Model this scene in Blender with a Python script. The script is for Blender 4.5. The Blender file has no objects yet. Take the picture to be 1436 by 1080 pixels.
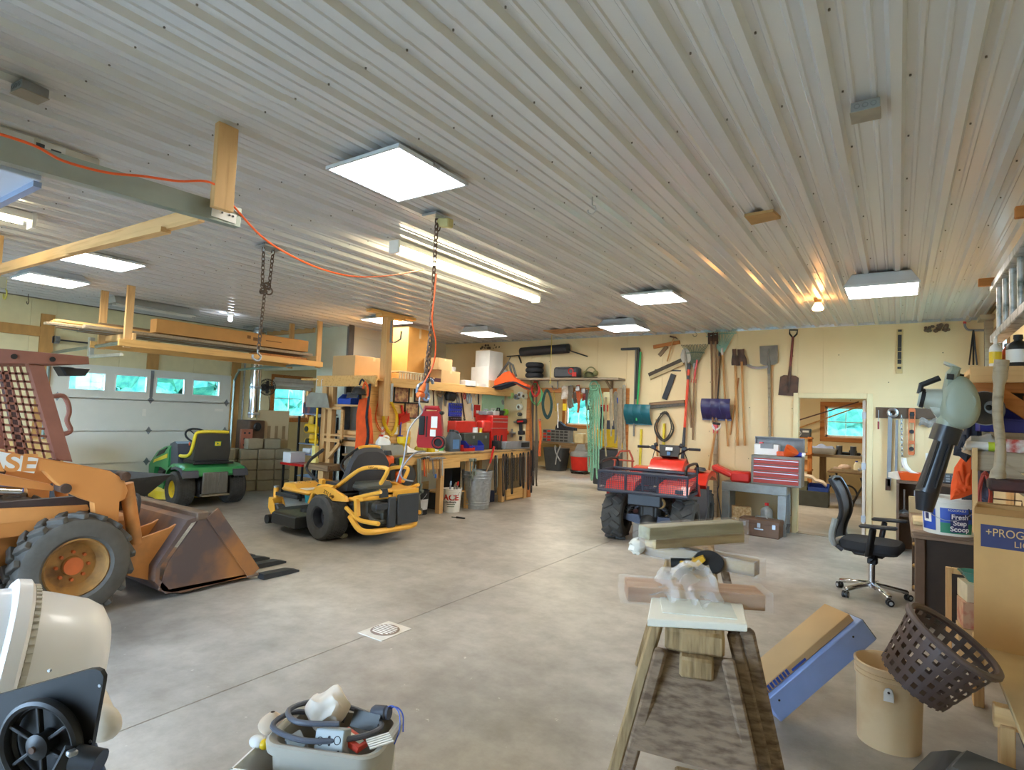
import bpy,bmesh,math,random
from math import pi,sin,cos,radians as R_
from mathutils import Vector as V,Matrix as MX
random.seed(7)
SC=bpy.context.scene
COL=SC.collection
# ------------------------------------------------------------------ camera calibration
CAM_H,CEIL,FAR=1.6,3.105,9.63
F_PX,YAW,PITCH,ROLL=809.87,0.591102,0.050829,0.038493
_f=V((-sin(YAW)*cos(PITCH),cos(YAW)*cos(PITCH),sin(PITCH)))
_r0=V((cos(YAW),sin(YAW),0));_u0=_r0.cross(_f)
_r=cos(ROLL)*_r0+sin(ROLL)*_u0;_u=-sin(ROLL)*_r0+cos(ROLL)*_u0
def _ray(x,y):return(x-718)/F_PX*_r-(y-540)/F_PX*_u+_f
def atz(x,y,z=0.0):            # where the sight line of a photo point meets a level
    d=_ray(x,y);t=(z-CAM_H)/d.z;return V((d.x*t,d.y*t,z))
def aty(x,y,Y=FAR):            # ... a plane parallel to the far wall
    d=_ray(x,y);t=Y/d.y;return V((d.x*t,Y,d.z*t+CAM_H))
def atx(x,y,X):                # ... a plane parallel to the side walls
    d=_ray(x,y);t=X/d.x;return V((X,d.y*t,d.z*t+CAM_H))
cd=bpy.data.cameras.new('camera');cam=bpy.data.objects.new('camera',cd);COL.objects.link(cam)
cd.sensor_width=36;cd.lens=F_PX*36/1436;cd.clip_start=.02;cd.clip_end=200
mw=MX(((_r.x,_u.x,-_f.x,0),(_r.y,_u.y,-_f.y,0),(_r.z,_u.z,-_f.z,CAM_H),(0,0,0,1)))
cam.matrix_world=mw
SC.camera=cam
# ------------------------------------------------------------------ materials
def lin(c):
    return tuple((x/12.92 if x<=.04045 else((x+.055)/1.055)**2.4)for x in c)
def hx(s):
    s=s.lstrip('#');return lin(tuple(int(s[i:i+2],16)/255 for i in(0,2,4)))
_mats={}
def mat(name,col,rough=.6,metal=0.,var=.12,scale=8.,bump=0.,stretch=(1,1,1),col2=None,amount=.5,spec=.5,trans=0.,alpha=1.,coat=0.):
    """procedural paint / wood / metal: a base colour broken up by noise; col2 = worn patches"""
    if name in _mats:return _mats[name]
    m=bpy.data.materials.new(name);m.use_nodes=True;_mats[name]=m
    nt=m.node_tree;b=nt.nodes['Principled BSDF'];L=nt.links.new
    c=hx(col)if isinstance(col,str)else col
    tc=nt.nodes.new('ShaderNodeTexCoord');mp=nt.nodes.new('ShaderNodeMapping');mp.inputs['Scale'].default_value=stretch
    L(tc.outputs['Object'],mp.inputs[0])
    nz=nt.nodes.new('ShaderNodeTexNoise');nz.inputs['Scale'].default_value=scale;nz.inputs['Detail'].default_value=5
    L(mp.outputs[0],nz.inputs['Vector'])
    rp=nt.nodes.new('ShaderNodeValToRGB');e=rp.color_ramp.elements
    lo=tuple(x*(1-var)for x in c);hi=tuple(min(1,x*(1+var))for x in c)
    if col2:
        c2=hx(col2)if isinstance(col2,str)else col2
        e[0].position=amount-.12;e[0].color=(*c2,1);e[1].position=amount+.12;e[1].color=(*c,1)
    else:
        e[0].position=.3;e[0].color=(*lo,1);e[1].position=.7;e[1].color=(*hi,1)
    L(nz.outputs['Fac'],rp.inputs[0]);L(rp.outputs[0],b.inputs['Base Color'])
    b.inputs['Roughness'].default_value=rough;b.inputs['Metallic'].default_value=metal
    b.inputs['Specular IOR Level'].default_value=spec
    if trans:b.inputs['Transmission Weight'].default_value=trans
    if alpha<1:b.inputs['Alpha'].default_value=alpha
    if coat:b.inputs['Coat Weight'].default_value=coat
    if bump:
        bp=nt.nodes.new('ShaderNodeBump');bp.inputs['Strength'].default_value=bump;bp.inputs['Distance'].default_value=.02
        L(nz.outputs['Fac'],bp.inputs['Height']);L(bp.outputs[0],b.inputs['Normal'])
    return m
def wood(name,col,dark,rough=.65,axis=0,scale=6.,bump=.15):
    st=[14,14,14];st[axis]=1.
    return mat(name,col,rough,0,0,scale*.35,bump,tuple(st),col2=dark,amount=.38)
def emit(name,col,strength):
    if name in _mats:return _mats[name]
    m=bpy.data.materials.new(name);m.use_nodes=True;_mats[name]=m
    nt=m.node_tree;b=nt.nodes['Principled BSDF'];b.inputs['Base Color'].default_value=(.8,.8,.8,1)
    b.inputs['Emission Color'].default_value=(*hx(col),1);b.inputs['Emission Strength'].default_value=strength
    return m
def glass(name,col='#ffffff',alpha=.15,rough=.02):
    if name in _mats:return _mats[name]
    m=bpy.data.materials.new(name);m.use_nodes=True;_mats[name]=m
    nt=m.node_tree;nt.nodes.remove(nt.nodes['Principled BSDF']);o=nt.nodes['Material Output']
    t=nt.nodes.new('ShaderNodeBsdfTransparent');t.inputs[0].default_value=(*hx(col),1)
    g=nt.nodes.new('ShaderNodeBsdfGlossy');g.inputs['Roughness'].default_value=rough
    x=nt.nodes.new('ShaderNodeMixShader');x.inputs[0].default_value=alpha
    nt.links.new(t.outputs[0],x.inputs[1]);nt.links.new(g.outputs[0],x.inputs[2]);nt.links.new(x.outputs[0],o.inputs[0])
    return m
# ------------------------------------------------------------------ mesh builder
def rot(rx=0,ry=0,rz=0):
    return MX.Rotation(rz,4,'Z')@MX.Rotation(ry,4,'Y')@MX.Rotation(rx,4,'X')
def TR(x,y=None,z=None):
    return MX.Translation(V(x)if y is None else V((x,y,z)))
def frame(o,x,y):              # local x,y directions -> matrix
    x=V(x).normalized();y=V(y);z=x.cross(y).normalized();y=z.cross(x)
    m=MX.Identity(4)
    for i in range(3):m[i][0],m[i][1],m[i][2],m[i][3]=x[i],y[i],z[i],o[i]
    return m
def zto(d,p=(0,0,0)):         # matrix whose local z runs along d
    d=V(d).normalized();m=d.to_track_quat('Z','Y').to_matrix().to_4x4();m.translation=V(p);return m
def crom(pts,n=6,closed=False):
    P=[V(p)for p in pts];out=[];N=len(P)
    for i in range(N if closed else N-1):
        g=(lambda k:P[k%N])if closed else(lambda k:P[max(0,min(N-1,k))])
        a,b,c,d=g(i-1),g(i),g(i+1),g(i+2)
        for j in range(n):
            t=j/n
            out.append(.5*((2*b)+(c-a)*t+(2*a-5*b+4*c-d)*t*t+(3*b-a-3*c+d)*t**3))
    if not closed:out.append(P[-1])
    return out
class MB:
    def __init__(s):s.v=[];s.f=[];s.k=[];s.m=0;s.T=MX.Identity(4)
    def mi(s,i):s.m=i;return s
    def at(s,T):s.T=T;return s
    def add(s,vs,fs,M=None):
        b=len(s.v);T=s.T@M if M is not None else s.T
        s.v+=[T@V(p)for p in vs];s.f+=[tuple(b+i for i in f)for f in fs];s.k+=[s.m]*len(fs);return s
    def box(s,c,d,r=None,b=0.):
        M=TR(c)if r is None else TR(c)@(r if isinstance(r,MX)else rot(*r))
        x,y,z=d[0]/2,d[1]/2,d[2]/2
        if b<=0:
            vs=[(i*x,j*y,k*z)for i in(-1,1)for j in(-1,1)for k in(-1,1)]
            return s.add(vs,[(0,1,3,2),(4,6,7,5),(0,4,5,1),(2,3,7,6),(0,2,6,4),(1,5,7,3)],M)
        b=min(b,x*.9,y*.9,z*.9);vs=[];ix={}
        for i in(-1,1):
            for j in(-1,1):
                for k in(-1,1):
                    for a in range(3):
                        p=[i*(x-b),j*(y-b),k*(z-b)];p[a]=(i*x,j*y,k*z)[a]
                        ix[i,j,k,a]=len(vs);vs.append(p)
        fs=[]
        for a in range(3):
            o=[t for t in range(3)if t!=a]
            for sg in(-1,1):
                q=[]
                for(m,n)in((-1,-1),(1,-1),(1,1),(-1,1)):
                    kk=[0,0,0];kk[a]=sg;kk[o[0]]=m;kk[o[1]]=n;q.append(ix[(*kk,a)])
                fs.append(tuple(q))
            for m in(-1,1):
                for n in(-1,1):
                    k1=[0,0,0];k1[o[0]]=m;k1[o[1]]=n;k2=list(k1);k1[a]=-1;k2[a]=1
                    fs.append((ix[(*k1,o[0])],ix[(*k2,o[0])],ix[(*k2,o[1])],ix[(*k1,o[1])]))
        for i in(-1,1):
            for j in(-1,1):
                for k in(-1,1):fs.append(tuple(ix[i,j,k,a]for a in range(3)))
        return s.add(vs,fs,M)
    def bx(s,lo,hi,b=0.):
        return s.box([(p+q)/2 for p,q in zip(lo,hi)],[abs(q-p)for p,q in zip(lo,hi)],None,b)
    def bar(s,p0,p1,w,h,up=(0,0,1),b=0.):
        p0,p1=V(p0),V(p1);d=p1-p0
        if abs(d.normalized().dot(V(up)))>.99:up=(0,1,0)
        M=frame((p0+p1)/2,d,V(up).cross(d))
        o=s.T;s.T=o@M;s.box((0,0,0),(d.length,w,h),None,b);s.T=o;return s
    def cyl(s,p0,p1,r,r1=None,n=16,cap=True):
        r1=r if r1 is None else r1;p0,p1=V(p0),V(p1);L=(p1-p0).length
        return s.lathe([(r,0),(r1,L)],n,zto(p1-p0,p0),cap)
    def lathe(s,prof,n=24,M=None,cap=True,a0=0.,a1=2*pi):
        full=abs(a1-a0-2*pi)<1e-6;k=n if full else n+1;vs=[];fs=[]
        for(r,z)in prof:
            for i in range(k):
                a=a0+(a1-a0)*i/n;vs.append((r*cos(a),r*sin(a),z))
        for j in range(len(prof)-1):
            for i in range(n):
                i2=(i+1)%k
                fs.append((j*k+i,j*k+i2,(j+1)*k+i2,(j+1)*k+i))
        if cap and full:
            if prof[0][0]>1e-5:fs.append(tuple(range(k))[::-1])
            if prof[-1][0]>1e-5:fs.append(tuple((len(prof)-1)*k+i for i in range(k)))
        return s.add(vs,fs,M)
    def tube(s,pts,r,n=8,closed=False,sm=0,cap=True):
        P=crom(pts,sm,closed)if sm else[V(p)for p in pts];N=len(P);vs=[];fs=[]
        t0=None;up=None
        for i in range(N):
            a=P[(i-1)%N]if(closed or i)else P[0];b=P[(i+1)%N]if(closed or i<N-1)else P[-1]
            t=(b-a).normalized()if(b-a).length>1e-9 else V((0,0,1))
            if up is None:up=t.orthogonal().normalized()
            else:up=(up-t*up.dot(t));up=up.normalized()if up.length>1e-6 else t.orthogonal().normalized()
            w=t.cross(up);rr=r[min(len(r)-1,int(i*len(r)/N))]if isinstance(r,(list,tuple))else r
            for j in range(n):
                an=2*pi*j/n;vs.append(P[i]+(up*cos(an)+w*sin(an))*rr)
        for i in range(N if closed else N-1):
            q=(i+1)%N
            for j in range(n):fs.append((i*n+j,i*n+(j+1)%n,q*n+(j+1)%n,q*n+j))
        if cap and not closed:fs+=[tuple(range(n))[::-1],tuple((N-1)*n+j for j in range(n))]
        return s.add(vs,fs)
    def prism(s,poly,d,M=None,b=0.):      # polygon in local xy, thickness d along +z
        n=len(poly);vs=[];fs=[];L=[(0.,0.),(1.,d)]if b<=0 else[(b,0.),(0,b),(0,d-b),(b,d)]
        if b>0:
            c=V((sum(p[0]for p in poly)/n,sum(p[1]for p in poly)/n))
            def ins(p):
                q=V(p)-c;l=q.length;return c+q*max(.1,(l-b*1.3)/max(l,1e-6))
            for(k,z)in L:
                for p in poly:
                    q=ins(p)if k>0 else V(p);vs.append((q[0],q[1],z))
        else:
            for(k,z)in L:
                for p in poly:vs.append((p[0],p[1],z))
        m=len(L)
        for j in range(m-1):
            for i in range(n):fs.append((j*n+i,j*n+(i+1)%n,(j+1)*n+(i+1)%n,(j+1)*n+i))
        fs+=[tuple(range(n))[::-1],tuple((m-1)*n+i for i in range(n))]
        return s.add(vs,fs,M)
    def sph(s,c,r,n=14,k=9,M=None):
        r=(r,r,r)if not isinstance(r,(tuple,list))else r;vs=[];fs=[]
        for j in range(k+1):
            a=pi*j/k
            for i in range(n):vs.append((r[0]*sin(a)*cos(2*pi*i/n),r[1]*sin(a)*sin(2*pi*i/n),r[2]*cos(a)))
        for j in range(k):
            for i in range(n):fs.append((j*n+i,(j+1)*n+i,(j+1)*n+(i+1)%n,j*n+(i+1)%n))
        return s.add(vs,fs,TR(c)@M if M is not None else TR(c))
    def tor(s,c,Rr,r,M=None,n=28,k=8,a0=0,a1=2*pi,sq=1.):
        full=abs(a1-a0-2*pi)<1e-6;N=n if full else n+1;vs=[];fs=[]
        for i in range(N):
            a=a0+(a1-a0)*i/n
            for j in range(k):
                b=2*pi*j/k;q=Rr+r*cos(b);vs.append((q*cos(a),q*sin(a),r*sq*sin(b)))
        for i in range(n):
            for j in range(k):
                i2=(i+1)%N;fs.append((i*k+j,i2*k+j,i2*k+(j+1)%k,i*k+(j+1)%k))
        return s.add(vs,fs,TR(c)@M if M is not None else TR(c))
    def loft(s,rings,closed=True,cap=True):
        n=len(rings[0]);vs=[p for r in rings for p in r];fs=[]
        for j in range(len(rings)-1):
            for i in range(n if closed else n-1):fs.append((j*n+i,j*n+(i+1)%n,(j+1)*n+(i+1)%n,(j+1)*n+i))
        if cap and closed:fs+=[tuple(range(n))[::-1],tuple((len(rings)-1)*n+i for i in range(n))]
        return s.add(vs,fs)
    def grid(s,fn,nu,nv,th=0.):           # fn(u,v)->point; th = thickness along -normal
        P=[[V(fn(i/nu,j/nv))for j in range(nv+1)]for i in range(nu+1)]
        if th<=0:
            return s.add([p for r in P for p in r],[(i*(nv+1)+j,(i+1)*(nv+1)+j,(i+1)*(nv+1)+j+1,i*(nv+1)+j+1)for i in range(nu)for j in range(nv)])
        Q=[]
        for i in range(nu+1):
            row=[]
            for j in range(nv+1):
                a=P[min(i+1,nu)][j]-P[max(i-1,0)][j];b=P[i][min(j+1,nv)]-P[i][max(j-1,0)]
                nn=a.cross(b);nn=nn.normalized()if nn.length>1e-9 else V((0,0,1));row.append(P[i][j]-nn*th)
            Q.append(row)
        w=nv+1;o=(nu+1)*w;vs=[p for r in P for p in r]+[p for r in Q for p in r];fs=[]
        for i in range(nu):
            for j in range(nv):
                q=(i*w+j,(i+1)*w+j,(i+1)*w+j+1,i*w+j+1);fs+=[q,tuple(o+k for k in q[::-1])]
        for i in range(nu):
            for j in(0,nv):fs.append((i*w+j,(i+1)*w+j,o+(i+1)*w+j,o+i*w+j))
        for j in range(nv):
            for i in(0,nu):fs.append((i*w+j,i*w+j+1,o+i*w+j+1,o+i*w+j))
        return s.add(vs,fs)
    def mesh(s,name,mats,ang=38):
        me=bpy.data.meshes.new(name);me.from_pydata([tuple(p)for p in s.v],[],s.f)
        for m in(mats if isinstance(mats,(list,tuple))else[mats]):me.materials.append(m)
        me.polygons.foreach_set('material_index',s.k)
        bm=bmesh.new();bm.from_mesh(me);bmesh.ops.remove_doubles(bm,verts=bm.verts,dist=1e-5)
        bmesh.ops.recalc_face_normals(bm,faces=bm.faces)
        for f in bm.faces:f.smooth=True
        bm.to_mesh(me);bm.free()
        me.set_sharp_from_angle(angle=R_(ang));return me
def part(name,mb,mats,parent=None,label=None,ang=38):
    o=bpy.data.objects.new(name,mb.mesh(name,mats,ang));COL.objects.link(o)
    if parent is not None:o.parent=parent
    if label:o['label']=label
    return o
def thing(name,label,cat,loc=(0,0,0),rz=0.,group=None,rx=0.,ry=0.):
    o=bpy.data.objects.new(name,None);o.empty_display_size=.1;COL.objects.link(o)
    o.location=loc;o.rotation_euler=(rx,ry,rz);o['label']=label;o['category']=cat
    if group:o['group']=group
    return o
def single(name,mb,mats,label,cat,loc=(0,0,0),rz=0.,group=None,ang=38,rx=0.,ry=0.):
    o=part(name,mb,mats,None,label,ang);o.location=loc;o.rotation_euler=(rx,ry,rz);o['category']=cat
    if group:o['group']=group
    return o
def struct(name,mb,mats,parent=None,ang=38):
    o=part(name,mb,mats,parent,None,ang)
    if parent is None:o['kind']='structure'
    return o
def dup(o,loc,rz=None,label=None,group=None):
    def cp(a,par):
        c=a.copy();COL.objects.link(c)
        if par is not None:c.parent=par
        for k in a.children:cp(k,c)
        return c
    c=cp(o,None);c.location=loc
    if rz is not None:c.rotation_euler=(c.rotation_euler[0],c.rotation_euler[1],rz)
    if label:c['label']=label
    if group:c['group']=group
    return c
def text(name,s,size,material,parent,M,depth=.001,sx=1.,bold=0.):
    cu=bpy.data.curves.new('t','FONT');cu.body=s;cu.size=size;cu.extrude=depth;cu.align_x='CENTER';cu.align_y='CENTER';cu.offset=bold
    ob=bpy.data.objects.new('t',cu);COL.objects.link(ob)
    dg=bpy.context.evaluated_depsgraph_get();me=bpy.data.meshes.new_from_object(ob.evaluated_get(dg))
    bpy.data.objects.remove(ob);bpy.data.curves.remove(cu)
    me.transform(M@MX.Diagonal((sx,1,1,1)));me.materials.clear();me.materials.append(material)
    o=bpy.data.objects.new(name,me);COL.objects.link(o);o.parent=parent;return o
def facing(p,right,up=(0,0,1)):   # matrix for lettering: local x = right, y = up, z towards the reader
    return frame(p,right,up)
# ------------------------------------------------------------------ shared materials
PINE=wood('pine','#d8ad74','#bf9157',axis=0);PINEY=wood('pine_y','#d8ad74','#bf9157',axis=1);PINEZ=wood('pine_z','#d8ad74','#bf9157',axis=2)
OLDW=wood('old_wood','#8a7152','#5d4a35',axis=0,bump=.5);OLDZ=wood('old_wood_z','#8a7152','#5d4a35',axis=2,bump=.5);OLDY=wood('old_wood_y','#8a7152','#5d4a35',axis=1,bump=.5)
GREYW=wood('grey_wood','#a08e74','#7d6c55',axis=0,bump=.4)
ORANGEW=wood('stained_wood','#c07a3a','#9c5c28',axis=0);ORANGEWZ=wood('stained_wood_z','#c07a3a','#9c5c28',axis=2)
HANDLE=wood('handle_wood','#c08a4c','#96683a',axis=2,rough=.5);HANDLED=wood('handle_wood_dark','#8a6a48','#63492f',axis=2,rough=.6)
CARD=mat('cardboard','#c9a371',.8,var=.06,scale=3);CARDD=mat('cardboard_inner','#a67c48',.85,var=.08,scale=3)
BLACK=mat('black_plastic','#1c1d1f',.5,var=.15);BLACKM=mat('black_metal','#232325',.4,.3,var=.2);RUBBER=mat('rubber','#26272a',.78,var=.2,scale=14)
DKGREY=mat('dark_grey','#3f4246',.5,var=.1);GREY=mat('grey_paint','#84878a',.5,var=.1);LTGREY=mat('light_grey','#b5b7b4',.5,var=.06)
STEEL=mat('steel','#a9abad',.35,.9,var=.12);GALV=mat('galvanized','#b4b9bd',.38,.75,var=.16,scale=22);RUST=mat('rusty_steel','#6d5140',.7,.3,var=.3,col2='#4e3f38',amount=.5)
CHROME=mat('chrome','#d4d6d8',.14,1.,var=.03)
WHITE=mat('white_paint','#e8e6e0',.5,var=.03);WHITEP=mat('white_plastic','#e9e7e2',.35,var=.03)
RED=mat('red_paint','#c4231c',.35,var=.08);REDP=mat('red_plastic','#c8281f',.4,var=.08);DKRED=mat('dark_red','#8c1d1d',.4,var=.1)
ORANGE=mat('orange_plastic','#e25a1c',.45,var=.06);ORANGEC=mat('orange_cloth','#e5571f',.9,var=.12,scale=9)
YELLOW=mat('yellow_plastic','#e8c21c',.4,var=.06);BLUE=mat('blue_plastic','#2438a8',.4,var=.08);LBLUE=mat('light_blue','#93a9dd',.45,var=.06)
GREEN=mat('green_paint','#2c7a3c',.35,var=.08);TEAL=mat('teal_plastic','#0f5c66',.4,var=.1);GREENR=mat('green_rope','#7fae8c',.85,var=.2,scale=60)
BLACKC=mat('dark_cloth','#2b2d36',.95,var=.25,scale=12);TANC=mat('canvas_strap','#9a8a70',.9,var=.2,scale=20)
PAPER=mat('paper','#e8e2d4',.8,var=.05);CLEARP=glass('clear_plastic','#dfe8e6',.3,.12)
# ------------------------------------------------------------------ the setting
def concrete():
    m=bpy.data.materials.new('concrete');m.use_nodes=True;nt=m.node_tree;b=nt.nodes['Principled BSDF'];L=nt.links.new
    tc=nt.nodes.new('ShaderNodeTexCoord')
    def nz(sc,det=6,ro=.6):
        n=nt.nodes.new('ShaderNodeTexNoise');n.inputs['Scale'].default_value=sc;n.inputs['Detail'].default_value=det;n.inputs['Roughness'].default_value=ro
        L(tc.outputs['Object'],n.inputs['Vector']);return n
    a=nz(.55,5);r=nt.nodes.new('ShaderNodeValToRGB');e=r.color_ramp.elements
    e[0].position=.34;e[0].color=(*hx('#8c867e'),1);e[1].position=.66;e[1].color=(*hx('#c2bbb1'),1)
    L(a.outputs['Fac'],r.inputs[0])
    f=nz(5,8,.7);r2=nt.nodes.new('ShaderNodeValToRGB');e=r2.color_ramp.elements
    e[0].position=.35;e[0].color=(.78,.77,.75,1);e[1].position=.62;e[1].color=(1.04,1.04,1.04,1)
    L(f.outputs['Fac'],r2.inputs[0])
    x=nt.nodes.new('ShaderNodeMix');x.data_type='RGBA';x.blend_type='MULTIPLY';x.inputs[0].default_value=1
    L(r.outputs[0],x.inputs[6]);L(r2.outputs[0],x.inputs[7])
    s=nz(19,3);r3=nt.nodes.new('ShaderNodeValToRGB');e=r3.color_ramp.elements      # pale scuffs
    e[0].position=.70;e[0].color=(0,0,0,1);e[1].position=.76;e[1].color=(1,1,1,1);L(s.outputs['Fac'],r3.inputs[0])
    y=nt.nodes.new('ShaderNodeMix');y.data_type='RGBA';L(r3.outputs[0],y.inputs[0]);L(x.outputs[2],y.inputs[6]);y.inputs[7].default_value=(*hx('#c9c4ba'),1)
    L(y.outputs[2],b.inputs['Base Color'])
    rr=nt.nodes.new('ShaderNodeMapRange');rr.inputs[3].default_value=.3;rr.inputs[4].default_value=.5;L(a.outputs['Fac'],rr.inputs[0]);L(rr.outputs[0],b.inputs['Roughness'])
    bp=nt.nodes.new('ShaderNodeBump');bp.inputs['Strength'].default_value=.08;bp.inputs['Distance'].default_value=.02;L(f.outputs['Fac'],bp.inputs['Height']);L(bp.outputs[0],b.inputs['Normal'])
    return m
CONC=concrete()
WALLP=mat('wall_panel','#e6cfa0',.75,var=.05,scale=1.5);WALLS=mat('wall_sheet','#e4dcc6',.7,var=.04,scale=1.2)
WALLG=mat('wall_greenish','#d3d3be',.75,var=.03);NAIL=mat('nail_dark','#4a4030',.6)
CEILM=mat('ceiling_metal','#d3d3d3',.24,0,var=.006,scale=2,spec=.7)
CREAM=mat('cream_trim','#e4d3a4',.6,var=.04)
XL,XR,YN,YB=-10.8,.95,-3.0,16.0
m=MB();xs=[XL-.12,-7.1,-3.12,XR+.12];ys=[YN-4,9.7,YB]
for i in range(3):
    for j in range(2):m.bx((xs[i]+.003,ys[j]+.003,-.15),(xs[i+1]-.003,ys[j+1]-.003,0),.003)
m.mi(1).bx((xs[0],ys[0],-.2),(xs[-1],ys[-1],-.012))
struct('floor',m,[CONC,mat('joint_dirt','#5d564c',.9)])
def wall(name,mats,axis,c0,c1,u0,u1,z0,z1,holes=(),sheet=0.,skin=0,sgn=1,nails=True):
    """a wall with openings; sheet>0 puts it up in sheets with narrow joints"""
    m=MB();us=sorted({u0,u1,*[h[0]for h in holes],*[h[1]for h in holes]})
    zs=sorted({z0,z1,*[h[2]for h in holes],*[h[3]for h in holes]})
    def put(ua,ub,za,zb,a,b,bev=0):
        if axis=='x':m.bx((a,ua,za),(b,ub,zb),bev)
        else:m.bx((ua,a,za),(ub,b,zb),bev)
    def free(u,z):return not any(h[0]<u<h[1]and h[2]<z<h[3]for h in holes)
    for i in range(len(us)-1):
        for j in range(len(zs)-1):
            if free((us[i]+us[i+1])/2,(zs[j]+zs[j+1])/2):put(us[i],us[i+1],zs[j],zs[j+1],c0,c1)
    if sheet:
        f=c0 if sgn>0 else c1;g=f-.008*sgn;uu=u0
        cuts=sorted({*us,*[u0+sheet*k for k in range(1,int((u1-u0)/sheet)+1)]});zc=sorted({*zs,2.05 if not holes else zs[0]})
        m.mi(0)
        for i in range(len(cuts)-1):
            for j in range(len(zc)-1):
                if cuts[i+1]-cuts[i]>.01 and free((cuts[i]+cuts[i+1])/2,(zc[j]+zc[j+1])/2):
                    put(cuts[i]+.0015,cuts[i+1]-.0015,zc[j]+.0015,zc[j+1]-.0015,f,g)
        if nails:
            m.mi(1);rn=random.Random(5)
            u=u0+.2
            while u<u1:
                z=.25
                while z<z1-.1:
                    if free(u,z)and rn.random()<.55:put(u-.006,u+.006,z-.006,z+.006,g,g-.002*sgn)
                    z+=.4
                u+=.61
    return struct(name,m,mats)
OPN=(-6.02,-4.02,0,2.07);DOOR=(-1.27,-.36,0,2.03)
wall('wall_far',[WALLP,NAIL],'y',FAR,FAR+.12,-8.25,XR,0,CEIL,[OPN,DOOR],1.22,sgn=1)
GD=(3.42,6.24,0,2.13);LW=(7.22,8.06,1.34,2.16)
wall('wall_left',[mat('wall_left_sheet','#ddd0a4',.75,var=.04),NAIL],'x',XL-.12,XL,YN,YB,0,CEIL,[GD,LW],1.22,sgn=-1)
RW=(7.75,8.75,1.55,2.75)
wall('wall_right',[WALLP,NAIL],'x',XR,XR+.12,YN,YB,0,CEIL,[RW],1.22,sgn=1)
NDOOR=(-7.4,-2.5,0,2.75)
wall('wall_near',[WALLP],'y',YN-.12,YN,XL-.12,XR+.12,0,CEIL,[NDOOR])
BW1=(-1.5,-.62,1.34,2.1);BW2=(-8.68,-7.82,1.34,2.2)
wall('wall_back',[WALLP,NAIL],'y',YB,YB+.12,XL-.12,XR+.12,0,CEIL,[BW1,BW2],1.22,sgn=1)
m=MB();m.bx((-9.1,6.95,0),(-8.25,7.03,CEIL));m.bx((XL,6.95,2.3),(-9.1,7.03,CEIL))
m.bx((-8.93,6.944,1.3),(-8.27,6.95,2.33));m.bx((-8.93,6.944,2.335),(-8.27,6.95,CEIL-.01))
struct('wall_corner',m,[WALLG])
m=MB()
m.bx((-8.32,6.95,0),(-8.25,FAR,CEIL))
for k in range(10):          # stepped siding boards
    z=.1+k*.31
    for j,(ya,yb)in enumerate(((7.0,7.85),(7.85,8.75),(8.75,FAR))):
        m.bx((-8.25,ya,z+.02*((j+k)%2)),(-8.235-.004*(k%2),yb-.004,min(CEIL,z+.306+.02*((j+k)%2))))
m.mi(1).bx((-8.27,6.93,1.2),(-8.22,7.05,CEIL))
struct('wall_storage',m,[WALLS,mat('corner_flashing','#6a6460',.5)])
X0=atz(1257.5,200,CEIL).x
def ceil_profile():
    P=[];k=int((XL-.2-X0)/.25)-1;x=X0+k*.25
    while x<XR+.2:
        P+=[(x-.036,0),(x-.02,-.03),(x+.02,-.03),(x+.036,0)]
        for q in(.0833,.1667):P+=[(x+q-.014,0),(x+q-.007,-.008),(x+q+.007,-.008),(x+q+.014,0)]
        x+=.25
    return P
m=MB();P=ceil_profile();SEAM=(3.0,6.9)
for(ya,yb,dz)in((YN-.1,1.62,0),(1.60,6.3,.004),(6.28,FAR+.12,0)):
    m.loft([[(x,y,CEIL+z+dz)for(x,z)in P]for y in(ya,yb)],closed=False)
m.mi(1);rn=random.Random(3)
x=P[0][0]
for k in range(50):
    xx=X0+(k-46)*.25+.05
    if XL<xx<XR:
        for y in[YN+.4+j*.61 for j in range(21)]:
            if y<FAR-.2:m.cyl((xx,y,CEIL-.006),(xx,y,CEIL+.002),.0045,n=6)
m.mi(0).bx((XL-.15,YN-.15,CEIL+.03),(XR+.15,FAR+.15,CEIL+.08))
m.bx((XL-.15,FAR+.1,CEIL),(XR+.15,YB+.15,CEIL+.08))
struct('ceiling',m,[CEILM,mat('screw_head','#77726a',.5,.5)])
m=MB();m.bx((-8.22,FAR-.025,CEIL-.035),(XR,FAR-.009,CEIL+.01));struct('trim_1',m,GALV)
m=MB();m.bx((XL+.009,YN,CEIL-.04),(XL+.03,6.95,CEIL+.01));struct('trim_2',m,mat('ledger_dark','#6f6454',.7))
m=MB();m.bx((XR-.03,6,CEIL-.05),(XR-.009,FAR,CEIL+.01));struct('trim_3',m,OLDY)
m=MB();m.bx((-10.7,6.915,CEIL-.1),(-9.2,6.95,CEIL-.01));struct('trim_4',m,PINE)
m=MB();a,b,_,t=OPN;y=FAR-.028
m.bx((a-.06,y,t-.02),(b+.07,FAR-.008,t+.07),.004)
m.bx((b-.02,y,0),(b+.07,FAR-.008,t-.02),.004);m.bx((a-.06,y,0),(a+.02,FAR-.008,t-.02),.004)
m.bx((a,FAR,t-.02),(b,FAR+.12,t+.01));m.bx((b-.02,FAR,0),(b+.0,FAR+.12,t-.02));m.bx((a,FAR,0),(a+.02,FAR+.12,t-.02))
struct('trim_5',m,ORANGEW)
d=bpy.data.objects.new('door_1',None);COL.objects.link(d);d['kind']='structure';d.location=((DOOR[0]+DOOR[1])/2,FAR,0)
a,b,_,t=DOOR;cx=d.location[0];m=MB();y=-.03
m.bx((a-cx-.055,y,0),(a-cx+.015,-.008,t+.06),.004);m.bx((b-cx-.015,y,0),(b-cx+.055,-.008,t+.06),.004);m.bx((a-cx+.015,y,t-.015),(b-cx-.015,-.008,t+.06),.004)
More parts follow.
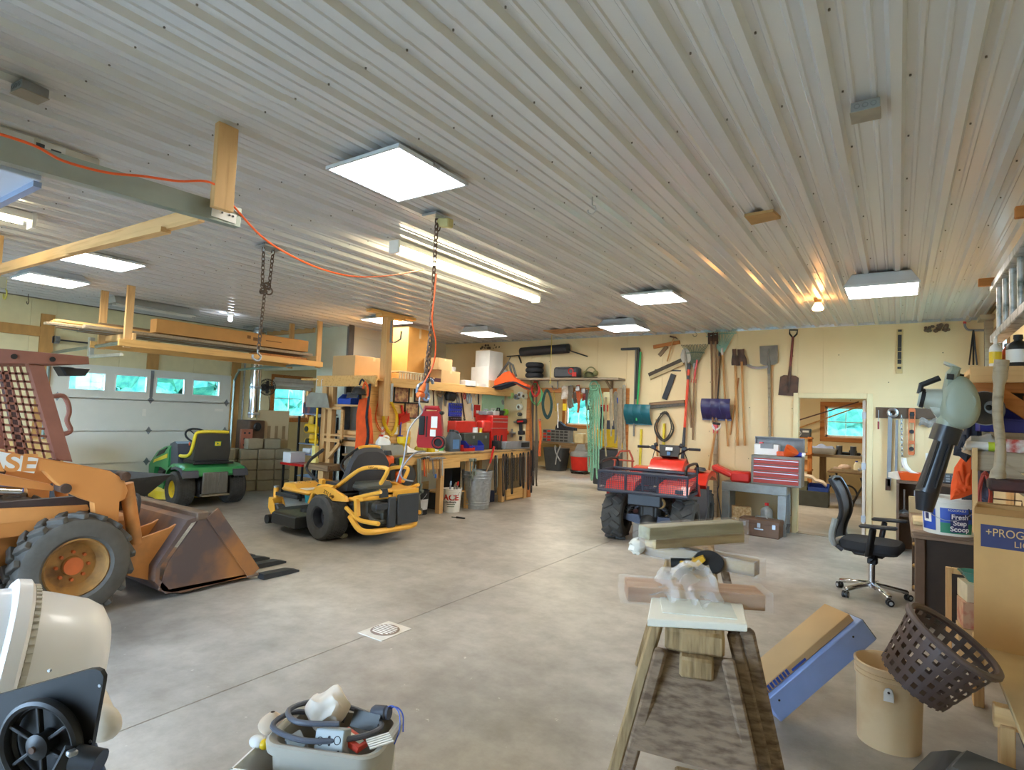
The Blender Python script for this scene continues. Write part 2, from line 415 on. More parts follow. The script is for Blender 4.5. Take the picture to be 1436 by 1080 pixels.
m.bx((a-cx,0,0),(a-cx+.02,.12,t));m.bx((b-cx-.02,0,0),(b-cx,.12,t));m.bx((a-cx,0,t-.02),(b-cx,.12,t))
struct('casing',m,CREAM,d)
m=MB();m.bx((b-cx-.075,.13,.012),(b-cx-.035,.98,t-.03),.004);struct('door_leaf',m,mat('door_white','#dcd6cf',.45,var=.03),d)
m=MB()
for z in(.3,1.05,1.78):m.bx((b-cx-.083,.125,z-.05),(b-cx-.03,.155,z+.05))
struct('hinge',m,STEEL,d)
m=MB();m.cyl((b-cx-.075,.9,.95),(b-cx-.13,.9,.95),.012,n=10);m.sph((b-cx-.14,.9,.95),.028);struct('door_knob',m,STEEL,d)
m=MB();m.bx((a,FAR-.03,0),(b,FAR+.14,.014),.004);struct('trim_6',m,mat('threshold','#9b8f7c',.5,.3))
g=bpy.data.objects.new('door_2',None);COL.objects.link(g);g['kind']='structure';g.location=(XL,(GD[0]+GD[1])/2,0);cy=g.location[1]
DW=mat('garage_door_white','#d9d6c8',.5,var=.03,scale=3)
wins=[(3.64,4.125),(4.285,4.755),(4.92,5.39),(5.55,6.04)]
for k in range(4):
    m=MB();z0,z1=.0+k*.53,.02+(k+1)*.53-.003;ya,yb=GD[0]-.04-cy,GD[1]+.03-cy
    if k<3:m.bx((-.02,ya,z0),(.025,yb,z1),.003);m.bx((-.03,ya,z0),(-.02,yb,z1+.02))
    else:
        cuts=[ya]+[q-cy for w in wins for q in w]+[yb];zb,zt=1.735,2.005
        m.bx((-.02,ya,z0),(.025,yb,zb));m.bx((-.02,ya,zt),(.025,yb,z1))
        for i in range(0,len(cuts),2):m.bx((-.02,cuts[i],zb),(.025,cuts[i+1],zt))
    struct('door_panel',m,DW,g)
for w in wins:
    m=MB();ya,yb=w[0]-cy,w[1]-cy
    for(p,q)in(((.024,ya-.012,1.725),(.034,yb+.012,1.74)),((.024,ya-.012,2.0),(.034,yb+.012,2.015)),((.024,ya-.012,1.74),(.034,ya+.003,2.0)),((.024,yb-.003,1.74),(.034,yb+.012,2.0))):m.bx(p,q)
    f=struct('window_frame',m,WHITE,g)
    m=MB();m.bx((-.004,ya,1.735),(0,yb,2.005));struct('pane',m,glass('pane','#f4ffff',.04),f)
HG=mat('hinge_steel','#8d9094',.4,.7)
for k in range(1,4):
    for yy in(4.84,6.2,3.5):
        m=MB();z=.02+k*.53
        m.prism([(-.045,0),(0,-.07),(.045,0),(0,.07)],.004,frame((.026,yy-cy,z),(0,1,0),(0,0,1)));m.cyl((.034,yy-cy-.05,z),(.034,yy-cy+.05,z),.009,n=8)
        struct('hinge',m,HG,g)
m=MB();m.bx((.026,4.815-cy,1.66),(.032,4.865-cy,2.12));m.bx((.03,4.82-cy,1.98),(.05,4.86-cy,2.1));struct('lift_bracket',m,HG,g)
m=MB();m.bx((.026,4.72-cy,1.33),(.028,4.78-cy,1.45));m.bx((.026,5.98-cy,1.44),(.028,6.15-cy,1.49));struct('sticker',m,PAPER,g)
for yy,nm in((GD[0]-.07,0),(GD[1]+.07,1)):
    pts=[(.06,yy-cy,.02),(.06,yy-cy,1.85),(.09,yy-cy,2.08),(.2,yy-cy,2.22),(.42,yy-cy,2.27),(2.5,yy-cy,2.33)]
    m=MB();m.tube(crom(pts,5),.024,6);struct('track',m,mat('track_steel','#8e9a90',.4,.6),g)
m=MB();m.cyl((.13,GD[0]-.05-cy,2.47),(.13,GD[1]+.02-cy,2.47),.013,n=10)
for y0,y1 in((4.35,4.8),(4.87,5.55)):m.cyl((.13,y0-cy,2.47),(.13,y1-cy,2.47),.032,n=14)
struct('torsion_spring',m,mat('spring_black','#37383a',.5,.5),g)
m=MB()
for yy in(GD[0]-.02,4.83,GD[1]):m.cyl((.13,yy-cy-.03,2.47),(.13,yy-cy+.03,2.47),.06,n=16);m.bx((0,yy-cy-.03,2.42),(.14,yy-cy+.03,2.52))
struct('cable_drum',m,HG,g)
m=MB()
m.bx((0.009,GD[0]-.2,0),(.05,GD[0]-.03,2.85));m.bx((0.009,GD[1]+.03,0),(.05,GD[1]+.2,2.5));m.bx((.009,4.74,2.14),(.05,4.92,2.62));
m.bx((.009,-2,2.5),(.045,GD[0]-.2,2.65))
for i in range(len(m.v)):m.v[i]=m.v[i]+V((XL,0,0))
struct('trim_7',m,mat('jamb_wood','#b98a4e',.6,var=.12,scale=5,stretch=(3,3,1)))
def window(n,axis,c,hole,cas,inward,depth=.12,muntin=True,casmat=ORANGEW):
    r=bpy.data.objects.new('window_%d'%n,None);COL.objects.link(r);r['kind']='structure'
    u0,u1,z0,z1=hole;um=(u0+u1)/2
    r.location=(c,um,z0)if axis=='x' else(um,c,z0)
    def bxx(m,a,b,d0,d1,za,zb,bev=0):
        if axis=='x':m.bx((d0*inward,a-um,za-z0),(d1*inward,b-um,zb-z0),bev)
        else:m.bx((a-um,d0*inward,za-z0),(b-um,d1*inward,zb-z0),bev)
    m=MB()
    for a,b,za,zb in((u0-cas,u1+cas,z1,z1+cas),(u0-cas,u1+cas,z0-cas,z0),(u0-cas,u0,z0,z1),(u1,u1+cas,z0,z1)):bxx(m,a,b,.008,.03,za,zb,.004)
    for a,b,za,zb in((u0,u1,z1-.015,z1),(u0,u1,z0,z0+.015),(u0,u0+.015,z0,z1),(u1-.015,u1,z0,z1)):bxx(m,a,b,-depth,.01,za,zb)
    struct('casing',m,casmat,r)
    m=MB();w=.045;a0,a1,b0,b1=u0+.015,u1-.015,z0+.015,z1-.015
    for a,b,za,zb in((a0,a1,b1-w,b1),(a0,a1,b0,b0+w),(a0,a0+w,b0,b1),(a1-w,a1,b0,b1)):bxx(m,a,b,-depth+.02,-depth+.07,za,zb)
    if muntin:
        bxx(m,um-.008,um+.008,-depth+.035,-depth+.05,b0,b1);bxx(m,a0,a1,-depth+.035,-depth+.05,(b0+b1)/2-.008,(b0+b1)/2+.008)
    struct('window_frame',m,WHITEP,r)
    m=MB();bxx(m,a0,a1,-depth+.041,-depth+.044,b0,b1);struct('pane',m,glass('pane'),r)
    return r
wl=window(1,'x',XL,LW,.085,1)
m=MB();w=LW[1]-LW[0];m.cyl((.07,-w/2-.06,.72),(.07,w/2+.06,.72),.05,n=16);m.bx((.03,-w/2-.05,.60),(.045,w/2+.05,.8));m.bx((.06,-w/2-.05,.76),(.1,w/2+.05,.84),.01)
struct('roller_blind',m,mat('blind_cloth','#d8d3cb',.8),wl)
window(2,'y',YB,BW1,.1,-1);window(3,'y',YB,BW2,.1,-1)
window(4,'x',XR,RW,.07,-1,casmat=OLDY)
LEAF=mat('foliage',(.10,.30,.20),.9,var=.0,scale=5,col2=(.03,.17,.14),amount=.5)
m=MB();m.bx((-60,-60,-.6),(40,60,-.25));struct('ground',m,mat('lawn',(.07,.13,.07),.95,var=.2,scale=3))
def trees(p0,p1,n,seed,label):
    rn=random.Random(seed);m=MB()
    for k in range(n*70):
        c=V(p0).lerp(V(p1),rn.random());r=rn.uniform(.5,1.2)
        b=len(m.v);m.sph((c.x+rn.uniform(-1,1),c.y+rn.uniform(-1,1),rn.uniform(0,6.2)),(r,r,r*.8),9,6,rot(rn.random()*3,rn.random()*3,0))
    m.v=[v+V((rn.uniform(-.14,.14),rn.uniform(-.14,.14),rn.uniform(-.14,.14)))for v in m.v]
    o=single('foliage',m,LEAF,label,'trees',(0,0,0),0,None,20);o['kind']='stuff'
trees((-19,-1,0),(-19,17,0),9,1,'green trees blurred in daylight outside the garage door and left window panes')
trees((-17,25,0),(5,25,0),11,2,'green trees blurred in daylight outside the two back room windows')
# ------------------------------------------------------------------ lamps on the ceiling
DIFF=emit('diffuser_glow','#fdf8ee',15.);FILLB=emit('back_fill_glow','#fff3dd',55.)  # the stronger glow serves only the added fill lights in the back room
def panel(loc,label,rz=0.,deep=.1,w=.6,l=.6,lit=True,mt=None):
    t=thing('ceiling_light',label,'ceiling light',(loc[0],loc[1],CEIL-.024),rz,'square fluorescent ceiling lights' if lit else None)
    m=MB();z0=-deep
    m.loft([[(sx*w/2*q,sy*l/2*q,z)for sx,sy in((-1,-1),(1,-1),(1,1),(-1,1))]for q,z in((.78,0),(.8,-.01),(1.,z0+.022),(1.02,z0+.02),(1.02,z0),(.97,z0))],True,False)
    m.bx((-w*.39,-l*.39,-.003),(w*.39,l*.39,0))
    part('housing',m,mat('lamp_housing','#d2d8e0',.45,var=.02),t)
    m=MB();m.bx((-w*.485,-l*.485,z0+.004),(w*.485,l*.485,z0+.012));part('diffuser',m,mt or DIFF,t)
    m=MB()
    for sx in(-1,1):m.box((sx*w*.515,0,z0+.012),(.012,.05,.02))
    part('latch',m,STEEL,t)
    return t
def ctr(pts,z):
    q=[atz(x,y,z)for x,y in pts];return sum(q,V((0,0,0)))/len(q)
zl=CEIL-.024-.1
panel(ctr([(458,236),(560,200),(652,256),(562,285)],zl+.06),'big bright square ceiling light nearest to the camera, above the open floor',deep=.05)
panel(ctr([(872,414),(940,408),(962,426),(900,432)],zl+.04),'square ceiling light right of the bare tube, second row from the far wall',deep=.05)
panel(ctr([(1203,390),(1268,385),(1269,420),(1207,423)],zl-.02)+V((0,0,0)),'square ceiling light in the right part of the ceiling, above the office chair',deep=.14)
panel(ctr([(830,453),(882,448),(917,465),(870,469)],zl),'square ceiling light in front of the plywood hatch near the tool wall',deep=.12)
panel(ctr([(632,462),(680,459),(720,472),(680,477)],zl),'square ceiling light above the middle of the long workbench',deep=.12)
panel(ctr([(507,449),(545,446),(574,453),(545,458)],zl+.04),'square ceiling light half hidden behind the timber post',deep=.05)
panel(ctr([(82,368),(130,354),(198,373),(160,383)],zl+.04),'square ceiling light over the skid loader, left of the lumber rack',deep=.05)
panel(ctr([(8,388),(45,382),(126,400),(100,407)],zl),'square ceiling light by the left wall behind the wooden crossbeam',deep=.1)
a,b=atz(549,349,CEIL-.1),atz(755,420,CEIL-.1);L=b.y-a.y;xm=(a.x+b.x)/2
t=thing('strip_light','long bare fluorescent strip light in the middle of the ceiling','strip light',(xm,(a.y+b.y)/2,CEIL-.024))
m=MB();m.loft([[(sx*.055*q,y,z)for q,z,sx in((.7,0,-1),(.7,0,1),(1,-.03,1),(1,-.05,1),(.5,-.058,1),(.5,-.058,-1),(1,-.05,-1),(1,-.03,-1))]for y in(-L/2,L/2)]);part('housing',m,WHITE,t)
for sx in(-1,1):
    m=MB();m.cyl((sx*.035,-L/2+.05,-.082),(sx*.035,L/2-.05,-.082),.0165,n=12);part('tube',m,emit('tube_glow','#fff3c4',22.),t)
m=MB()
for s in(-1,1):m.box((0,s*(L/2-.01),-.06),(.12,.03,.12),None,.006)
part('end_cap',m,WHITEP,t)
p=atz(323,448,CEIL-.12)
t=thing('light_bulb','small glaring bare bulb on the ceiling behind the lumber rack','light bulb',(p.x,p.y,CEIL-.02))
m=MB();m.cyl((0,0,0),(0,0,-.05),.06,.035);part('socket',m,WHITEP,t)
m=MB();m.sph((0,0,-.095),(.034,.034,.045));part('bulb',m,emit('bulb_white','#eaf2ff',35.),t)
p=atz(1147,429,CEIL-.1)
t=thing('light_bulb','warm reflector bulb on the ceiling left of the light above the office chair','light bulb',(p.x,p.y,CEIL-.015))
m=MB();m.cyl((0,0,0),(0,0,-.05),.05,.03);part('socket',m,mat('brass','#b9915a',.3,.9),t)
m=MB();m.lathe([(.03,-.05),(.055,-.1),(.062,-.12),(.05,-.135),(0,-.14)],20);part('bulb',m,emit('bulb_warm','#ffb060',40.),t)
a=atz(30,308,CEIL-.1)
t=thing('strip_light','short end of a lit tube fixture by the raised overhead door','strip light',(a.x-.05,a.y-.6,CEIL-.024))
m=MB();m.bx((-.06,-.7,-.06),(.06,.7,0),.006);part('housing',m,WHITE,t)
m=MB();m.cyl((0,-.66,-.085),(0,.62,-.085),.018,n=12);part('tube',m,emit('tube_glow','#fff3c4',22.),t)
m=MB();m.box((0,.68,-.06),(.13,.03,.13),None,.005);part('end_cap',m,WHITEP,t)
a,b=atz(152,424,CEIL-.1),atz(280,441,CEIL-.1)
t=thing('strip_light','switched-off long light fixture above the lumber rack','strip light',((a.x+b.x)/2,(a.y+b.y)/2,CEIL-.024))
L=(b-a).length;m=MB();m.loft([[(sx,y,z)for sx,z in((-.08,0),(.08,0),(.16,-.1),(-.16,-.1))]for y in(-L/2,L/2)]);part('housing',m,LTGREY,t)
m=MB()
for sx in(-.06,.06):m.cyl((sx,-L/2+.04,-.11),(sx,L/2-.04,-.11),.013,n=8)
part('tube',m,WHITEP,t)
panel(V((-2.6,12.4,0)),'unseen ceiling light added to brighten the room behind the doorway',deep=.1,mt=FILLB)  # added out of view so the back room is bright enough
panel(V((-7.2,12.6,0)),'unseen ceiling light added to brighten the room behind the wide opening',deep=.1,mt=FILLB)  # second unseen fill light, put in for the left part of that room
# ------------------------------------------------------------------ helpers for shapes read off the photo
def wm(o):
    m=o.matrix_basis.copy()if o.type!='EMPTY' else(TR(o.location)@o.rotation_euler.to_matrix().to_4x4())
    return wm(o.parent)@m if o.parent else m
def wpart(name,mb,mats,parent,label=None,ang=38):     # mesh given in world coordinates
    inv=wm(parent).inverted();mb.v=[inv@V(p)for p in mb.v]
    return part(name,mb,mats,parent,label,ang)
def PX(X,pts):return[(q.y,q.z)for q in(atx(a,b,X)for a,b in pts)]
def PY(Y,pts):return[(q.x,q.z)for q in(aty(a,b,Y)for a,b in pts)]
def prx(m,X,pts,d,b=0.,px=True):      # outline in a side plane, outer face at X, thickness d behind it
    return m.prism(PX(X,pts)if px else pts,d,frame((X-d,0,0),(0,1,0),(0,0,1)),b)
def pry(m,Y,pts,d,b=0.,px=True):      # outline in a frontal plane, back face at Y, thickness d towards the camera
    return m.prism(PY(Y,pts)if px else pts,d,frame((0,Y,0),(1,0,0),(0,0,1)),b)
def tyre(m,R,w,rim,lug=0,n=40,lugh=.02,chev=False):     # axle along local z, centred
    pr=[(rim,-w*.42),(rim+.02,-w*.5),(R*.9,-w*.5),(R*.97,-w*.44),(R,-w*.3),(R,w*.3),(R*.97,w*.44),(R*.9,w*.5),(rim+.02,w*.5),(rim,w*.42)]
    m.lathe(pr,n,None,False)
    if lug:
        for k in range(lug):
            a=2*pi*k/lug
            for s in(-1,1):
                M=rot(0,0,a+(.5*pi/lug*2 if s>0 else 0))@TR(R+lugh*.35,0,s*w*.22)@rot(s*(.6 if chev else.25),0,0)
                m.box((0,0,0),(lugh*1.6,2*pi*R/lug*.42,w*.5),M,.006)
# ------------------------------------------------------------------ orange skid loader
ORW=mat('loader_orange','#d9904c',.5,var=.1,scale=2.5);ORWR=mat('loader_orange_worn','#cc8746',.6,0,scale=4,col2='#9a6a3c',amount=.4)
BUCKM=mat('bucket_worn','#aa7240',.65,.1,scale=2.0,col2='#5e4e4a',amount=.56);CAGE=mat('cage_brown','#8f5a48',.6,var=.1)
TYREB=mat('tyre_dusty','#5c5750',.8,var=.2,scale=10);TYREK=mat('tyre_black','#454441',.8,var=.2,scale=14)
RIMY=mat('rim_rusty','#b98a4c',.6,.1,scale=7,col2='#80603e',amount=.42)
sk=thing('skid_loader','orange skid loader with brown cab cage, dirt bucket lowered to the floor','skid loader',(-5.7,1.5,0))
hub=atx(109,806,-4.9)
for(xx,yy,sg)in((-5.02,hub.y,1),(-6.42,hub.y,-1),(-5.02,hub.y-1.0,1),(-6.42,hub.y-1.0,-1)):
    m=MB().at(TR(xx,yy,.375)@zto((sg,0,0)));tyre(m,.355,.25,.21,18,lugh=.025,chev=True)
    w=wpart('wheel',m,TYREB,sk)
    m=MB().at(TR(xx,yy,.375)@zto((sg,0,0)))
    m.lathe([(.215,.1),(.2,.11),(.19,.06),(.17,.02),(.155,0),(.07,.005),(.065,.03),(0,.035)],28,None,False);m.lathe([(.215,-.1),(.15,-.02),(.155,0)],28,None,False)
    r=wpart('rim',m,RIMY,w)
    m=MB().at(TR(xx,yy,.375)@zto((sg,0,0)));m.cyl((0,0,.0),(0,0,.042),.062,n=24)
    for k in range(8):
        a=2*pi*k/8;m.cyl((.1*cos(a),.1*sin(a),0),(.1*cos(a),.1*sin(a),.03),.012,n=6)
    wpart('hub',m,mat('hub_orange','#cf6a33',.55,var=.15),w)
m=MB();m.bx((-6.27,.15,.32),(-5.17,2.28,.66),.03);m.bx((-6.2,.1,.66),(-5.24,1.3,1.0),.04)
wpart('chassis',m,ORWR,sk)
m=MB();prx(m,-5.1,[(-60,716),(123,708),(126,714),(118,722),(-60,742)],.1,.004)
m.bx((-5.2,.2,.62),(-5.1,1.62,.72));wpart('side_panel',m,ORW,sk)
m=MB();m.bx((-5.18,.3,.72),(-5.12,2.15,.86));wpart('rubber_flap',m,mat('loader_dark','#4a3a34',.7,var=.2),sk)
armP=[(-40,627),(0,632),(50,641),(113,652),(155,660.6),(175,673),(180,688),(176,700),(168,704),(166,745),(136,738),(134,706),(118,701),(93,690),(73,672),(62,660),(0,650),(-40,647)]
for X in(-4.99,-6.38):
    m=MB();prx(m,X,PX(-4.99,armP),.09,.008,False);wpart('lift_arm',m,ORW,sk)
    m=MB();prx(m,X-.1,PX(-5.09,[(-40,660),(0,664),(70,679),(78,684),(74,689),(0,681),(-40,679)]),.06,.006,False);wpart('lower_link',m,ORW,sk)
    for(px,py)in((91,685),(175,668)):m=MB();q=atx(px,py,-4.99);m.cyl((X-.1,q.y,q.z),(X+.025,q.y,q.z),.035,n=14);m.cyl((X+.025,q.y,q.z),(X+.03,q.y,q.z),.02,n=10);wpart('pivot_pin',m,RUST,sk)
    a,b,c=atx(177,678,-5.06),atx(190,762,-5.06),atx(195,782,-5.06);dx=X+4.99
    m=MB();m.cyl((a.x+dx,a.y,a.z),(b.x+dx,b.y,b.z),.05,n=16);cy_=wpart('tilt_cylinder',m,ORWR,sk)
    m=MB();m.cyl((b.x+dx,b.y,b.z),(c.x+dx,c.y,c.z),.025,n=12);wpart('rod',m,CHROME,cy_)
    a,b=atx(-30,687,-5.12),atx(29,689,-5.12);m=MB();m.cyl((a.x+dx,a.y,a.z),(b.x+dx,b.y,b.z),.028,n=12);wpart('lift_rod',m,CHROME,sk)
q0,q1=atx(-30,632,-4.985),atx(53,648,-4.985);dr=(q1-q0).normalized();cc=atx(8,647,-4.985)
m=MB();prx(m,-4.984,[(-75,620),(54,643),(48,664),(-75,645)],.006);wpart('nameplate',m,WHITE,sk)
t_=text('lettering','CASE',.165,ORW,sk,wm(sk).inverted()@facing(atx(-4,650,-4.984)+V((.001,0,0)),(0,1,-.06),(0,.06,1)),.001,1.12,.004)
S=PX(-4.9,[(222,834),(243,786),(284,722),(297,719),(300,724),(354,804),(354,816),(253,841)])
m=MB();yb,zb=S[0];yt,zt=S[2];yf,zf=S[6]
for X in(-4.9,-6.62):m.prism([(S[0][0],S[0][1]+.03),(S[1][0]-.03,S[1][1]),S[2],S[3],S[5],(yf,.05),(S[7][0],.03)],.02,frame((X-.02,0,0),(0,1,0),(0,0,1)))
ring=lambda X:[(X,yt+.03,zt),(X,yt-.12,zt-.03),(X,yb-.03,.28),(X,yb-.03,.16),(X,yb+.06,.05),(X,yf,.035),(X,yf,.06),(X,yb+.08,.08),(X,yb,.18),(X,yb,.28),(X,yt-.09,zt-.06),(X,yt+.03,zt-.03)]
m.loft([ring(-4.9),ring(-6.63)])
m.bar((-4.895,*S[3]),(-4.895,S[5][0]+.01,S[5][1]),.02,.12);m.bar((-6.63,*S[3]),(-6.63,*S[5]),.02,.12)
bk=wpart('bucket',m,BUCKM,sk)
m=MB();m.bar((-4.89,yt-.0,zt-.01),(-6.64,yt-.0,zt-.01),.1,.07,(0,0,1),.01);m.bx((-6.64,yf-.06,.03),(-4.88,yf+.05,.055),.006);wpart('cutting_edge',m,mat('edge_steel','#7a6656',.55,.4,var=.2),bk)
for X in(-5.05,-5.35,-6.1,-6.4):
    m=MB();m.prism([(yb-.02,.15),(yb-.18,.22),(yb-.22,.42),(yb-.1,.5),(yt-.2,zt-.1),(yt-.1,zt-.05)],.03,frame((X,0,0),(0,1,0),(0,0,1)),.003);wpart('mounting_plate',m,ORWR,bk)
m=MB();m.tube([(-5.2,yb-.2,.3),(-5.25,yb-.05,.62),(-5.5,yb+.05,.78),(-5.7,yb-.1,.6)],.014,6,sm=6);wpart('hydraulic_hose',m,RUBBER,sk)
m=MB();prx(m,-4.99,[(-40,485),(125,500),(126,511),(-40,509)],1.36,.01);wpart('roof',m,CAGE,sk)
for X in(-5.02,-6.3):
    m=MB();prx(m,X,PX(-5.02,[(40,510),(62,512),(102,648),(79,645)]),.08,.006,False);wpart('roof_post',m,CAGE,sk)
    m=MB();A=PX(-5.02,[(-30,512),(40,513),(79,645),(-30,632)])
    P=lambda u,v:V((X-.05,*(V(A[0]).lerp(V(A[1]),u)).lerp(V(A[3]).lerp(V(A[2]),u),v)))
    for k in range(1,12):m.bar(P(0,k/12),P(1,k/12),.012,.016)
    for k in range(1,8):m.bar(P(k/8,0),P(k/8,1),.012,.012)
    wpart('screen',m,CAGE,sk)
m=MB();A=PX(-5.9,[(0,520),(14,520),(42,640),(26,640)]);prx(m,-5.9,A,.06,0,False);wpart('seat_frame',m,mat('cage_dark','#4e3430',.6),sk)
m=MB();m.tube([atx(x,y,-5.4)for x,y in((74,556),(88,555),(95,565),(97,578),(94,590),(99,604),(88,609),(80,606))],.018,8,sm=4);wpart('grab_handle',m,CAGE,sk)
m=MB();m.bx((-6.0,1.1,.82),(-5.45,1.5,.95),.04);m.bx((-6.0,1.05,.9),(-5.45,1.17,1.3),.05);wpart('seat',m,BLACKC,sk)
m=MB();A=atx(80,514,-5.3);m.prism([(0,0),(.2,.0),(.17,-.06),(.04,-.07)],.16,frame((A.x-.1,A.y,A.z),(0,1,0),(0,0,1)),.01);wpart('work_lamp',m,BLACK,sk)
m=MB()
for(a,b)in(((20,500),0),((74,504),0)):q=atx(*a,-4.985);m.cyl((-5.0,q.y,q.z),(-4.984,q.y,q.z),.018,n=10)
wpart('bolt',m,BLACKM,sk)
for k,(tip,base)in enumerate((((416,795),(346,818)),((398,783),(345,800)),((375,778),(340,789)),((355,774),(330,781)))):
    a=atz(*tip,.04);yb2=yf+.055;m=MB()
    m.loft([[(-.05,0,-.028),(.05,0,-.028),(.05,0,.022),(-.05,0,.022)],[(-.05,a.y-yb2-.1,-.028),(.05,a.y-yb2-.1,-.028),(.05,a.y-yb2-.1,.014),(-.05,a.y-yb2-.1,.014)],[(-.045,a.y-yb2,-.028),(.045,a.y-yb2,-.028),(.045,a.y-yb2,-.012),(-.045,a.y-yb2,-.012)]])
    single('fork_tine',m,mat('fork_black','#3a3c3e',.5,.4,var=.2),['black fork tine in front of the loader bucket, closest to the camera','black fork tine in front of the loader bucket, second from the camera','black fork tine in front of the loader bucket, third from the camera','black fork tine in front of the loader bucket, farthest from the camera'][k],'fork tine',(a.x,yb2,.03),0,'fork tines before the bucket')
# ------------------------------------------------------------------ cement mixer, front left
mx=thing('cement_mixer','white cement mixer with black belt guard in the front left corner','cement mixer',(-1.75,.62,0))
DRUM=mat('drum_white','#eee8e2',.38,var=.03,scale=3,coat=.2)
def dp(x,y,d):v=_ray(x,y);return V((0,0,CAM_H))+v*(d/v.dot(_f))
A=dp(-20,946,2.0);B=dp(90,984,2.0)
ax=((B-A).normalized()*.76+_f*.65).normalized();c0=A
m=MB().at(zto(ax,c0))
s=1.72/F_PX
m.lathe([(.20,-.27),(.205,-.26),(.27,-.12),(.282,-.0),(.282,.02)],48,None,False)
dr=wpart('drum',m,DRUM,mx)
m=MB().at(zto(ax,c0));m.lathe([(.282,.0),(.3,.0),(.315,.012),(.315,.05),(.3,.062),(.285,.062)],56,None,False);wpart('flange',m,DRUM,mx)
m=MB().at(zto(ax,c0));m.lathe([(.278,.06),(.272,.12),(.25,.24),(.225,.29),(.18,.32),(.0,.335)],48,None,False);wpart('drum_bottom',m,DRUM,mx)
m=MB().at(zto(ax,c0))
m.lathe([(.287,.062),(.287,.082)],56,None,False)
for k in range(70):
    a=2*pi*k/70;m.box((0,0,0),(.02,.012,.016),rot(0,0,a)@TR(.289,0,.072))
wpart('ring_gear',m,mat('gear_cream','#cfc8ba',.5,var=.15),mx)
c=dp(52,1035,1.42);rt=(dp(130,1005,1.4)-dp(-20,1040,1.44)).normalized();n_=-_ray(52,1035).normalized();up=n_.cross(rt).normalized();up=(dp(146,938,1.4)-dp(130,1052,1.4)).normalized()
M=frame(c,rt,up);s=1.42/F_PX
def onp(M,x,y):
    d=_ray(x,y);Z=M.col[2].to_3d();o=M.translation;t=(o-V((0,0,CAM_H))).dot(Z)/d.dot(Z);return M.inverted()@(V((0,0,CAM_H))+d*t)
def rr(w,h,r,n=5):
    out=[]
    for cx,cy,a0 in((w/2-r,h/2-r,0),(-w/2+r,h/2-r,pi/2),(-w/2+r,-h/2+r,pi),(w/2-r,-h/2+r,1.5*pi)):
        for i in range(n+1):out.append((cx+r*cos(a0+pi/2*i/n),cy+r*sin(a0+pi/2*i/n)))
    return out
pk=onp(M,150,934)
m=MB().at(M@TR(0,0,-.01));m.prism([onp(M,x,y).xy for x,y in((-60,990),(0,974),(60,957),(124,939),(135,938),(142,941),(146,949),(145,958),(128,1052),(118,1110),(-60,1130))],.012);pl=wpart('belt_guard',m,BLACK,mx)
m=MB().at(M)
for(x,y)in((70,940),(141,961),(128,1039)):
    q=onp(M,x,y);m.cyl((q.x,q.y,-.002),(q.x,q.y,.004),.004,n=10)
wpart('screw',m,STEEL,pl)
pc=onp(M,71,1036);R=57*s
m=MB().at(M@TR(pc.x,pc.y,.025));m.tor((0,0,0),R,.011,None,40,8,sq=1.3);m.tor((0,0,-.012),R*.9,.008,None,40,6)
m.lathe([(.03,-.02),(.03,.012),(.02,.016),(.012,.02),(0,.02)],24)
for k in range(6):
    a=2*pi*k/6+.35;m.bar((.026*cos(a),.026*sin(a),-.002),(R*cos(a),R*sin(a),-.002),.009,.014,(0,0,1),.002)
wpart('pulley',m,mat('pulley_black','#2a2a2b',.45,.3),mx)
m=MB().at(M@TR(pc.x,pc.y,.02));m.cyl((0,0,0),(0,0,.03),.008,n=12);wpart('axle',m,RUST,mx)
m=MB();a,b=dp(106,1062,1.36),dp(140,1070,1.36);m.cyl(a,b,.028,.03,16);b2=dp(84,1095,1.34);m.bar(dp(108,1050,1.36),b2,.02,.05);wpart('motor',m,BLACK,mx)
m=MB();q=dp(101,1056,1.33);m.box(q,(.02,.02,.012),None,.003);wpart('nut',m,STEEL,mx)
m=MB();q=dp(138,1013,1.85);m.sph(q,(.075,.05,.055),18,12,rot(0,.3,.5));m.cyl(q,q+V((-.1,.0,.03)),.05,.06,16);wpart('yoke',m,mat('yoke_cream','#d9cdbb',.45),mx)
m=MB();base=c0-V((0,0,.2))
hub_=c0+ax*.02
for d in((.0,.33),(.12,-.33),(-.4,.0)):
    p0=V((hub_.x+d[0]*.4,hub_.y+d[1]*.45,.75));p1=V((hub_.x+d[0]*1.1,hub_.y+d[1]*1.2,.0));m.cyl(p0,p1,.022,n=10)
m.cyl((hub_.x,hub_.y-.2,.73),(hub_.x,hub_.y+.2,.73),.03);m.cyl((hub_.x-.02,hub_.y,.73),(hub_.x-.02,hub_.y,.85),.04);wpart('stand',m,mat('stand_blue','#2d3f57',.5),mx)
# ------------------------------------------------------------------ front middle: cardboard box with a grey tote of electrical parts in it
ORI=atz(455,1035,.32)
bxz=.0
t=thing('cardboard_box','open white and blue cardboard box holding the grey tote on the floor','box',(ORI.x,ORI.y-.03,0),.42)
W_,D_,H_=.39,.33,.285
m=MB()
for(p,q)in(((-W_/2,-D_/2,0),(W_/2,-D_/2+.006,H_)),((-W_/2,D_/2-.006,0),(W_/2,D_/2,H_)),((-W_/2,-D_/2,0),(-W_/2+.006,D_/2,H_)),((W_/2-.006,-D_/2,0),(W_/2,D_/2,H_)),((-W_/2,-D_/2,0),(W_/2,D_/2,.006))):m.bx(p,q)
part('body',m,mat('box_white','#efece6',.7,var=.03),t)
m=MB();m.bx((-W_/2+.08,-D_/2-.002,.02),(W_/2-.0,-D_/2,.2));m.bx((W_/2,-D_/2,.02),(W_/2+.002,D_/2-.12,.2));part('printed_panel',m,mat('print_blue','#3550a0',.6),t)
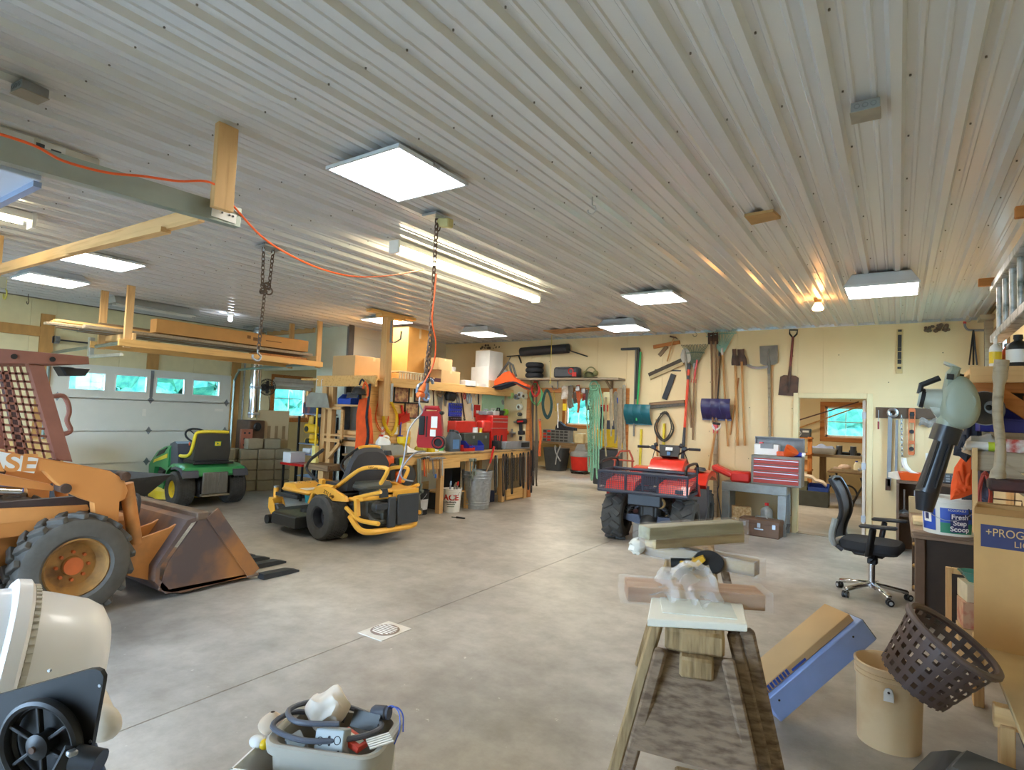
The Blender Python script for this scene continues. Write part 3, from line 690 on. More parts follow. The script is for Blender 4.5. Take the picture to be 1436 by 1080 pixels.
ty=thing('storage_tote','pale grey plastic tote full of electrical parts in the white and blue box','storage tote',(ORI.x,ORI.y-.02,.02),.42)
TG=mat('tote_grey','#aea89b',.45,var=.04)
def rrect(w,d,r,z,n=5):
    return[(x,y,z)for x,y in rr(w,d,r,n)]
m=MB();m.loft([rrect(.3,.2,.04,0),rrect(.34,.235,.05,.24),rrect(.345,.24,.05,.285),rrect(.375,.27,.06,.287),rrect(.38,.275,.06,.315),rrect(.365,.26,.055,.32),rrect(.325,.22,.045,.312),rrect(.31,.205,.045,.24),rrect(.28,.18,.035,.01)],True,False)
m.loft([rrect(.3,.2,.04,0),rrect(.28,.18,.035,.01)],True,True);part('body',m,TG,ty)
def tloc(x,y,z):return TR(ORI.x,ORI.y-.02,.02)@rot(0,0,.42)@V((x,y,z))
m=MB();m.tube([(-.02,.1,.02),(-.17,.06,.05),(-.19,-.06,.06),(-.05,-.1,.055),(.1,-.05,.06),(.13,.05,.05),(.02,.1,.06),(-.12,.09,.075),(-.17,0,.085),(-.1,-.07,.09),(.03,-.05,.09)],.0085,8,sm=5)
single('cable',m,mat('cable_grey','#575b66',.5,var=.08),'thick grey cable coiled on top of the tote of electrical parts','cable',tloc(0,0,.27),.42)
m=MB()
m.sph((0,0,.05),(.07,.05,.058),26,16);m.v=[p+V((.007*sin(60*p.z+3)+.005*sin(110*p.y),.006*sin(75*p.x+1)+.005*sin(120*p.z),.012*sin(60*p.x+20*p.y)+.006*sin(130*p.y)))for p in m.v]
single('plastic_bag',m,mat('bag_cream','#e9d9c6',.45,var=.12,scale=14),'crumpled cream bag lying on the coiled grey cable','bag',tloc(-.06,.05,.30),.4)
def gangbox(w,d,h,label,loc,r,holes=True):
    t=thing('outlet_box',label,'electrical box',loc,0);t.rotation_euler=r
    m=MB();m.box((0,0,0),(w,d,h),None,.004);part('body',m,mat('box_grey_plastic','#a3a9a8',.4,var=.04),t)
    if holes:
        m=MB()
        for(x,z,rr_)in((-.3,.05,.011),(.28,.1,.011)):m.tor((x*w,-d/2-.0005,z*h),rr_,.0012,rot(pi/2,0,0),18,5)
        for(x,z)in((0,.2),(.02,-.05),(.35,-.3),(-.15,-.36)):m.cyl((x*w,-d/2-.001,z*h),(x*w,-d/2+.001,z*h),.0045,n=8)
        part('knockout',m,mat('hole_dark','#2b2d2f',.7),t)
    return t
gangbox(.1,.045,.075,'larger grey junction box with round knockouts standing in the tote',tloc(.02,-.07,.315),(-.35,-.12,.35))
gangbox(.075,.05,.03,'small grey junction box lying flat at the front left of the tote',tloc(-.09,-.085,.3),(.35,.25,-.3))
m=MB();m.box((0,0,0),(.1,.004,.05));m.box((0,.012,-.024),(.1,.026,.003));single('cover_plate',m,mat('plate_dark','#4a4a48',.4,.5),'dark metal cover plate leaning at the back of the tote','cover plate',tloc(.07,.06,.32),.25,rx=-.5)
m=MB();m.lathe([(.0,0),(.016,0),(.022,.01),(.022,.05),(.018,.055),(.02,.058),(.02,.064),(0,.064)],18,zto((.9,.1,.1)));
single('plug',m,mat('plug_grey','#4b4f5a',.5),'dark grey heavy duty plug at the back right of the tote','plug',tloc(.08,.09,.335),.2)
m=MB();m.tube([(0,0,0),(.03,.02,.035),(.07,.01,.03),(.09,-.01,-.01),(.085,-.03,-.05)],.0022,6,sm=5);m.tube([(.0,.01,0),(.04,.03,.03),(.08,.02,.02),(.1,-.005,-.02)],.0022,6,sm=5)
single('wire',m,mat('wire_blue','#3a5fc8',.4),'thin blue wires curling over the right rim of the tote','wire',tloc(.11,.07,.33),.2)
m=MB();m.box((0,0,0),(.09,.05,.02),None,.002);m.mi(1).box((0,0,.0105),(.07,.02,.001));single('carton',m,[mat('carton_red','#c8412c',.6),PAPER],'small red and white carton lying in the tote','carton',tloc(.075,-.045,.315),.1,ry=.2)
m=MB()
for k in range(5):m.bar((k*.012,0,0),(k*.012+.01,.07,.012),.006,.004)
single('cable_ties',m,WHITEP,'white plastic strips beside the small red carton in the tote','cable ties',tloc(.12,-.05,.322),-.5)
m=MB();m.grid(lambda u,v:((.045+.012*sin(9*u*6.28))*cos(6.28*u)*sin(pi*(.1+.85*v)),.04*sin(6.28*u)*sin(pi*(.1+.85*v)),.075*v),18,8)
single('glove',m,mat('glove_cream','#e3cdb4',.8,var=.15),'crumpled cream glove at the left edge of the white box','glove',tloc(-.2,.04,.25),.6)
m=MB();m.sph((0,0,.02),(.03,.02,.02));m.mi(1).sph((.03,0,.02),(.016,.016,.016));single('spray_nozzle',m,[WHITEP,YELLOW],'small white and yellow fitting beside the cream glove','fitting',tloc(-.2,-.04,.25),.2)
p=atz(540,885,0)
t=thing('drain_cover','square white sheet with a round brown drain grate on the floor','drain',(p.x,p.y,0),.0)
m=MB();m.box((0,0,.002),(.24,.3,.004));part('plate',m,mat('drain_plate','#d9d2c8',.6),t)
m=MB();m.lathe([(0,.004),(.1,.004),(.105,.008),(.1,.011),(0,.011)],30)
part('grate',m,mat('grate_brown','#8d7a6c',.6,.2,var=.2),t)
m=MB()
for a in range(-3,4):
    w=(.088**2-(a*.024)**2)**.5;m.bx((-w,a*.024-.005,.0105),(w,a*.024+.005,.0125))
part('slot',m,mat('slot_pale','#e6e0d8',.6),t)
for o in list(COL.objects):
    if o.parent is None and o.get('category')in('box','storage tote','cable','bag','electrical box','cover plate','plug','wire','carton','cable ties','glove','fitting')and(o.location-ORI).length<1:
        o.location=V((ORI.x+.05,ORI.y-.03,0))+(o.location-V((ORI.x,ORI.y,0)))*1.17;o.scale=(1.17,)*3
        if o['category']not in('box','glove','fitting'):o.location+=_r*.055
# ------------------------------------------------------------------ wheels for the small machines
def wheel(parent,loc,R,w,rim,tm,rm,lug=0,lugh=.012,chev=False,dish=.3,side=1,rows=0):
    ax_=rot(-side*pi/2,0,0)
    m=MB().at(TR(loc)@ax_);tyre(m,R,w,rim,lug,32,lugh,chev)
    if rows:
        n=int(2*pi*R/.04)
        for r in range(rows):
            for k in range(n):
                a=2*pi*(k+.5*(r%2))/n;m.box((0,0,0),(.008,.028,w*.8/rows*.72),rot(0,0,a)@TR(R+.001,0,(r-(rows-1)/2)*w*.8/rows))
    t=part('wheel',m,tm,parent)
    m=MB().at(TR(loc)@ax_)
    m.lathe([(rim*1.04,w*.44),(rim,w*.45),(rim*.93,w*.3),(rim*.85,w*dish),(rim*.45,w*dish*.8),(rim*.4,w*dish+.02),(rim*.25,w*dish+.025),(rim*.22,w*dish+.04),(0,w*dish+.04)],24,None,False)
    m.lathe([(rim*1.04,-w*.44),(rim*.9,-w*.3),(rim*.8,0),(0,0)],24,None,False)
    part('rim',m,rm,t);return t
# ------------------------------------------------------------------ green lawn tractor
JG=mat('tractor_green','#2f8a4a',.3,var=.05,coat=.3);JY=mat('tractor_yellow','#e2c72f',.4,var=.05);JD=mat('tractor_charcoal','#4b4c52',.5,var=.06);JK=mat('seat_charcoal','#3c3830',.65,var=.1)
jt=thing('lawn_tractor','green lawn tractor with a black and yellow seat in front of the white garage door','lawn tractor',(-9.1,5.0,0),R_(174))
for sy in(1,-1):
    wheel(jt,(0,sy*.39,.268),.266,.26,.125,TYREK,JY,side=sy,rows=6)
    wheel(jt,(1.25,sy*.37,.19),.187,.15,.1,TYREK,JY,side=sy,dish=.15)
m=MB()       # fender pan with round wheel arches
sec=lambda y,dz:[(-.3,y,.50+dz),(-.26,y,.60+dz),(-.1,y,.645+dz),(.2,y,.64+dz),(.34,y,.57+dz),(.44,y,.44+dz),(.47,y,.3+dz)]
rings=[]
for y in(-.47,-.44,-.28,-.25,.25,.28,.44,.47):
    rings.append(sec(y,-.025 if abs(y)>.46 else 0)+[(p[0]*.97,p[1],p[2]-.03)for p in sec(y,-.025 if abs(y)>.46 else 0)[::-1]])
m.loft(rings);part('fender',m,JG,jt)
for sy in(1,-1):
    m=MB();m.loft([[(x,sy*y,z)for x,z in((-.33,.46),(-.31,.55),(-.2,.6),(.0,.61),(.12,.58),(.12,.55),(-.02,.58),(-.2,.56),(-.28,.5))]for y in(.26,.3,.48,.495)]);part('fender_trim',m,JD,jt)
    m=MB();m.loft([[(x,sy*y,z)for x,z in((.42,.28),(.85,.25),(.85,.28),(.42,.31))]for y in(.2,.47)]);m.bx((.42,sy*.46,.2),(.85,sy*.48,.285),.004);part('footboard',m,JG,jt)
m=MB();m.bx((-.31,-.19,.2),(-.27,.19,.53),.01)
for k in range(7):m.bx((-.316,-.165+k*.055-.008,.22),(-.31,-.165+k*.055+.008,.52))
part('rear_panel',m,mat('panel_grey','#77756e',.6,.2,var=.1),jt)
m=MB();m.bx((-.36,-.2,.17),(-.25,.2,.195));part('hitch_plate',m,mat('hitch_tan','#8c8570',.6,.2),jt)
m=MB();m.bx((-.25,-.24,.15),(1.2,.24,.42),.04);part('chassis',m,BLACKM,jt)
m=MB()       # seat
m.loft([[(.42,y*.9,.70),(.42,y,.76),(.2,y,.77),(.02,y,.79),(-.06,y*1.0,.9),(-.1,y*.96,1.1),(-.13,y*.85,1.14),(-.17,y*.9,1.1),(-.15,y,.85),(-.1,y,.7)]for y in(-.27,-.24,-.1,.1,.24,.27)]);st=part('seat',m,JK,jt)
m=MB();m.tube([(.38,.275,.74),(.15,.285,.75),(.0,.285,.79),(-.08,.282,.9),(-.12,.265,1.08),(-.14,.22,1.14),(-.15,0,1.15),(-.14,-.22,1.14)],.026,8,sm=4);part('piping',m,JY,st)
m=MB();m.box((-.165,-.06,.96),(.004,.1,.075),(0,R_(-6),0),.003);em=part('badge',m,JG,st)
m=MB();m.box((-.168,-.06,.96),(.003,.084,.06),(0,R_(-6),0));m.mi(1).loft([[(-.171-x,-.06+y,.96+z)for y,z in((-.03,-.012),(-.01,.0),(.005,.018),(.03,.02),(.015,.005),(.025,-.018),(.0,-.008))]for x in(0,.003)]);part('emblem',m,[JY,JG],em)
m=MB();m.bx((-.15,-.26,.64),(.3,.26,.7),.01);m.tube([(-.2,-.3,.66),(-.2,.3,.66)],.015);part('seat_base',m,BLACKM,jt)
m=MB();m.loft([[(x,y,z)for x,z in((.52,.3),(.5,.7),(.56,.92),(.68,.95),(.86,.9),(.86,.3))]for y in(-.26,-.22,.22,.26)]);part('dash',m,JD,jt)
m=MB();hood=lambda y,q:[(.8,y,.45),(.8,y,.9*q),(1.1,y,.86*q),(1.4,y,.76*q),(1.6,y,.6*q),(1.66,y,.48),(1.62,y,.3),(1.4,y,.3),(1.38,y,.48),(1.1,y,.5)]
m.loft([hood(-.29,.9),hood(-.26,.97),hood(-.12,1.02),hood(.12,1.02),hood(.26,.97),hood(.29,.9)]);hd=part('hood',m,JG,jt)
for sy in(1,-1):
    m=MB();m.loft([[(x,sy*y,z)for x,z in((.86,.74),(1.4,.6),(1.45,.54),(1.3,.58),(.86,.67))]for y in(.285,.298)]);part('stripe',m,JY,hd)
    m=MB();m.loft([[(x,sy*y,z)for x,z in((.9,.84),(1.2,.76),(1.36,.65),(1.0,.74))]for y in(.278,.296)]);part('vent',m,BLACK,hd)
m=MB();m.bx((.9,-.24,.36),(1.35,.24,.5),.02);m.cyl((1.0,.25,.4),(1.2,.25,.4),.05);part('engine',m,mat('engine_dark','#3a3632',.6,.4,var=.3),jt)
m=MB();m.cyl((.6,0,.9),(.47,0,1.03),.025);m.tor((.46,0,1.05),.18,.016,rot(0,R_(-38),0),32,8)
for a in(.5,2.6,4.7):m.bar(TR(.46,0,1.05)@rot(0,R_(-38),0)@V((0,0,-.02)),TR(.46,0,1.05)@rot(0,R_(-38),0)@V((.18*cos(a),.18*sin(a),0)),.02,.01)
part('steering_wheel',m,BLACK,jt)
for(x,y,z)in((.56,.24,.8),(.5,.1,.9)):
    m=MB();m.bar((x-.1,y,z-.12),(x,y,z),.008,.012);m.mi(1).box((x,y,z+.02),(.03,.02,.06),None,.006);part('lever',m,[BLACKM,ORANGE],jt)
m=MB();m.loft([rrect(.72,1.12,.25,.07,6),rrect(.72,1.12,.25,.19,6),rrect(.6,1.0,.22,.235,6)],True,True)
m.v=[p+V((.64,0,0))for p in m.v];part('mower_deck',m,JY,jt)
m=MB();m.cyl((.5,.3,.23),(.5,.3,.3),.12);m.cyl((.78,.3,.23),(.78,.3,.3),.1);part('spindle_cover',m,BLACK,jt)
# ------------------------------------------------------------------ yellow zero-turn mower (its left side faces the camera)
CY=mat('mower_yellow','#eeae3e',.35,var=.05,coat=.3);CK=mat('mower_black','#2a2c2d',.5,var=.15);CS=mat('seat_vinyl','#3a3b3f',.6,var=.06)
zt=thing('zero_turn_mower','yellow zero-turn mower with black seat in front of the workbench','riding mower',(-5.74,5.14,0),R_(175))
def zp(x,y):q=aty(x,y,4.68);return(wm(zt).inverted()@q)
def zpts(pts,yy):                    # outline read on the near side, carried to local y = yy
    return[V((p.x,yy,p.z))for p in(zp(*q)for q in pts)]
for sy in(1,-1):
    wheel(zt,(0,sy*.45,.272),.269,.28,.12,TYREK,mat('rim_dark','#3b3c40',.45,.3),side=sy,rows=7,dish=.1)
    m=MB().at(TR(1.28,sy*.36,.13)@rot(pi/2,0,0));tyre(m,.125,.11,.05,0,24);cw=part('caster_wheel',m,TYREK,zt)
    m=MB().at(TR(1.28,sy*.36,.13)@rot(pi/2,0,0));m.cyl((0,0,-.07),(0,0,.07),.02);part('axle',m,STEEL,cw)
    m=MB()
    for s in(-1,1):m.prism([(1.22,.1),(1.3,.08),(1.42,.2),(1.42,.3),(1.34,.34),(1.27,.25)],.012,frame((0,sy*.36+s*.075+.006,0),(1,0,0),(0,0,1)))
    m.bx((1.32,sy*.36-.08,.26),(1.43,sy*.36+.08,.34),.01);m.cyl((1.38,sy*.36,.32),(1.38,sy*.36,.47),.036,n=16);m.mi(1).cyl((1.38,sy*.36,.47),(1.38,sy*.36,.49),.04,n=16)
    part('caster_fork',m,[CY,STEEL],zt)
    m=MB();m.bar((1.38,sy*.36,.39),(.9,sy*.3,.38),.05,.05,b=.006);part('caster_arm',m,CK,zt)
    m=MB();yy=sy*.43
    m.tube([V((p.x,yy,p.z))for p in zpts([(427,706),(433,693),(440,685),(452,682),(466,684)],0)],.026,8,sm=4)
    fr=part('frame_tube',m,CY,zt)
    P=zpts([(446,684),(468,683),(492,696),(494,703),(470,702),(443,691)],0)
    m=MB();m.prism([(p.x,p.z)for p in P],.05,frame((0,yy+sy*.06-.025,0),(1,0,0),(0,0,1))if False else frame((0,yy+sy*.06+.025,0),(1,0,0),(0,0,1)),.006);sp=part('side_panel',m,CY,zt)
    k_=0 if sy>0 else.28
    m=MB();m.tube([V((p.x*(1 if sy>0 else.8)+k_,sy*.36,p.z-k_*.25))for p in zpts([(462,684),(480,671),(497,660),(512,656),(534,656),(541,658),(541,663),(533,676),(531,678)],0)],.025,8,sm=3);part('arm_rest',m,CY,zt)
    e_=1 if sy>0 else.72
    m=MB();m.tube([V((p.x*e_,yy,p.z))for p in zpts([(485,712),(503,727),(514,731),(536,734)],0)],.026,8,sm=3)
    m.bar(V((zp(502,700).x*e_,yy,zp(502,700).z)),V((zp(503,724).x*e_,yy,zp(503,724).z)),.05,.05)
    m.tube([V((p.x*e_,sy*.4,p.z))for p in zpts([(494,699),(512,695),(536,690)],0)],.022,8);part('rear_frame',m,CY,zt)
    m=MB();m.tube([V((p.x,sy*.27,p.z))for p in zpts([(447,684),(430,681),(408,664),(405,655),(412,645),(431,631)],0)],.017,8,sm=4);m.mi(1).tube([V((p.x,sy*.27,p.z))for p in zpts([(414,643),(430,632)],0)],.022,8);part('lap_bar',m,[CK,BLACK],zt)
q0,q1=zp(457,690),zp(478,696)
text('lettering','ZT1 54P',.062,mat('print_dark','#5a3410',.6),zt,frame(V(((q0.x+q1.x)/2,.43+.06+.028,(q0.z+q1.z)/2)),(-1,0,-.27),(-.27,0,1)),.001,1,.001)
q0=zp(522,655.5);text('lettering','Cub Cadet',.04,mat('print_dark','#5a3410',.6),zt,frame(V((q0.x,.386,q0.z-.005)),(-1,0,0),(0,0,1)),.001)
m=MB();m.tube([(-.42,-.43,.33),(-.6,-.42,.2),(-.68,-.3,.17),(-.7,0,.17),(-.68,.3,.17),(-.6,.42,.2),(-.42,.43,.33)],.035,8,sm=4);part('rear_bumper',m,CY,zt)
m=MB();m.tube([(-.35,-.4,.52),(-.55,-.4,.54),(-.62,-.34,.55),(-.62,.34,.55),(-.55,.4,.54),(-.35,.4,.52)],.025,8,sm=3);part('rear_rail',m,CY,zt)
m=MB();m.bx((.6,-.36,.44),(1.26,.36,.5),.03);m.loft([[(x,y,z)for x,z in((.9,.5),(1.25,.5),(1.22,.55),(.98,.55))]for y in(-.33,.33)]);fp=part('foot_plate',m,CY,zt)
m=MB()
for i in range(3):
    for j in range(4):m.cyl((1.03+i*.06,-.2+j*.13,.548),(1.03+i*.06,-.2+j*.13,.553),.01,n=8)
part('grip_hole',m,CK,fp)
m=MB();m.bx((.72,.1,.5),(.88,.3,.504));part('warning_label',m,PAPER,fp)
m=MB();m.prism([(.3,-.7),(.85,-.7),(1.1,-.45),(1.1,.45),(.85,.7),(.3,.7)],.14,TR(0,0,.1),.012);m.cyl((.6,.3,.24),(.6,.3,.29),.13);m.cyl((.6,-.3,.24),(.6,-.3,.29),.13);dk=part('mower_deck',m,CK,zt)
m=MB();m.bx((.32,-.62,.238),(.86,.62,.243));part('deck_grime',m,mat('deck_grime','#4c5140',.9,var=.25,scale=20),dk)
for sy in(1,-1):
    m=MB().at(TR(1.17,sy*.55,.09)@rot(pi/2,0,0));m.cyl((0,0,-.04),(0,0,.04),.06);part('gauge_wheel',m,BLACK,dk)
m=MB();m.bx((-.5,-.28,.15),(.62,.28,.45),.03);part('chassis',m,CK,zt)
m=MB()
def srow(y):
    k=1-(abs(y)/.29)**4*.16
    return[(.42,y,.56),(.44,y,.62),(.3,y,.66),(.05,y,.66),(-.02,y,.72),(-.08,y,.95*k+.02),(-.13,y,1.1*k),(-.17,y,1.12*k),(-.21,y,1.06*k),(-.17,y,.8),(-.14,y,.58),(.1,y,.54)]
m.loft([srow(y)for y in(-.29,-.27,-.2,-.1,0,.1,.2,.27,.29)]);s_=part('seat',m,CS,zt)
m=MB();m.tube([(-.16,y,1.125*(1-(abs(y)/.29)**4*.16))for y in(-.16,-.1,0,.1,.16)],.02,6,sm=3);part('headrest_trim',m,CY,s_)
m=MB();m.bx((-.15,-.3,.48),(.45,.3,.55),.01);m.bx((.1,.28,.5),(.4,.38,.62),.02);m.bx((.1,-.38,.5),(.4,-.28,.62),.02);m.mi(1).bx((.3,.3,.6),(.38,.36,.69),.01);part('console',m,[CK,CY],zt)
EN=mat('engine_grey','#55544c',.55,.4,var=.35,scale=10)
m=MB();m.bx((-.55,-.26,.28),(-.2,.26,.5),.02);m.cyl((-.38,0,.5),(-.38,0,.6),.24,.22,24);m.cyl((-.38,0,.6),(-.38,0,.64),.2,.14,24)
for k in range(5):m.bx((-.6,.26+k*.012,.3),(-.3,.264+k*.012,.5))
m.cyl((-.58,.3,.32),(-.58,-.3,.32),.06);m.cyl((-.6,.2,.44),(-.69,.2,.44),.07,n=16);m.bx((-.68,.05,.24),(-.56,.16,.4),.015);m.tube([(-.6,.3,.36),(-.68,.3,.3),(-.68,.15,.27),(-.6,.05,.3)],.025,8,sm=3);eng=part('engine',m,EN,zt)
m=MB();m.bx((-.5,-.15,.6),(-.22,.3,.71),.04);part('air_filter_cover',m,mat('cover_dark','#4a4b44',.5),eng)
m=MB();m.bx((-.74,.0,.2),(-.7,.12,.56),.012);m.bx((-.73,.12,.42),(-.7,.3,.5),.01);m.bx((-.74,-.36,.22),(-.7,-.02,.58),.012);m.prism([(0,0),(.12,0),(.1,.1),(.02,.1)],.03,frame((-.7,.1,.56),(0,1,0),(0,0,1)));part('rear_guard',m,mat('guard_black','#35373a',.5,var=.1),zt)
m=MB();m.prism([(-.3,-.4),(-.66,-.4),(-.66,.02),(-.5,.1),(-.3,.1)],.03,TR(0,0,.6),.006);m.bx((-.68,-.4,.5),(-.65,.0,.63),.006);part('rear_fender',m,CY,zt)
p=atz(468,757,0);p2=atz(490,754,0)
t=thing('air_blower','small black and tan hand tool on the floor behind the zero-turn mower wheel','hand tool',(p.x,p.y-.05,0),math.atan2(p2.y-p.y,p2.x-p.x))
m=MB();m.tube([(-.06,0,.02),(-.02,0,.05),(.04,0,.045),(.12,0,.035)],.018,8,sm=3);part('nozzle',m,BLACK,t)
m=MB();m.lathe([(.015,0),(.035,.02),(.035,.06),(.02,.1),(0,.1)],16,zto((1,0,0),(.12,0,.036)));part('head',m,mat('tan_rubber','#8c8468',.6),t)
# ------------------------------------------------------------------ red quad bike seen from behind
QR=mat('quad_red','#d5301f',.3,var=.05,coat=.4);QK=mat('quad_black','#26282c',.45,var=.12);QM=mat('quad_metal','#3d3c3a',.55,.5,var=.25);QB=mat('basket_blue_black','#3a3f4d',.5,.2,var=.1)
a95=R_(95);fw=V((cos(a95),sin(a95),0));rt_=V((fw.y,-fw.x,0));base=V((-3.16,7.36,0))+rt_*.46
qd=thing('quad_bike','red quad bike with black rear mesh basket parked before the tool wall','quad bike',base,a95)
for sy in(1,-1):
    wheel(qd,(0,sy*.45,.305),.285,.27,.14,TYREK,QM,lug=11,lugh=.022,chev=True,side=sy,dish=.15)
    wheel(qd,(1.25,sy*.44,.3),.285,.22,.14,TYREK,QM,lug=11,lugh=.022,chev=True,side=sy,dish=.15)
m=MB();m.bx((-.1,-.15,.3),(1.2,.15,.62),.05);m.bx((-.12,-.09,.25),(.1,.09,.5),.03);m.sph((-.08,0,.27),(.14,.11,.11));m.cyl((0,-.4,.3),(0,.4,.3),.025);part('chassis',m,QM,qd)
for sy in(1,-1):
    m=MB();m.prism([(.08,.22),(.34,.28),(.34,.36),(.12,.36)],.08,frame((-.06,0,0),(0,sy,0),(0,0,1))@TR(0,0,-.04),.01);m.bar((-.05,sy*.1,.5),(-.02,sy*.36,.33),.03,.03);part('suspension_arm',m,mat('arm_bluegrey','#3c4150',.5,.2),qd)
    m=MB();A_,B_=V((-.1,sy*.14,.62)),V((-.08,sy*.3,.33));m.cyl(A_,B_,.022)
    for k in range(8):q=A_.lerp(B_,.1+k*.1);m.tor(q,.038,.01,zto(B_-A_),18,6)
    part('shock_absorber',m,mat('spring_dark','#3a3a3a',.4,.4),qd)
    m=MB();m.loft([[(x,sy*y,z)for x,z in((.72,.72),(.9,.85),(1.2,.9),(1.55,.84),(1.62,.72),(1.5,.76),(1.2,.82),(.92,.77),(.78,.66))]for y in(.2,.3,.5,.56)]);part('front_fender',m,QR,qd)
    m=MB();m.loft([[(.68,sy*.3,.62),(.78,sy*.56,.68),(.9,sy*.58,.7),(.86,sy*.3,.7)],[(.6,sy*.34,.42),(.68,sy*.6,.45),(.76,sy*.6,.45),(.74,sy*.34,.44)],[(.55,sy*.36,.26),(.6,sy*.58,.26),(.7,sy*.58,.26),(.68,sy*.36,.26)]]);part('mud_flap',m,mat('flap_grey','#3b3e45',.5),qd)
    m=MB();m.loft([[(x,sy*y,z)for x,z in((-.3,.66),(-.2,.78),(.1,.82),(.4,.76),(.5,.6),(.42,.6),(.3,.7),(.1,.76),(-.16,.72))]for y in(.15,.3,.54)]);part('rear_fender',m,QR,qd)
    m=MB();m.bx((.3,sy*.2,.28),(.8,sy*.52,.31),.01);m.bx((.0,sy*.28,.45),(.45,sy*.31,.7),.01);part('foot_well',m,mat('well_maroon','#4a2224',.6),qd)
m=MB();m.loft([[(x,y,z)for x,z in((.15,.72),(.1,.88),(.4,.92),(.7,.9),(.85,.86),(.85,.72))]for y in(-.17,-.13,.13,.17)]);part('seat',m,BLACK,qd)
m=MB();m.loft([[(x,y,z)for x,z in((.72,.74),(.7,.9),(.85,1.02),(1.05,1.05),(1.2,.95),(1.25,.74))]for y in(-.24,-.17,0,.17,.24)]);part('tank_cover',m,QR,qd)
m=MB();m.cyl((1.05,-.42,.9),(1.05,-.42,.94),.09,.07,20);part('fuel_cap',m,QK,qd)
m=MB();m.loft([[(1.0+x,y,z)for x,y,z in((-.1,-.13,1.08),(-.1,.13,1.08),(-.02,.16,1.24),(-.02,-.16,1.24))],[(1.0+x,y,z)for x,y,z in((.1,-.1,1.02),(.1,.1,1.02),(.12,.1,1.2),(.12,-.1,1.2))]]);ds=part('dash_pod',m,QK,qd)
m=MB();m.box((.923,0,1.185),(.004,.1,.05),(0,R_(25),0));m.mi(1).box((.905,0,1.12),(.02,.05,.05),None,.004);part('display',m,[mat('lcd','#d8dcdc',.2),mat('key_fob','#5a88b8',.5)],ds)
m=MB();m.tube([(.86,.44,1.2),(.9,.28,1.2),(1.0,.14,1.12),(1.05,0,1.08),(1.0,-.14,1.12),(.9,-.28,1.2),(.86,-.44,1.2)],.014,8,sm=4);hb=part('handlebar',m,QK,qd)
for sy in(1,-1):
    m=MB();m.cyl((.9,sy*.29,1.2),(.86,sy*.45,1.2),.02,n=12);part('grip',m,RUBBER,hb)
    m=MB();m.box((.9,sy*.22,1.2),(.05,.07,.06),None,.01);m.cyl((.88,sy*.2,1.23),(.88,sy*.16,1.25),.03);m.tube([(.93,sy*.26,1.2),(1.0,sy*.42,1.19)],.007);part('brake_lever',m,QK,hb)
    m=MB();m.tube([(.92,sy*.2,1.18),(1.0,sy*.25,1.0),(1.05,sy*.12,.9)],.006,6,sm=4);part('control_cable',m,RUBBER,hb)
m=MB();x0,x1,yw,z0,z1=-.46,.12,.56,.68,.92;rb=.022
for z in(z0,z1):
    m.tube([(x0,-yw,z),(x0,yw,z),(x1,yw,z),(x1,-yw,z)],rb,6,closed=True)
for(x,y)in((x0,-yw),(x0,yw),(x1,-yw),(x1,yw),(x0,-.2),(x0,.2),(x0,-.02)):m.cyl((x,y,z0),(x,y,z1),.014,n=6)
bs=part('basket',m,QB,qd)
m=MB()
for k in range(1,46):
    y=-yw+2*yw*k/46;m.bar((x0,y,z0),(x0,y,z1),.015,.003);m.bar((x1,y,z0),(x1,y,z1),.004,.003);m.bar((x0,y,z0),(x1,y,z0),.004,.003)
for k in range(1,10):
    z=z0+(z1-z0)*k/10;m.bar((x0,-yw,z),(x0,yw,z),.003,.004);m.bar((x1,-yw,z),(x1,yw,z),.003,.004);m.bar((x0,yw,z),(x1,yw,z),.003,.004);m.bar((x0,-yw,z),(x1,-yw,z),.003,.004)
part('mesh_screen',m,QB,bs)
for sy in(1,-1):
    m=MB();m.tube([(x0+.02,sy*(yw-.02),z1),(x0+.04,sy*(yw-.02),z1+.12),(x1+.05,sy*(yw-.02),z1+.13),(x1+.12,sy*(yw-.02),z1)],.018,8,sm=3);part('loop_handle',m,BLACKM,bs)
m=MB();m.cyl((-.3,-.2,.56),(.3,-.2,.56),.065,n=20);m.mi(1).tor((-.3,-.2,.56),.055,.016,rot(0,pi/2,0),20,8);part('exhaust',m,[QM,mat('tip_bronze','#9a8158',.35,.7)],qd)
m=MB();m.bx((-.34,-.22,.5),(-.28,.22,.66),.02);m.box((-.3,-.43,.72),(.02,.09,.05));part('rear_plate',m,QK,qd)
# ------------------------------------------------------------------ tools and straps that hang on a wall
def hthing(name,label,cat,axis,c,p0,p1,group=None):
    """p0 = photo point of the upper end, p1 = lower end, on the plane axis=c; local z runs up the tool, -y comes out of the wall"""
    g=aty if axis=='y' else atx
    a,b=g(*p0,c),g(*p1,c);z=(a-b).normalized();r=V((1,0,0))if axis=='y' else V((0,1,0))
    y=z.cross(r).normalized();x=y.cross(z)
    M=MX(((x.x,y.x,z.x),(x.y,y.y,z.y),(x.z,y.z,z.z)))
    t=thing(name,label,cat,b,0,group);t.rotation_euler=M.to_euler();return t,(a-b).length
def pole(m,z0,z1,r,r1=None):m.cyl((0,0,z0),(0,0,z1),r,r1,10)
def dgrip(m,z,w=.055,r=.012):m.tube([(0,0,z),(-w,0,z+.06),(-w,0,z+.11),(w,0,z+.11),(w,0,z+.06),(0,0,z)],r,8)
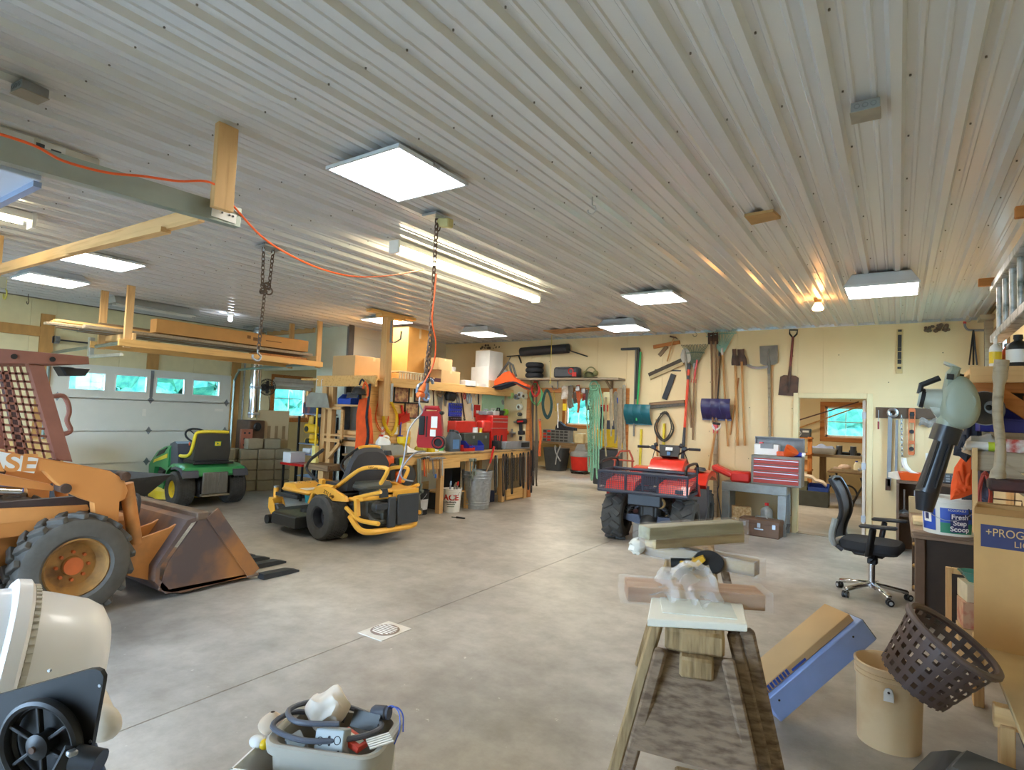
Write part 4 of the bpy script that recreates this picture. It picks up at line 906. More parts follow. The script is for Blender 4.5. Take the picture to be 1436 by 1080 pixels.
def t_shovel(axis,c,p0,p1,label,bw=.2,bl=.28,up=False,blade=None,hm=None,grip=True,sq=True,gm=None,group=None):
    """shovel hanging by its grip (up=False) or with the blade on top (up=True)"""
    t,L=hthing('shovel',label,'shovel',axis,c,p0,p1,group)
    S=-1 if up else 1;base=L if up else 0
    def Z(d):return base+S*d
    m=MB();w=bw/2
    if sq:out=[(-w,0),(w,0),(w*.96,bl*.9),(w*.6,bl),(-w*.6,bl),(-w*.96,bl*.9)]
    else:out=[(0,0),(w*.6,bl*.12),(w,bl*.45),(w,bl*.85),(w*.6,bl),(-w*.6,bl),(-w,bl*.85),(-w,bl*.45),(-w*.6,bl*.12)]
    m.prism([(x,Z(z))for x,z in out],.006,frame((0,-.01,0),(1,0,0),(0,0,1)),0)
    m.cyl((0,-.012,Z(bl*.8)),(0,-.012,Z(bl+.14)),.026,.02,10);m.cyl((0,-.013,Z(.05)),(0,-.016,Z(bl*.9)),.012,.022,8)
    part('blade',m,blade or RUST,t)
    top=L-(.1 if grip and not up else 0)
    m=MB()
    if up:m.cyl((0,-.012,0),(0,-.012,L-bl-.1),.018,.019,10)
    else:m.cyl((0,-.012,bl+.08),(0,-.012,top),.019,.017,10)
    part('handle',m,hm or HANDLE,t)
    if grip and not up:m=MB();m.v=[];m.tube([(0,-.012,top-.02),(-.05,-.012,top+.04),(-.055,-.012,top+.1),(.055,-.012,top+.1),(.05,-.012,top+.04),(0,-.012,top-.02)],.012,8);part('grip',m,gm or BLACKM,t)
    return t
def t_pole(name,cat,axis,c,p0,p1,label,r=.014,mt=None,group=None,r1=None):
    t,L=hthing(name,label,cat,axis,c,p0,p1,group)
    m=MB();m.cyl((0,-r-.002,0),(0,-r-.002,L),r,r1,10);part('shaft',m,mt or HANDLE,t);return t,L
def t_hammer(axis,c,p0,p1,label,hm=None,head=STEEL,hw=.11,group=None,name='hammer'):
    t,L=hthing(name,label,'hammer',axis,c,p0,p1,group)
    m=MB();m.lathe([(.011,0),(.013,L*.4),(.009,L-.02)],10,TR(0,-.02,0));part('handle',m,hm or HANDLE,t)
    m=MB();m.cyl((-hw*.45,-.02,L-.015),(-hw*.15,-.02,L-.015),.016,.013,10);m.box((0,-.02,L-.015),(hw*.4,.026,.028),None,.004);m.loft([[(hw*.18,-.02+y,L-.015+z)for y,z in((-.012,-.012),(.012,-.012),(.012,.012),(-.012,.012))],[(hw*.5,-.02+y,L-.035+z)for y,z in((-.016,-.003),(.016,-.003),(.016,.003),(-.016,.003))]]);part('head',m,head,t);return t
def t_saw(axis,c,p0,p1,label,w=.12,hm=None,group=None):
    t,L=hthing('handsaw',label,'saw',axis,c,p0,p1,group)
    m=MB();n=16;pts=[(-w*.5,L*.78),(-w*.18,0),(w*.05,0)]+[(w*.05+(w*.45)*k/n+(.004 if k%2 else 0),L*.78*k/n)for k in range(1,n+1)]
    m.prism(pts,.003,frame((0,-.01,0),(1,0,0),(0,0,1)));part('blade',m,STEEL,t)
    m=MB();m.tor((0,-.012,L*.87),w*.36,.015,rot(pi/2,0,0)@MX.Diagonal((1,1.3,1,1)),16,6);m.box((0,-.012,L*.77),(w,.022,.04),None,.006);part('handle',m,hm or HANDLE,t);return t
def t_pliers(axis,c,p0,p1,label,gm,group=None,name='pliers',cat='pliers'):
    t,L=hthing(name,label,cat,axis,c,p0,p1,group)
    m=MB();m.cyl((0,-.022,L*.68),(0,-.006,L*.68),L*.06,n=12)
    for s in(-1,1):m.loft([[(s*x,-.014+y,z)for y in(-.006,.006)for x in((x0,x1)if y<0 else(x1,x0))]for x0,x1,z in((.0,L*.07,L*.66),(.0,L*.06,L*.85),(0,L*.025,L))])
    part('jaws',m,STEEL,t)
    for s in(-1,1):
        m=MB();m.tube([(0,-.014,L*.66),(s*L*.1,-.014,L*.45),(s*L*.11,-.014,L*.2),(s*L*.06,-.014,0)],L*.035+.003,8,sm=3);part('grip',m,gm,t)
    return t
def t_strap(axis,c,p0,p1,label,mt,w=.05,n=3,cat='strap',name='tie_down_strap',seed=0,group=None,ratchet=False):
    t,L=hthing(name,label,cat,axis,c,p0,p1,group);rn=random.Random(seed)
    for k in range(n):
        m=MB();x=(k-(n-1)/2)*w*.55;ph=rn.random()*6;l=L*rn.uniform(.0,.25)if k else 0;am=rn.uniform(.004,.014)
        m.grid(lambda u,v:(x+am*sin(6*v+ph)+(u-.5)*w*.8,-.02-.012*k-.008*sin(9*v+ph),L-(L-l)*v),2,18,.004);part('webbing',m,mt,t)
    if ratchet:m=MB();m.box((0,-.05,L*.86),(w*1.3,.03,.1),None,.008);m.cyl((-w*.7,-.05,L*.82),(w*.7,-.05,L*.82),.018,n=10);part('ratchet',m,STEEL,t)
    else:m=MB();m.tor((0,-.02,L-.01),.018,.006,rot(pi/2,0,0),14,6);part('ring',m,STEEL,t)
    return t
def t_coil(axis,c,p0,p1,label,mt,name='cord',cat='cord',w=None,n=6,r=.005,seed=1,group=None):
    """rope or cord hanging as a long loop"""
    t,L=hthing(name,label,cat,axis,c,p0,p1,group);rn=random.Random(seed);w=w or L*.35;pts=[]
    for k in range(n):
        q=w/2*rn.uniform(.65,1.05);zb=rn.uniform(-.0,.14)*L
        pts+=[(rn.uniform(-.12,.12)*w,-.025-.01*rn.random(),L-.01*rn.random()),(-q,-.02-.02*rn.random(),L*.6),(-q*.8,-.02-.02*rn.random(),zb+.2*L),(0,-.03,zb),(q*.8,-.02-.02*rn.random(),zb+.2*L),(q,-.02-.02*rn.random(),L*.6)]
    m=MB();m.tube(crom(pts,4,True),r,6,closed=True);part('coil',m,mt,t)
    m=MB();m.tor((0,-.025,L*.93),w*.16+.004,r*1.2,None,14,6);part('tie',m,mt,t);return t
def t_box(name,cat,label,axis,c,x0,y0,x1,y1,depth,mt,b=.004,rz=0,group=None):
    """box read off a plane: front face rectangle between two photo points"""
    g=aty if axis=='y' else atx;a,d=g(x0,y1,c),g(x1,y0,c)
    m=MB()
    if axis=='y':W,D,H=abs(d.x-a.x),depth,abs(d.z-a.z);loc=((a.x+d.x)/2,c+depth/2,a.z)
    else:W,D,H=depth,abs(d.y-a.y),abs(d.z-a.z);loc=(c-depth/2,(a.y+d.y)/2,a.z)
    return thing(name,label,cat,loc,rz,group),W,D,H
def carton(label,loc,w,d,h,rz=0.,mt=None,open_=False,tape=True,tm=None,group=None,name='cardboard_box',cat='box'):
    t=thing(name,label,cat,loc,rz,group);mt=mt or CARD;m=MB()
    if open_:
        e=.005
        for p,q in(((-w/2,-d/2,0),(w/2,-d/2+e,h)),((-w/2,d/2-e,0),(w/2,d/2,h)),((-w/2,-d/2+e,0),(-w/2+e,d/2-e,h)),((w/2-e,-d/2+e,0),(w/2,d/2-e,h)),((-w/2+e,-d/2+e,0),(w/2-e,d/2-e,e))):m.bx(p,q)
    else:m.bx((-w/2,-d/2,0),(w/2,d/2,h),.003)
    part('body',m,mt,t)
    if tape and not open_:
        m=MB();m.bx((-w/2-.0005,-.025,h*.82),(w/2+.0005,.025,h+.0006));part('tape',m,tm or mat('tape_tan','#d8bb88',.4,var=.03),t)
    return t
def bin_(label,loc,w,d,h,rz,mt,name='storage_bin',cat='bin',group=None):
    """stacking bin with a low sloped front (front = local -y)"""
    t=thing(name,label,cat,loc,rz,group);e=.004;m=MB()
    for x in(-w/2,w/2-e):m.prism([(-d/2,0),(d/2,0),(d/2,h),(-d*.1,h),(-d/2,h*.55)],e,frame((x,0,0),(0,1,0),(0,0,1)))
    m.bx((-w/2,d/2-e,0),(w/2,d/2,h));m.bx((-w/2,-d/2,0),(w/2,d/2,e));m.bx((-w/2,-d/2,0),(w/2,-d/2+e,h*.5));part('body',m,mt,t)
    m=MB();m.bx((-w/2-.004,-d/2-.006,h*.46),(w/2+.004,-d/2+.004,h*.54),.002);part('rim',m,mt,t);return t
def bucket(label,loc,R0,R1,H,mt,rz=0.,handle=True,lid=False,hm=None,name='bucket',group=None,rimm=None):
    t=thing(name,label,'bucket',loc,rz,group);m=MB()
    m.lathe([(0,0),(R0,0),(R0,.01),(R1,H*.99),(R1-.004,H),(R1-.01,H*.98),(R0-.008,.012),(0,.012)],36,None,False);part('body',m,mt,t)
    m=MB()
    for z,e in((.985,.008),(.9,.006),(.84,.006)):rr_=R0+(R1-R0)*z;m.lathe([(rr_-.002,H*z-.008),(rr_+e,H*z-.006),(rr_+e,H*z+.004),(rr_-.002,H*z+.006)],36,None,False)
    part('rim',m,rimm or mt,t)
    if handle:m=MB();rr_=R0+(R1-R0)*.88+.01;m.tube([(rr_*cos(a),-abs(rr_*sin(a))*.55 if False else-rr_*sin(a),H*.88-.5*H*sin(a)*.9)for a in[pi*k/14 for k in range(15)]],.0035,6);part('bail',m,hm or STEEL,t)
    return t
def bottle(label,loc,R,H,mt,capm,neck=.3,name='bottle',labelm=None,group=None,rz=0,trigger=False):
    t=thing(name,label,'bottle',loc,rz,group);m=MB()
    m.lathe([(0,0),(R*.92,0),(R,H*.03),(R,H*.62),(R*.85,H*.72),(R*neck,H*.82),(R*neck,H*.9)],20,None,True);part('body',m,mt,t)
    m=MB();m.cyl((0,0,H*.87),(0,0,H),R*neck*1.2,R*neck*1.1,16)
    if trigger:m.bx((-R*.2,-R*1.2,H*.97),(R*.2,R*.5,H*1.08),.003);m.bar((0,-R*.9,H*.97),(0,-R*.6,H*.84),.008,.012)
    part('cap',m,capm,t)
    if labelm:m=MB();m.lathe([(R*1.004,H*.14),(R*1.004,H*.54)],20,None,False);part('label',m,labelm,t)
    return t
def can(label,loc,R,H,mt,lidm=None,name='can',group=None):
    t=thing(name,label,'can',loc,0,group);m=MB();m.cyl((0,0,0),(0,0,H),R,n=24);part('body',m,mt,t)
    m=MB();m.lathe([(R+.002,0),(R+.003,.004),(R,.008)],24,None,False);m.lathe([(R,H-.008),(R+.003,H-.004),(R+.001,H+.002),(R*.9,H-.002),(0,H-.002)],24,None,False);part('lid',m,lidm or STEEL,t);return t
def jug(label,loc,w,d,h,mt,capm,rz=0.,labelm=None,group=None):
    """oil or cleaner jug with a moulded handle"""
    t=thing('jug',label,'jug',loc,rz,group);m=MB()
    m.loft([rrect(w,d,min(w,d)*.25,0,4),rrect(w,d,min(w,d)*.25,h*.62,4),rrect(w*.8,d*.8,min(w,d)*.2,h*.75,4),[(p[0]-w*.18,p[1],p[2])for p in rrect(w*.3,d*.5,w*.1,h*.9,4)]]);m.tube([(w*.3,0,h*.7),(w*.42,0,h*.85),(w*.2,0,h*.93),(-w*.1,0,h*.88)],w*.07,8,sm=3);part('body',m,mt,t)
    m=MB();m.cyl((-w*.18,0,h*.9),(-w*.18,0,h),w*.15,n=14);part('cap',m,capm,t)
    if labelm:m=MB();m.bx((-w*.3,-d/2-.001,h*.12),(w*.3,-d/2,h*.55));part('label',m,labelm,t)
    return t
# ------------------------------------------------------------------ long workbench with its panelled back, loft deck and end shelf
BX0,BX1,BYA,BYB,BZ=-6.6,-5.93,5.55,9.55,.95
BT=mat('bench_top','#a98a5c',.7,0,scale=5,col2='#6d5a40',amount=.45)
PINEL=wood('pine_light','#dfb06a','#c48f4c',axis=1)
wb=thing('workbench','long timber workbench running from the zero-turn mower to the far wall','workbench',((BX0+BX1)/2,7.6,0))
m=MB();m.bx((BX0,BYA,BZ-.03),(BX1+.02,BYB,BZ),.004);wpart('top',m,BT,wb)
m=MB();m.bx((BX1-.04,BYA,BZ-.15),(BX1,BYB,BZ-.03),.003);m.bx((BX1-.03,6.4,BZ-.24),(BX1+.012,7.4,BZ-.1),.003);wpart('apron',m,PINEL,wb)
for y in(6.3,7.03,7.75,8.75,9.5):
    m=MB();m.bx((BX1-.13,y-.045,0),(BX1-.04,y+.045,BZ-.03),.004);wpart('leg',m,PINEZ,wb)
    m=MB();m.bx((BX0,y-.045,0),(BX0+.09,y+.045,BZ-.03),.004);wpart('leg',m,PINEZ,wb)
m=MB();m.bx((BX1-.1,6.05,.33),(BX1-.06,6.26,.4));m.bx((BX1-.1,8.9,.02),(BX1-.07,9.45,.22),.003);m.bx((BX0+.1,7.2,.28),(BX1-.1,7.7,.3));wpart('brace',m,PINEL,wb)
bw=thing('plank_backboard','pine plank wall behind the workbench with tools hung on it','wall boards',(-6.66,7.75,0))
m=MB()
for k in range(15):
    z=.0+k*.14
    m.bx((-6.645-.002*(k%2),5.97,z),(-6.62,6.85+.3*(k%3),min(z+.138,2.028)),.002)
wpart('planks',m,PINEL,bw)
m=MB();m.bx((-6.65,6.85,.0),(-6.626,FAR-.01,2.028));m.bx((-6.626,6.95,.96),(-6.618,8.85,2.0));wpart('pale_board',m,mat('pale_board','#efe0b8',.7,var=.04),bw)
m=MB();m.bx((-6.618,8.85,1.35),(-6.60,9.58,2.0));wpart('green_board',m,mat('board_green','#a9cda8',.6,var=.04),bw)
po=thing('timber_post','timber post from the loft deck to the ceiling with a cross piece on top','post',(-6.47,6.2,0))
m=MB();m.bx((-6.54,6.13,1.5),(-6.42,6.26,CEIL-.07),.004);wpart('shaft',m,PINEZ,po)
m=MB();m.bx((-6.54,5.8,CEIL-.07),(-6.42,6.75,CEIL-.028),.004);m.bx((-6.55,6.0,CEIL-.11),(-6.41,6.5,CEIL-.07),.004);wpart('cap_board',m,PINEL,po)
m=MB();m.tube([(-6.41,6.2,2.95),(-6.41,6.2,2.62),(-6.3,6.2,2.62),(-6.2,6.2,2.66),(-6.19,6.2,2.78)],.014,8);wpart('hook',m,GREY,po)
lf=thing('loft_deck','wooden loft deck over the workbench loaded with boxes','loft',(-7.3,7.7,2.0))
m=MB();m.bx((-8.2,5.97,2.03),(-6.44,FAR-.02,2.06));wpart('deck',m,PINEL,lf)
m=MB();m.bx((-6.44,6.27,1.95),(-6.4,FAR-.03,2.09),.004);m.bx((-7.75,5.93,1.93),(-6.4,5.97,2.1),.004);wpart('rim_board',m,PINEL,lf)
m=MB();m.bx((-6.41,6.25,1.72),(-6.395,6.29,2.0));wpart('strap_plate',m,GALV,lf)
LZ=2.06
def onl(x,y):return atz(x,y,LZ)
es=thing('shelf_unit','rough timber shelf unit under the loft deck beside the orange vest','shelf',(-7.1,6.2,0))
YS=5.95
m=MB()
def vx(px,y=600):return aty(px,y,YS).x
xl,xr=vx(452),vx(506)
for x in(xl,vx(461)):m.bx((x-.05,YS,0),(x+.05,YS+.09,1.925),.004)
m.bx((xr-.03,YS+.01,.0),(xr+.06,YS+.1,1.925),.004);wpart('post',m,PINEZ,es)
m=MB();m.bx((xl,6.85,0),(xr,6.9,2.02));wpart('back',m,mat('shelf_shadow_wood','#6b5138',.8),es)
zz=[aty(480,y,YS).z for y in(567,610,627,648)]
for z in zz[:2]:m=MB();m.bx((xl-.02,YS,z-.03),(xr,6.85,z),.003);wpart('shelf',m,PINE,es)
m=MB();a,b=vx(463),vx(482);z0,z1=aty(470,620,YS).z,aty(470,570,YS).z
m.bx((b-.05,YS-.03,z0),(b,YS+.01,z1),.003);m.bx((a-.1,YS-.03,z1-.05),(b,YS+.01,z1),.003);m.bx((a-.1,YS-.03,z0),(b,YS+.01,z0+.05),.003);m.bar((a,YS-.01,z0-.25),(b-.05,YS-.01,z0),.04,.05);wpart('frame',m,PINE,es)
bin_('blue stacking bin on the top level of the end shelf',(vx(477),YS+.16,zz[0]),.3,.22,.16,0,mat('bin_blue','#2f56b8',.4,var=.05))
for k,(y0,y1,lb)in enumerate(((600,607,'uppermost'),(610,617,'middle'),(618,626,'lowest'))):
    z0,z1=aty(480,y1,YS).z,aty(480,y0,YS).z
    m=MB();m.bx((vx(467),YS+.08,0),(xr-.04,YS+.32,z1-z0-.008),.01);m.v=[p-V((vx(486),YS+.2,0))for p in m.v]
    single('timber_offcut',m,[PINE,GREYW,PINE][k],'%s of three thick timber offcuts in the end shelf'%lb,'timber',(vx(486),YS+.2,zz[1]+.001+k*.0 if k==0 else z0),0,None)
m=MB();m.bx((0,0,0),(.34,.3,.3),.01);single('dark_crate',m,mat('crate_dark','#32302f',.7),'dark crate on the top level of the end shelf behind the blue bin','crate',(vx(486),YS+.35,zz[0]))
m=MB();m.bx((-.16,0,0),(.16,.3,.25),.01);single('speaker_cabinet',m,BLACK,'black box on the middle level of the end shelf','box',(vx(492),YS+.36,zz[1]))
t=thing('scraper','grey metal scraper with a yellow pole hung on the end shelf post','scraper',aty(440,655,5.85))
m=MB();pry(m,5.85,[(431,556),(437,550),(459,552),(463,572),(430,571)],.02,.003);wpart('blade',m,mat('scraper_grey','#9c9c94',.5,.5),t)
a,b=aty(445,572,5.84),aty(441,650,5.84);m=MB();m.cyl(a,b,.016);m.bx((b.x-.05,b.y-.03,b.z-.06),(b.x+.05,b.y+.03,b.z),.01);wpart('pole',m,YELLOW,t)
m=MB();
for x0 in(443,450):a,b=aty(x0,549,5.83),aty(x0+1,533,5.83);m.tube([a,b,b+V((.03,0,.01))],.006,6)
wpart('hook',m,WHITEP,t)
# ---- boxes on the loft
p=onl(571,535);
carton('very tall brown carton standing on the loft deck behind the timber post',(-7.06,7.22,LZ),.6,.56,.93,0,mat('carton_tan','#d39a4e',.8,var=.04))
carton('long brown carton at the left end of the loft deck',(-7.22,6.4,LZ+.03),.52,.78,.33,0,CARD)
m=MB();m.bx((-.04,0,0),(.04,.6,.42),.01)
for k in range(2):
    single('foam_sheet',m if k==0 else MB().bx((-.04,0,0),(.04,.7,.3),.01),WHITE,['white foam block leaning at the back of the loft','small white foam block at the back of the loft'][k],'foam block',(-8.0,7.4+k*1.1,LZ))
def lbox(label,x0,x1,yb,h,d=.25,mt=None,dep=0.):
    a,b=onl(x0,yb),onl(x1,yb);w=abs(b.y-a.y);w=max(.05,w)
    return carton(label,((a.x+b.x)/2-d/2,(a.y+b.y)/2,LZ),d,w,h,0,mt)
t=thing('egg_tray','row of white candles standing in a tray on the loft front edge','tray',(-6.55,6.75,LZ))
m=MB();m.bx((-.12,-.3,0),(.12,.3,.02));m.bx((-.13,-.32,.13),(.13,.32,.15),.004);part('tray',m,mat('tray_cream','#e3d3ae',.7),t)
m=MB()
for k in range(10):m.cyl((.09,-.27+k*.06,.02),(.09,-.27+k*.06,.13),.016,n=10)
part('tube',m,mat('tube_cream','#efe4c6',.6),t)
carton('small brown carton on top of another in the middle of the loft',(-6.62,7.55,LZ+.25),.3,.42,.2,.1,CARD)
carton('larger brown carton with a white label in the middle of the loft',(-6.6,7.7,LZ),.3,.5,.25,0,CARD)
carton('flat dark red and navy carton on the loft front edge',(-6.5,7.23,LZ),.16,.36,.1,0,mat('carton_navy','#4a2430',.5))
carton('low white carton right of the brown cartons on the loft',(-6.5,8.2,LZ),.2,.3,.12,0,WHITE,tape=False)
carton('tiny white carton near the white appliance boxes on the loft',(-6.5,8.55,LZ),.18,.25,.08,0,WHITE,tape=False)
carton('big white carton at the far end of the loft',(-6.65,9.1,LZ),.42,.62,.42,0,WHITE,tape=False)
carton('smaller white carton on top of the big white one on the loft',(-6.68,9.12,LZ+.42),.34,.45,.33,0,WHITE,tape=False)
carton('small brown labelled carton leaning before the big white carton',(-6.43,8.95,LZ+.04),.04,.3,.13,0,CARD,tape=False)
m=MB();m.lathe([(0,0),(.13,0),(.14,.3),(.15,.36),(.15,.4),(0,.4)],24);single('white_tub',m,WHITEP,'grey-white tub at the back of the loft by the corner','tub',(-7.2,8.5,LZ))
# ---- on the plank wall
XW=-6.615
def xwall(*a,**k):return hthing(*a,**k)
ART=mat('picture_print','#8d5a48',.5,0,scale=14,col2='#d9b27a',amount=.47)
for k,(x0,y0,x1,y1,lb)in enumerate(((551,541,574,565,'small framed picture, left of the two upper ones on the plank wall'),(580,541,601,564,'small framed picture, right of the two upper ones on the plank wall'),(566,565,587,587,'small framed picture hung below the other two on the plank wall'))):
    a,b=atx(x0,y1,XW),atx(x1,y0,XW);t=thing('picture',lb,'picture',(XW,(a.y+b.y)/2,a.z));W_,H_=abs(b.y-a.y),b.z-a.z;m=MB()
    for p,q in(((0,-W_/2,0),(.02,W_/2,.02)),((0,-W_/2,H_-.02),(.02,W_/2,H_)),((0,-W_/2,.02),(.02,-W_/2+.02,H_-.02)),((0,W_/2-.02,.02),(.02,W_/2,H_-.02))):m.bx(p,q)
    part('frame',m,BLACK,t);m=MB();m.bx((.001,-W_/2+.02,.02),(.006,W_/2-.02,H_-.02));part('print',m,ART,t)
t_coil('x',XW,(543,560),(548,612),'yellow extension cord coiled on a hook on the plank wall',YELLOW,w=.3,n=7,r=.006,seed=4)
t_coil('x',XW,(533,560),(535,606),'orange cord in one wide loop left of the yellow cord on the plank wall',ORANGE,w=.3,n=2,r=.006,seed=9)
t,L=hthing('dustpan','red dustpan hanging under the framed pictures','dustpan','x',XW,(562,569),(566,593));w=.13
m=MB();m.loft([[(-w,-.01,0),(w,-.01,0),(w*.8,-.07,L*.5),(-w*.8,-.07,L*.5)],[(-w,-.004,0),(w,-.004,0),(w*.8,-.06,L*.5),(-w*.8,-.06,L*.5)]][::1]);m.prism([(-w,0),(w,0),(w*.7,L*.6),(-w*.7,L*.6)],.01,frame((0,-.01,0),(1,0,0),(0,0,1)));part('pan',m,REDP,t)
m=MB();m.box((0,-.02,L*.8),(.04,.02,L*.45),None,.006);part('handle',m,REDP,t)
t,L=hthing('hand_brush','small brush with a blue handle below the red dustpan','brush','x',XW,(561,592),(559,618));m=MB();m.box((0,-.02,L*.65),(.025,.02,L*.7),None,.005);part('handle',m,BLUE,t);m=MB();m.box((0,-.03,L*.15),(.09,.05,L*.3),None,.008);part('bristles',m,BLUE,t)
m=MB();m.bx((0,-.04,-.06),(.006,.04,.06),.002);single('outlet_plate',m,WHITEP,'pale outlet plate on the plank wall under the red dustpan','outlet',atx(555,604,XW+.004))
m=MB();m.bx((0,-.04,-.06),(.006,.04,.06),.002);single('outlet_plate',m,WHITEP,'pale outlet plate on the plank wall below the orange cord loop','outlet',atx(537,604,XW+.004))
t_saw('x',XW+.01,(616,546),(618,578),'old handsaw with yellowed blade right of the hanging chain',.16,OLDZ)
t_saw('x',XW+.01,(626,544),(624,570),'short handsaw behind the black pouch on the bench wall',.14)
t,L=hthing('tool_pouch','black leather pouch on the pale bench wall','pouch','x',XW+.03,(629,550),(628,562));m=MB();m.loft([rrect(.2,.06,.02,0),rrect(.26,.1,.03,L*.5),rrect(.22,.08,.03,L)]);m.v=[p+V((0,-.05,0))for p in m.v];part('pouch',m,BLACK,t);m=MB();m.bx((-.06,-.1,L*.5),(.06,-.098,L*.8));part('flap',m,BLACKC,t)
for k,(a,b,kind,lb,mt)in enumerate((((633,546),(634,566),'w','steel wrench just right of the black pouch',STEEL),((640,545),(642,567),'p','grey pliers below the loft left of the red clamp',GREY),((646,547),(651,589),'w','long thin pry bar on the pale bench wall',BLACKM),((650,546),(651,560),'p','red handled pliers on the pale bench wall',RED),((654,546),(656,566),'p','steel locking pliers, left of a pair on the pale bench wall',STEEL),((658,545),(659,565),'p','steel locking pliers, right of a pair on the pale bench wall',STEEL),((665,546),(666,562),'d','yellow and red screwdriver near the green board',YELLOW),((670,546),(670,567),'h','black shafted hammer at the edge of the green board',BLACK),((661,566),(661,588),'d','thin steel rod hanging below the locking pliers',STEEL),((607,545),(608,575),'w','rusty flat bar behind the hanging chain',RUST))):
    if kind=='p':t_pliers('x',XW,a,b,lb,mt)
    elif kind=='h':t_hammer('x',XW,a,b,lb,mt)
    elif kind=='d':
        t,L=hthing('screwdriver',lb,'screwdriver','x',XW,a,b);m=MB();m.lathe([(.016,L*.55),(.018,L*.7),(.014,L)],10,TR(0,-.02,0));part('handle',m,mt,t);m=MB();m.cyl((0,-.02,0),(0,-.02,L*.56),.005,n=8);part('shank',m,STEEL,t)
    else:
        t,L=hthing('wrench',lb,'wrench','x',XW,a,b);m=MB();m.box((0,-.012,L*.5),(.028,.008,L*.8),None,.003);m.tor((0,-.012,L-.025),.022,.009,rot(pi/2,0,0),14,6);m.tor((0,-.012,.022),.02,.008,rot(pi/2,0,0),14,6,.6,2*pi-.6);part('body',m,mt,t)
for(x0,y0,x1,y1,mt,nm,lb)in((628,566,647,584,BLUE,'socket_rack','blue open tool case hung on the pale bench wall'),(628,585,646,603,BLACK,'socket_rack','black socket set tray hung below the blue case'),(664,568,672,585,REDP,'blister_card','upright red package hung above the red tool boxes')):
    a,b=atx(x0,y1,XW),atx(x1,y0,XW);t=thing(nm,lb,'tool set' if nm[0]=='s' else 'package',(XW,(a.y+b.y)/2,a.z));W_,H_=abs(b.y-a.y),b.z-a.z
    m=MB();m.bx((0,-W_/2,0),(.03,W_/2,H_),.004);part('tray',m,mt,t);m=MB()
    if nm[0]=='s':
        for i in range(4):
            for j in range(6):m.cyl((.03,-W_/2+W_*(j+.7)/6.4,H_*(i+.5)/4),(.045,-W_/2+W_*(j+.7)/6.4,H_*(i+.5)/4),.008+.004*(i%2),n=8)
        part('socket',m,STEEL,t)
    else:m.bx((.03,-W_*.3,H_*.3),(.036,W_*.3,H_*.55));part('print',m,WHITE,t)
# ---- on the bench top
def onb(x,y):return V((-6.0,atx(x,y,-6.15).y,BZ))
p=onb(543,635);t=thing('plastic_bin','grey translucent bin at the left end of the workbench','bin',(p.x-.14,p.y,BZ),0)
m=MB();W_,D_,H_=.28,.5,.15
for a,b in(((-W_/2,-D_/2,0),(W_/2,D_/2,.005)),((-W_/2,-D_/2,.005),(-W_/2+.005,D_/2,H_)),((W_/2-.005,-D_/2,.005),(W_/2,D_/2,H_)),((-W_/2,-D_/2,.005),(W_/2,-D_/2+.005,H_)),((-W_/2,D_/2-.005,.005),(W_/2,D_/2,H_))):m.bx(a,b)
part('body',m,mat('bin_greyclear','#9a9a90',.4,var=.06),t)
jug('white jug with a red cap standing in the grey bin',(p.x-.16,p.y-.08,BZ+.008),.2,.12,.28,WHITEP,RED,1.2)
m=MB();m.lathe([(0,0),(.02,.0),(.025,.12),(.09,.17),(.1,.26)],18,None,False);single('funnel',m,YELLOW,'yellow funnel upside down against the grey bin','funnel',onb(553,633)+V((-.02,.05,0)))
q=onb(566,634);m=MB();m.grid(lambda u,v:((v-.5)*.3+.02*sin(7*u),(u-.5)*.42,.11*sin(pi*u)**.7*sin(pi*v)**.5+.02*sin(9*u+5*v)*sin(pi*v)+.004),14,10,.003);single('white_rag',m,WHITE,'crumpled white rag lying on the workbench edge','rag',(q.x-.17,q.y,BZ+.018))
m=MB();m.sph((0,0,.06),(.06,.09,.06));m.sph((0,.1,.045),(.05,.06,.045));single('work_gloves',m,mat('glove_yellow','#a89a3e',.9,var=.3,scale=20),'dull yellow gloves heaped behind the white rag','gloves',onb(588,630)+V((-.15,0,0)))
m=MB();m.box((0,0,.05),(.12,.18,.1),None,.006);m.mi(1).box((.061,.03,.05),(.002,.07,.06));single('yellow_box',m,[YELLOW,WHITE],'yellow box lying under the hanging red power pack','box',onb(603,632)+V((-.1,0,0)))
bottle('green capped bottle on the bench right of the yellow box',onb(617,629)+V((-.14,0,0)),.05,.2,WHITEP,mat('cap_green','#39b54a',.4),labelm=mat('label_green','#4fb85e',.5))
bottle('small blue and white bottle behind the green capped one',onb(625,627)+V((-.3,.06,0)),.045,.24,WHITEP,BLUE,labelm=mat('label_blue','#2d56b0',.5))
m=MB();m.box((0,0,.006),(.2,.75,.012),None,.002);single('white_board',m,WHITE,'thin white board lying along the workbench edge','board',onb(595,634.5)+V((-.13,0,0)))
p=onb(634,632);jug('dark grey oil jug standing on the bench',(p.x-.16,p.y+.03,BZ),.28,.13,.36,mat('jug_slate','#4c5660',.4),BLACK,pi/2,mat('jug_label','#5a86b8',.5))
jug('yellow oil jug behind the dark grey jug',(p.x-.42,p.y-.1,BZ),.24,.12,.36,YELLOW,BLACK,pi/2)
jug('silver grey jug beside the dark grey oil jug',(p.x-.3,p.y+.26,BZ),.22,.12,.34,mat('jug_silver','#8a9094',.4),BLACK,pi/2)
p=onb(650,631);bin_('small red bin at the front of the workbench',(p.x-.1,p.y,BZ),.3,.16,.1,pi/2,REDP)
p=onb(661,630.5);bin_('long blue bin next to the small red one',(p.x-.16,p.y+.02,BZ),.42,.22,.17,pi/2,BLUE)
a,b=onb(646,629),onb(682,628.5);t=thing('tool_box','wide dark olive tool box on the bench below the red cases','tool box',(-6.33,(a.y+b.y)/2+.15,BZ));L_=b.y-a.y
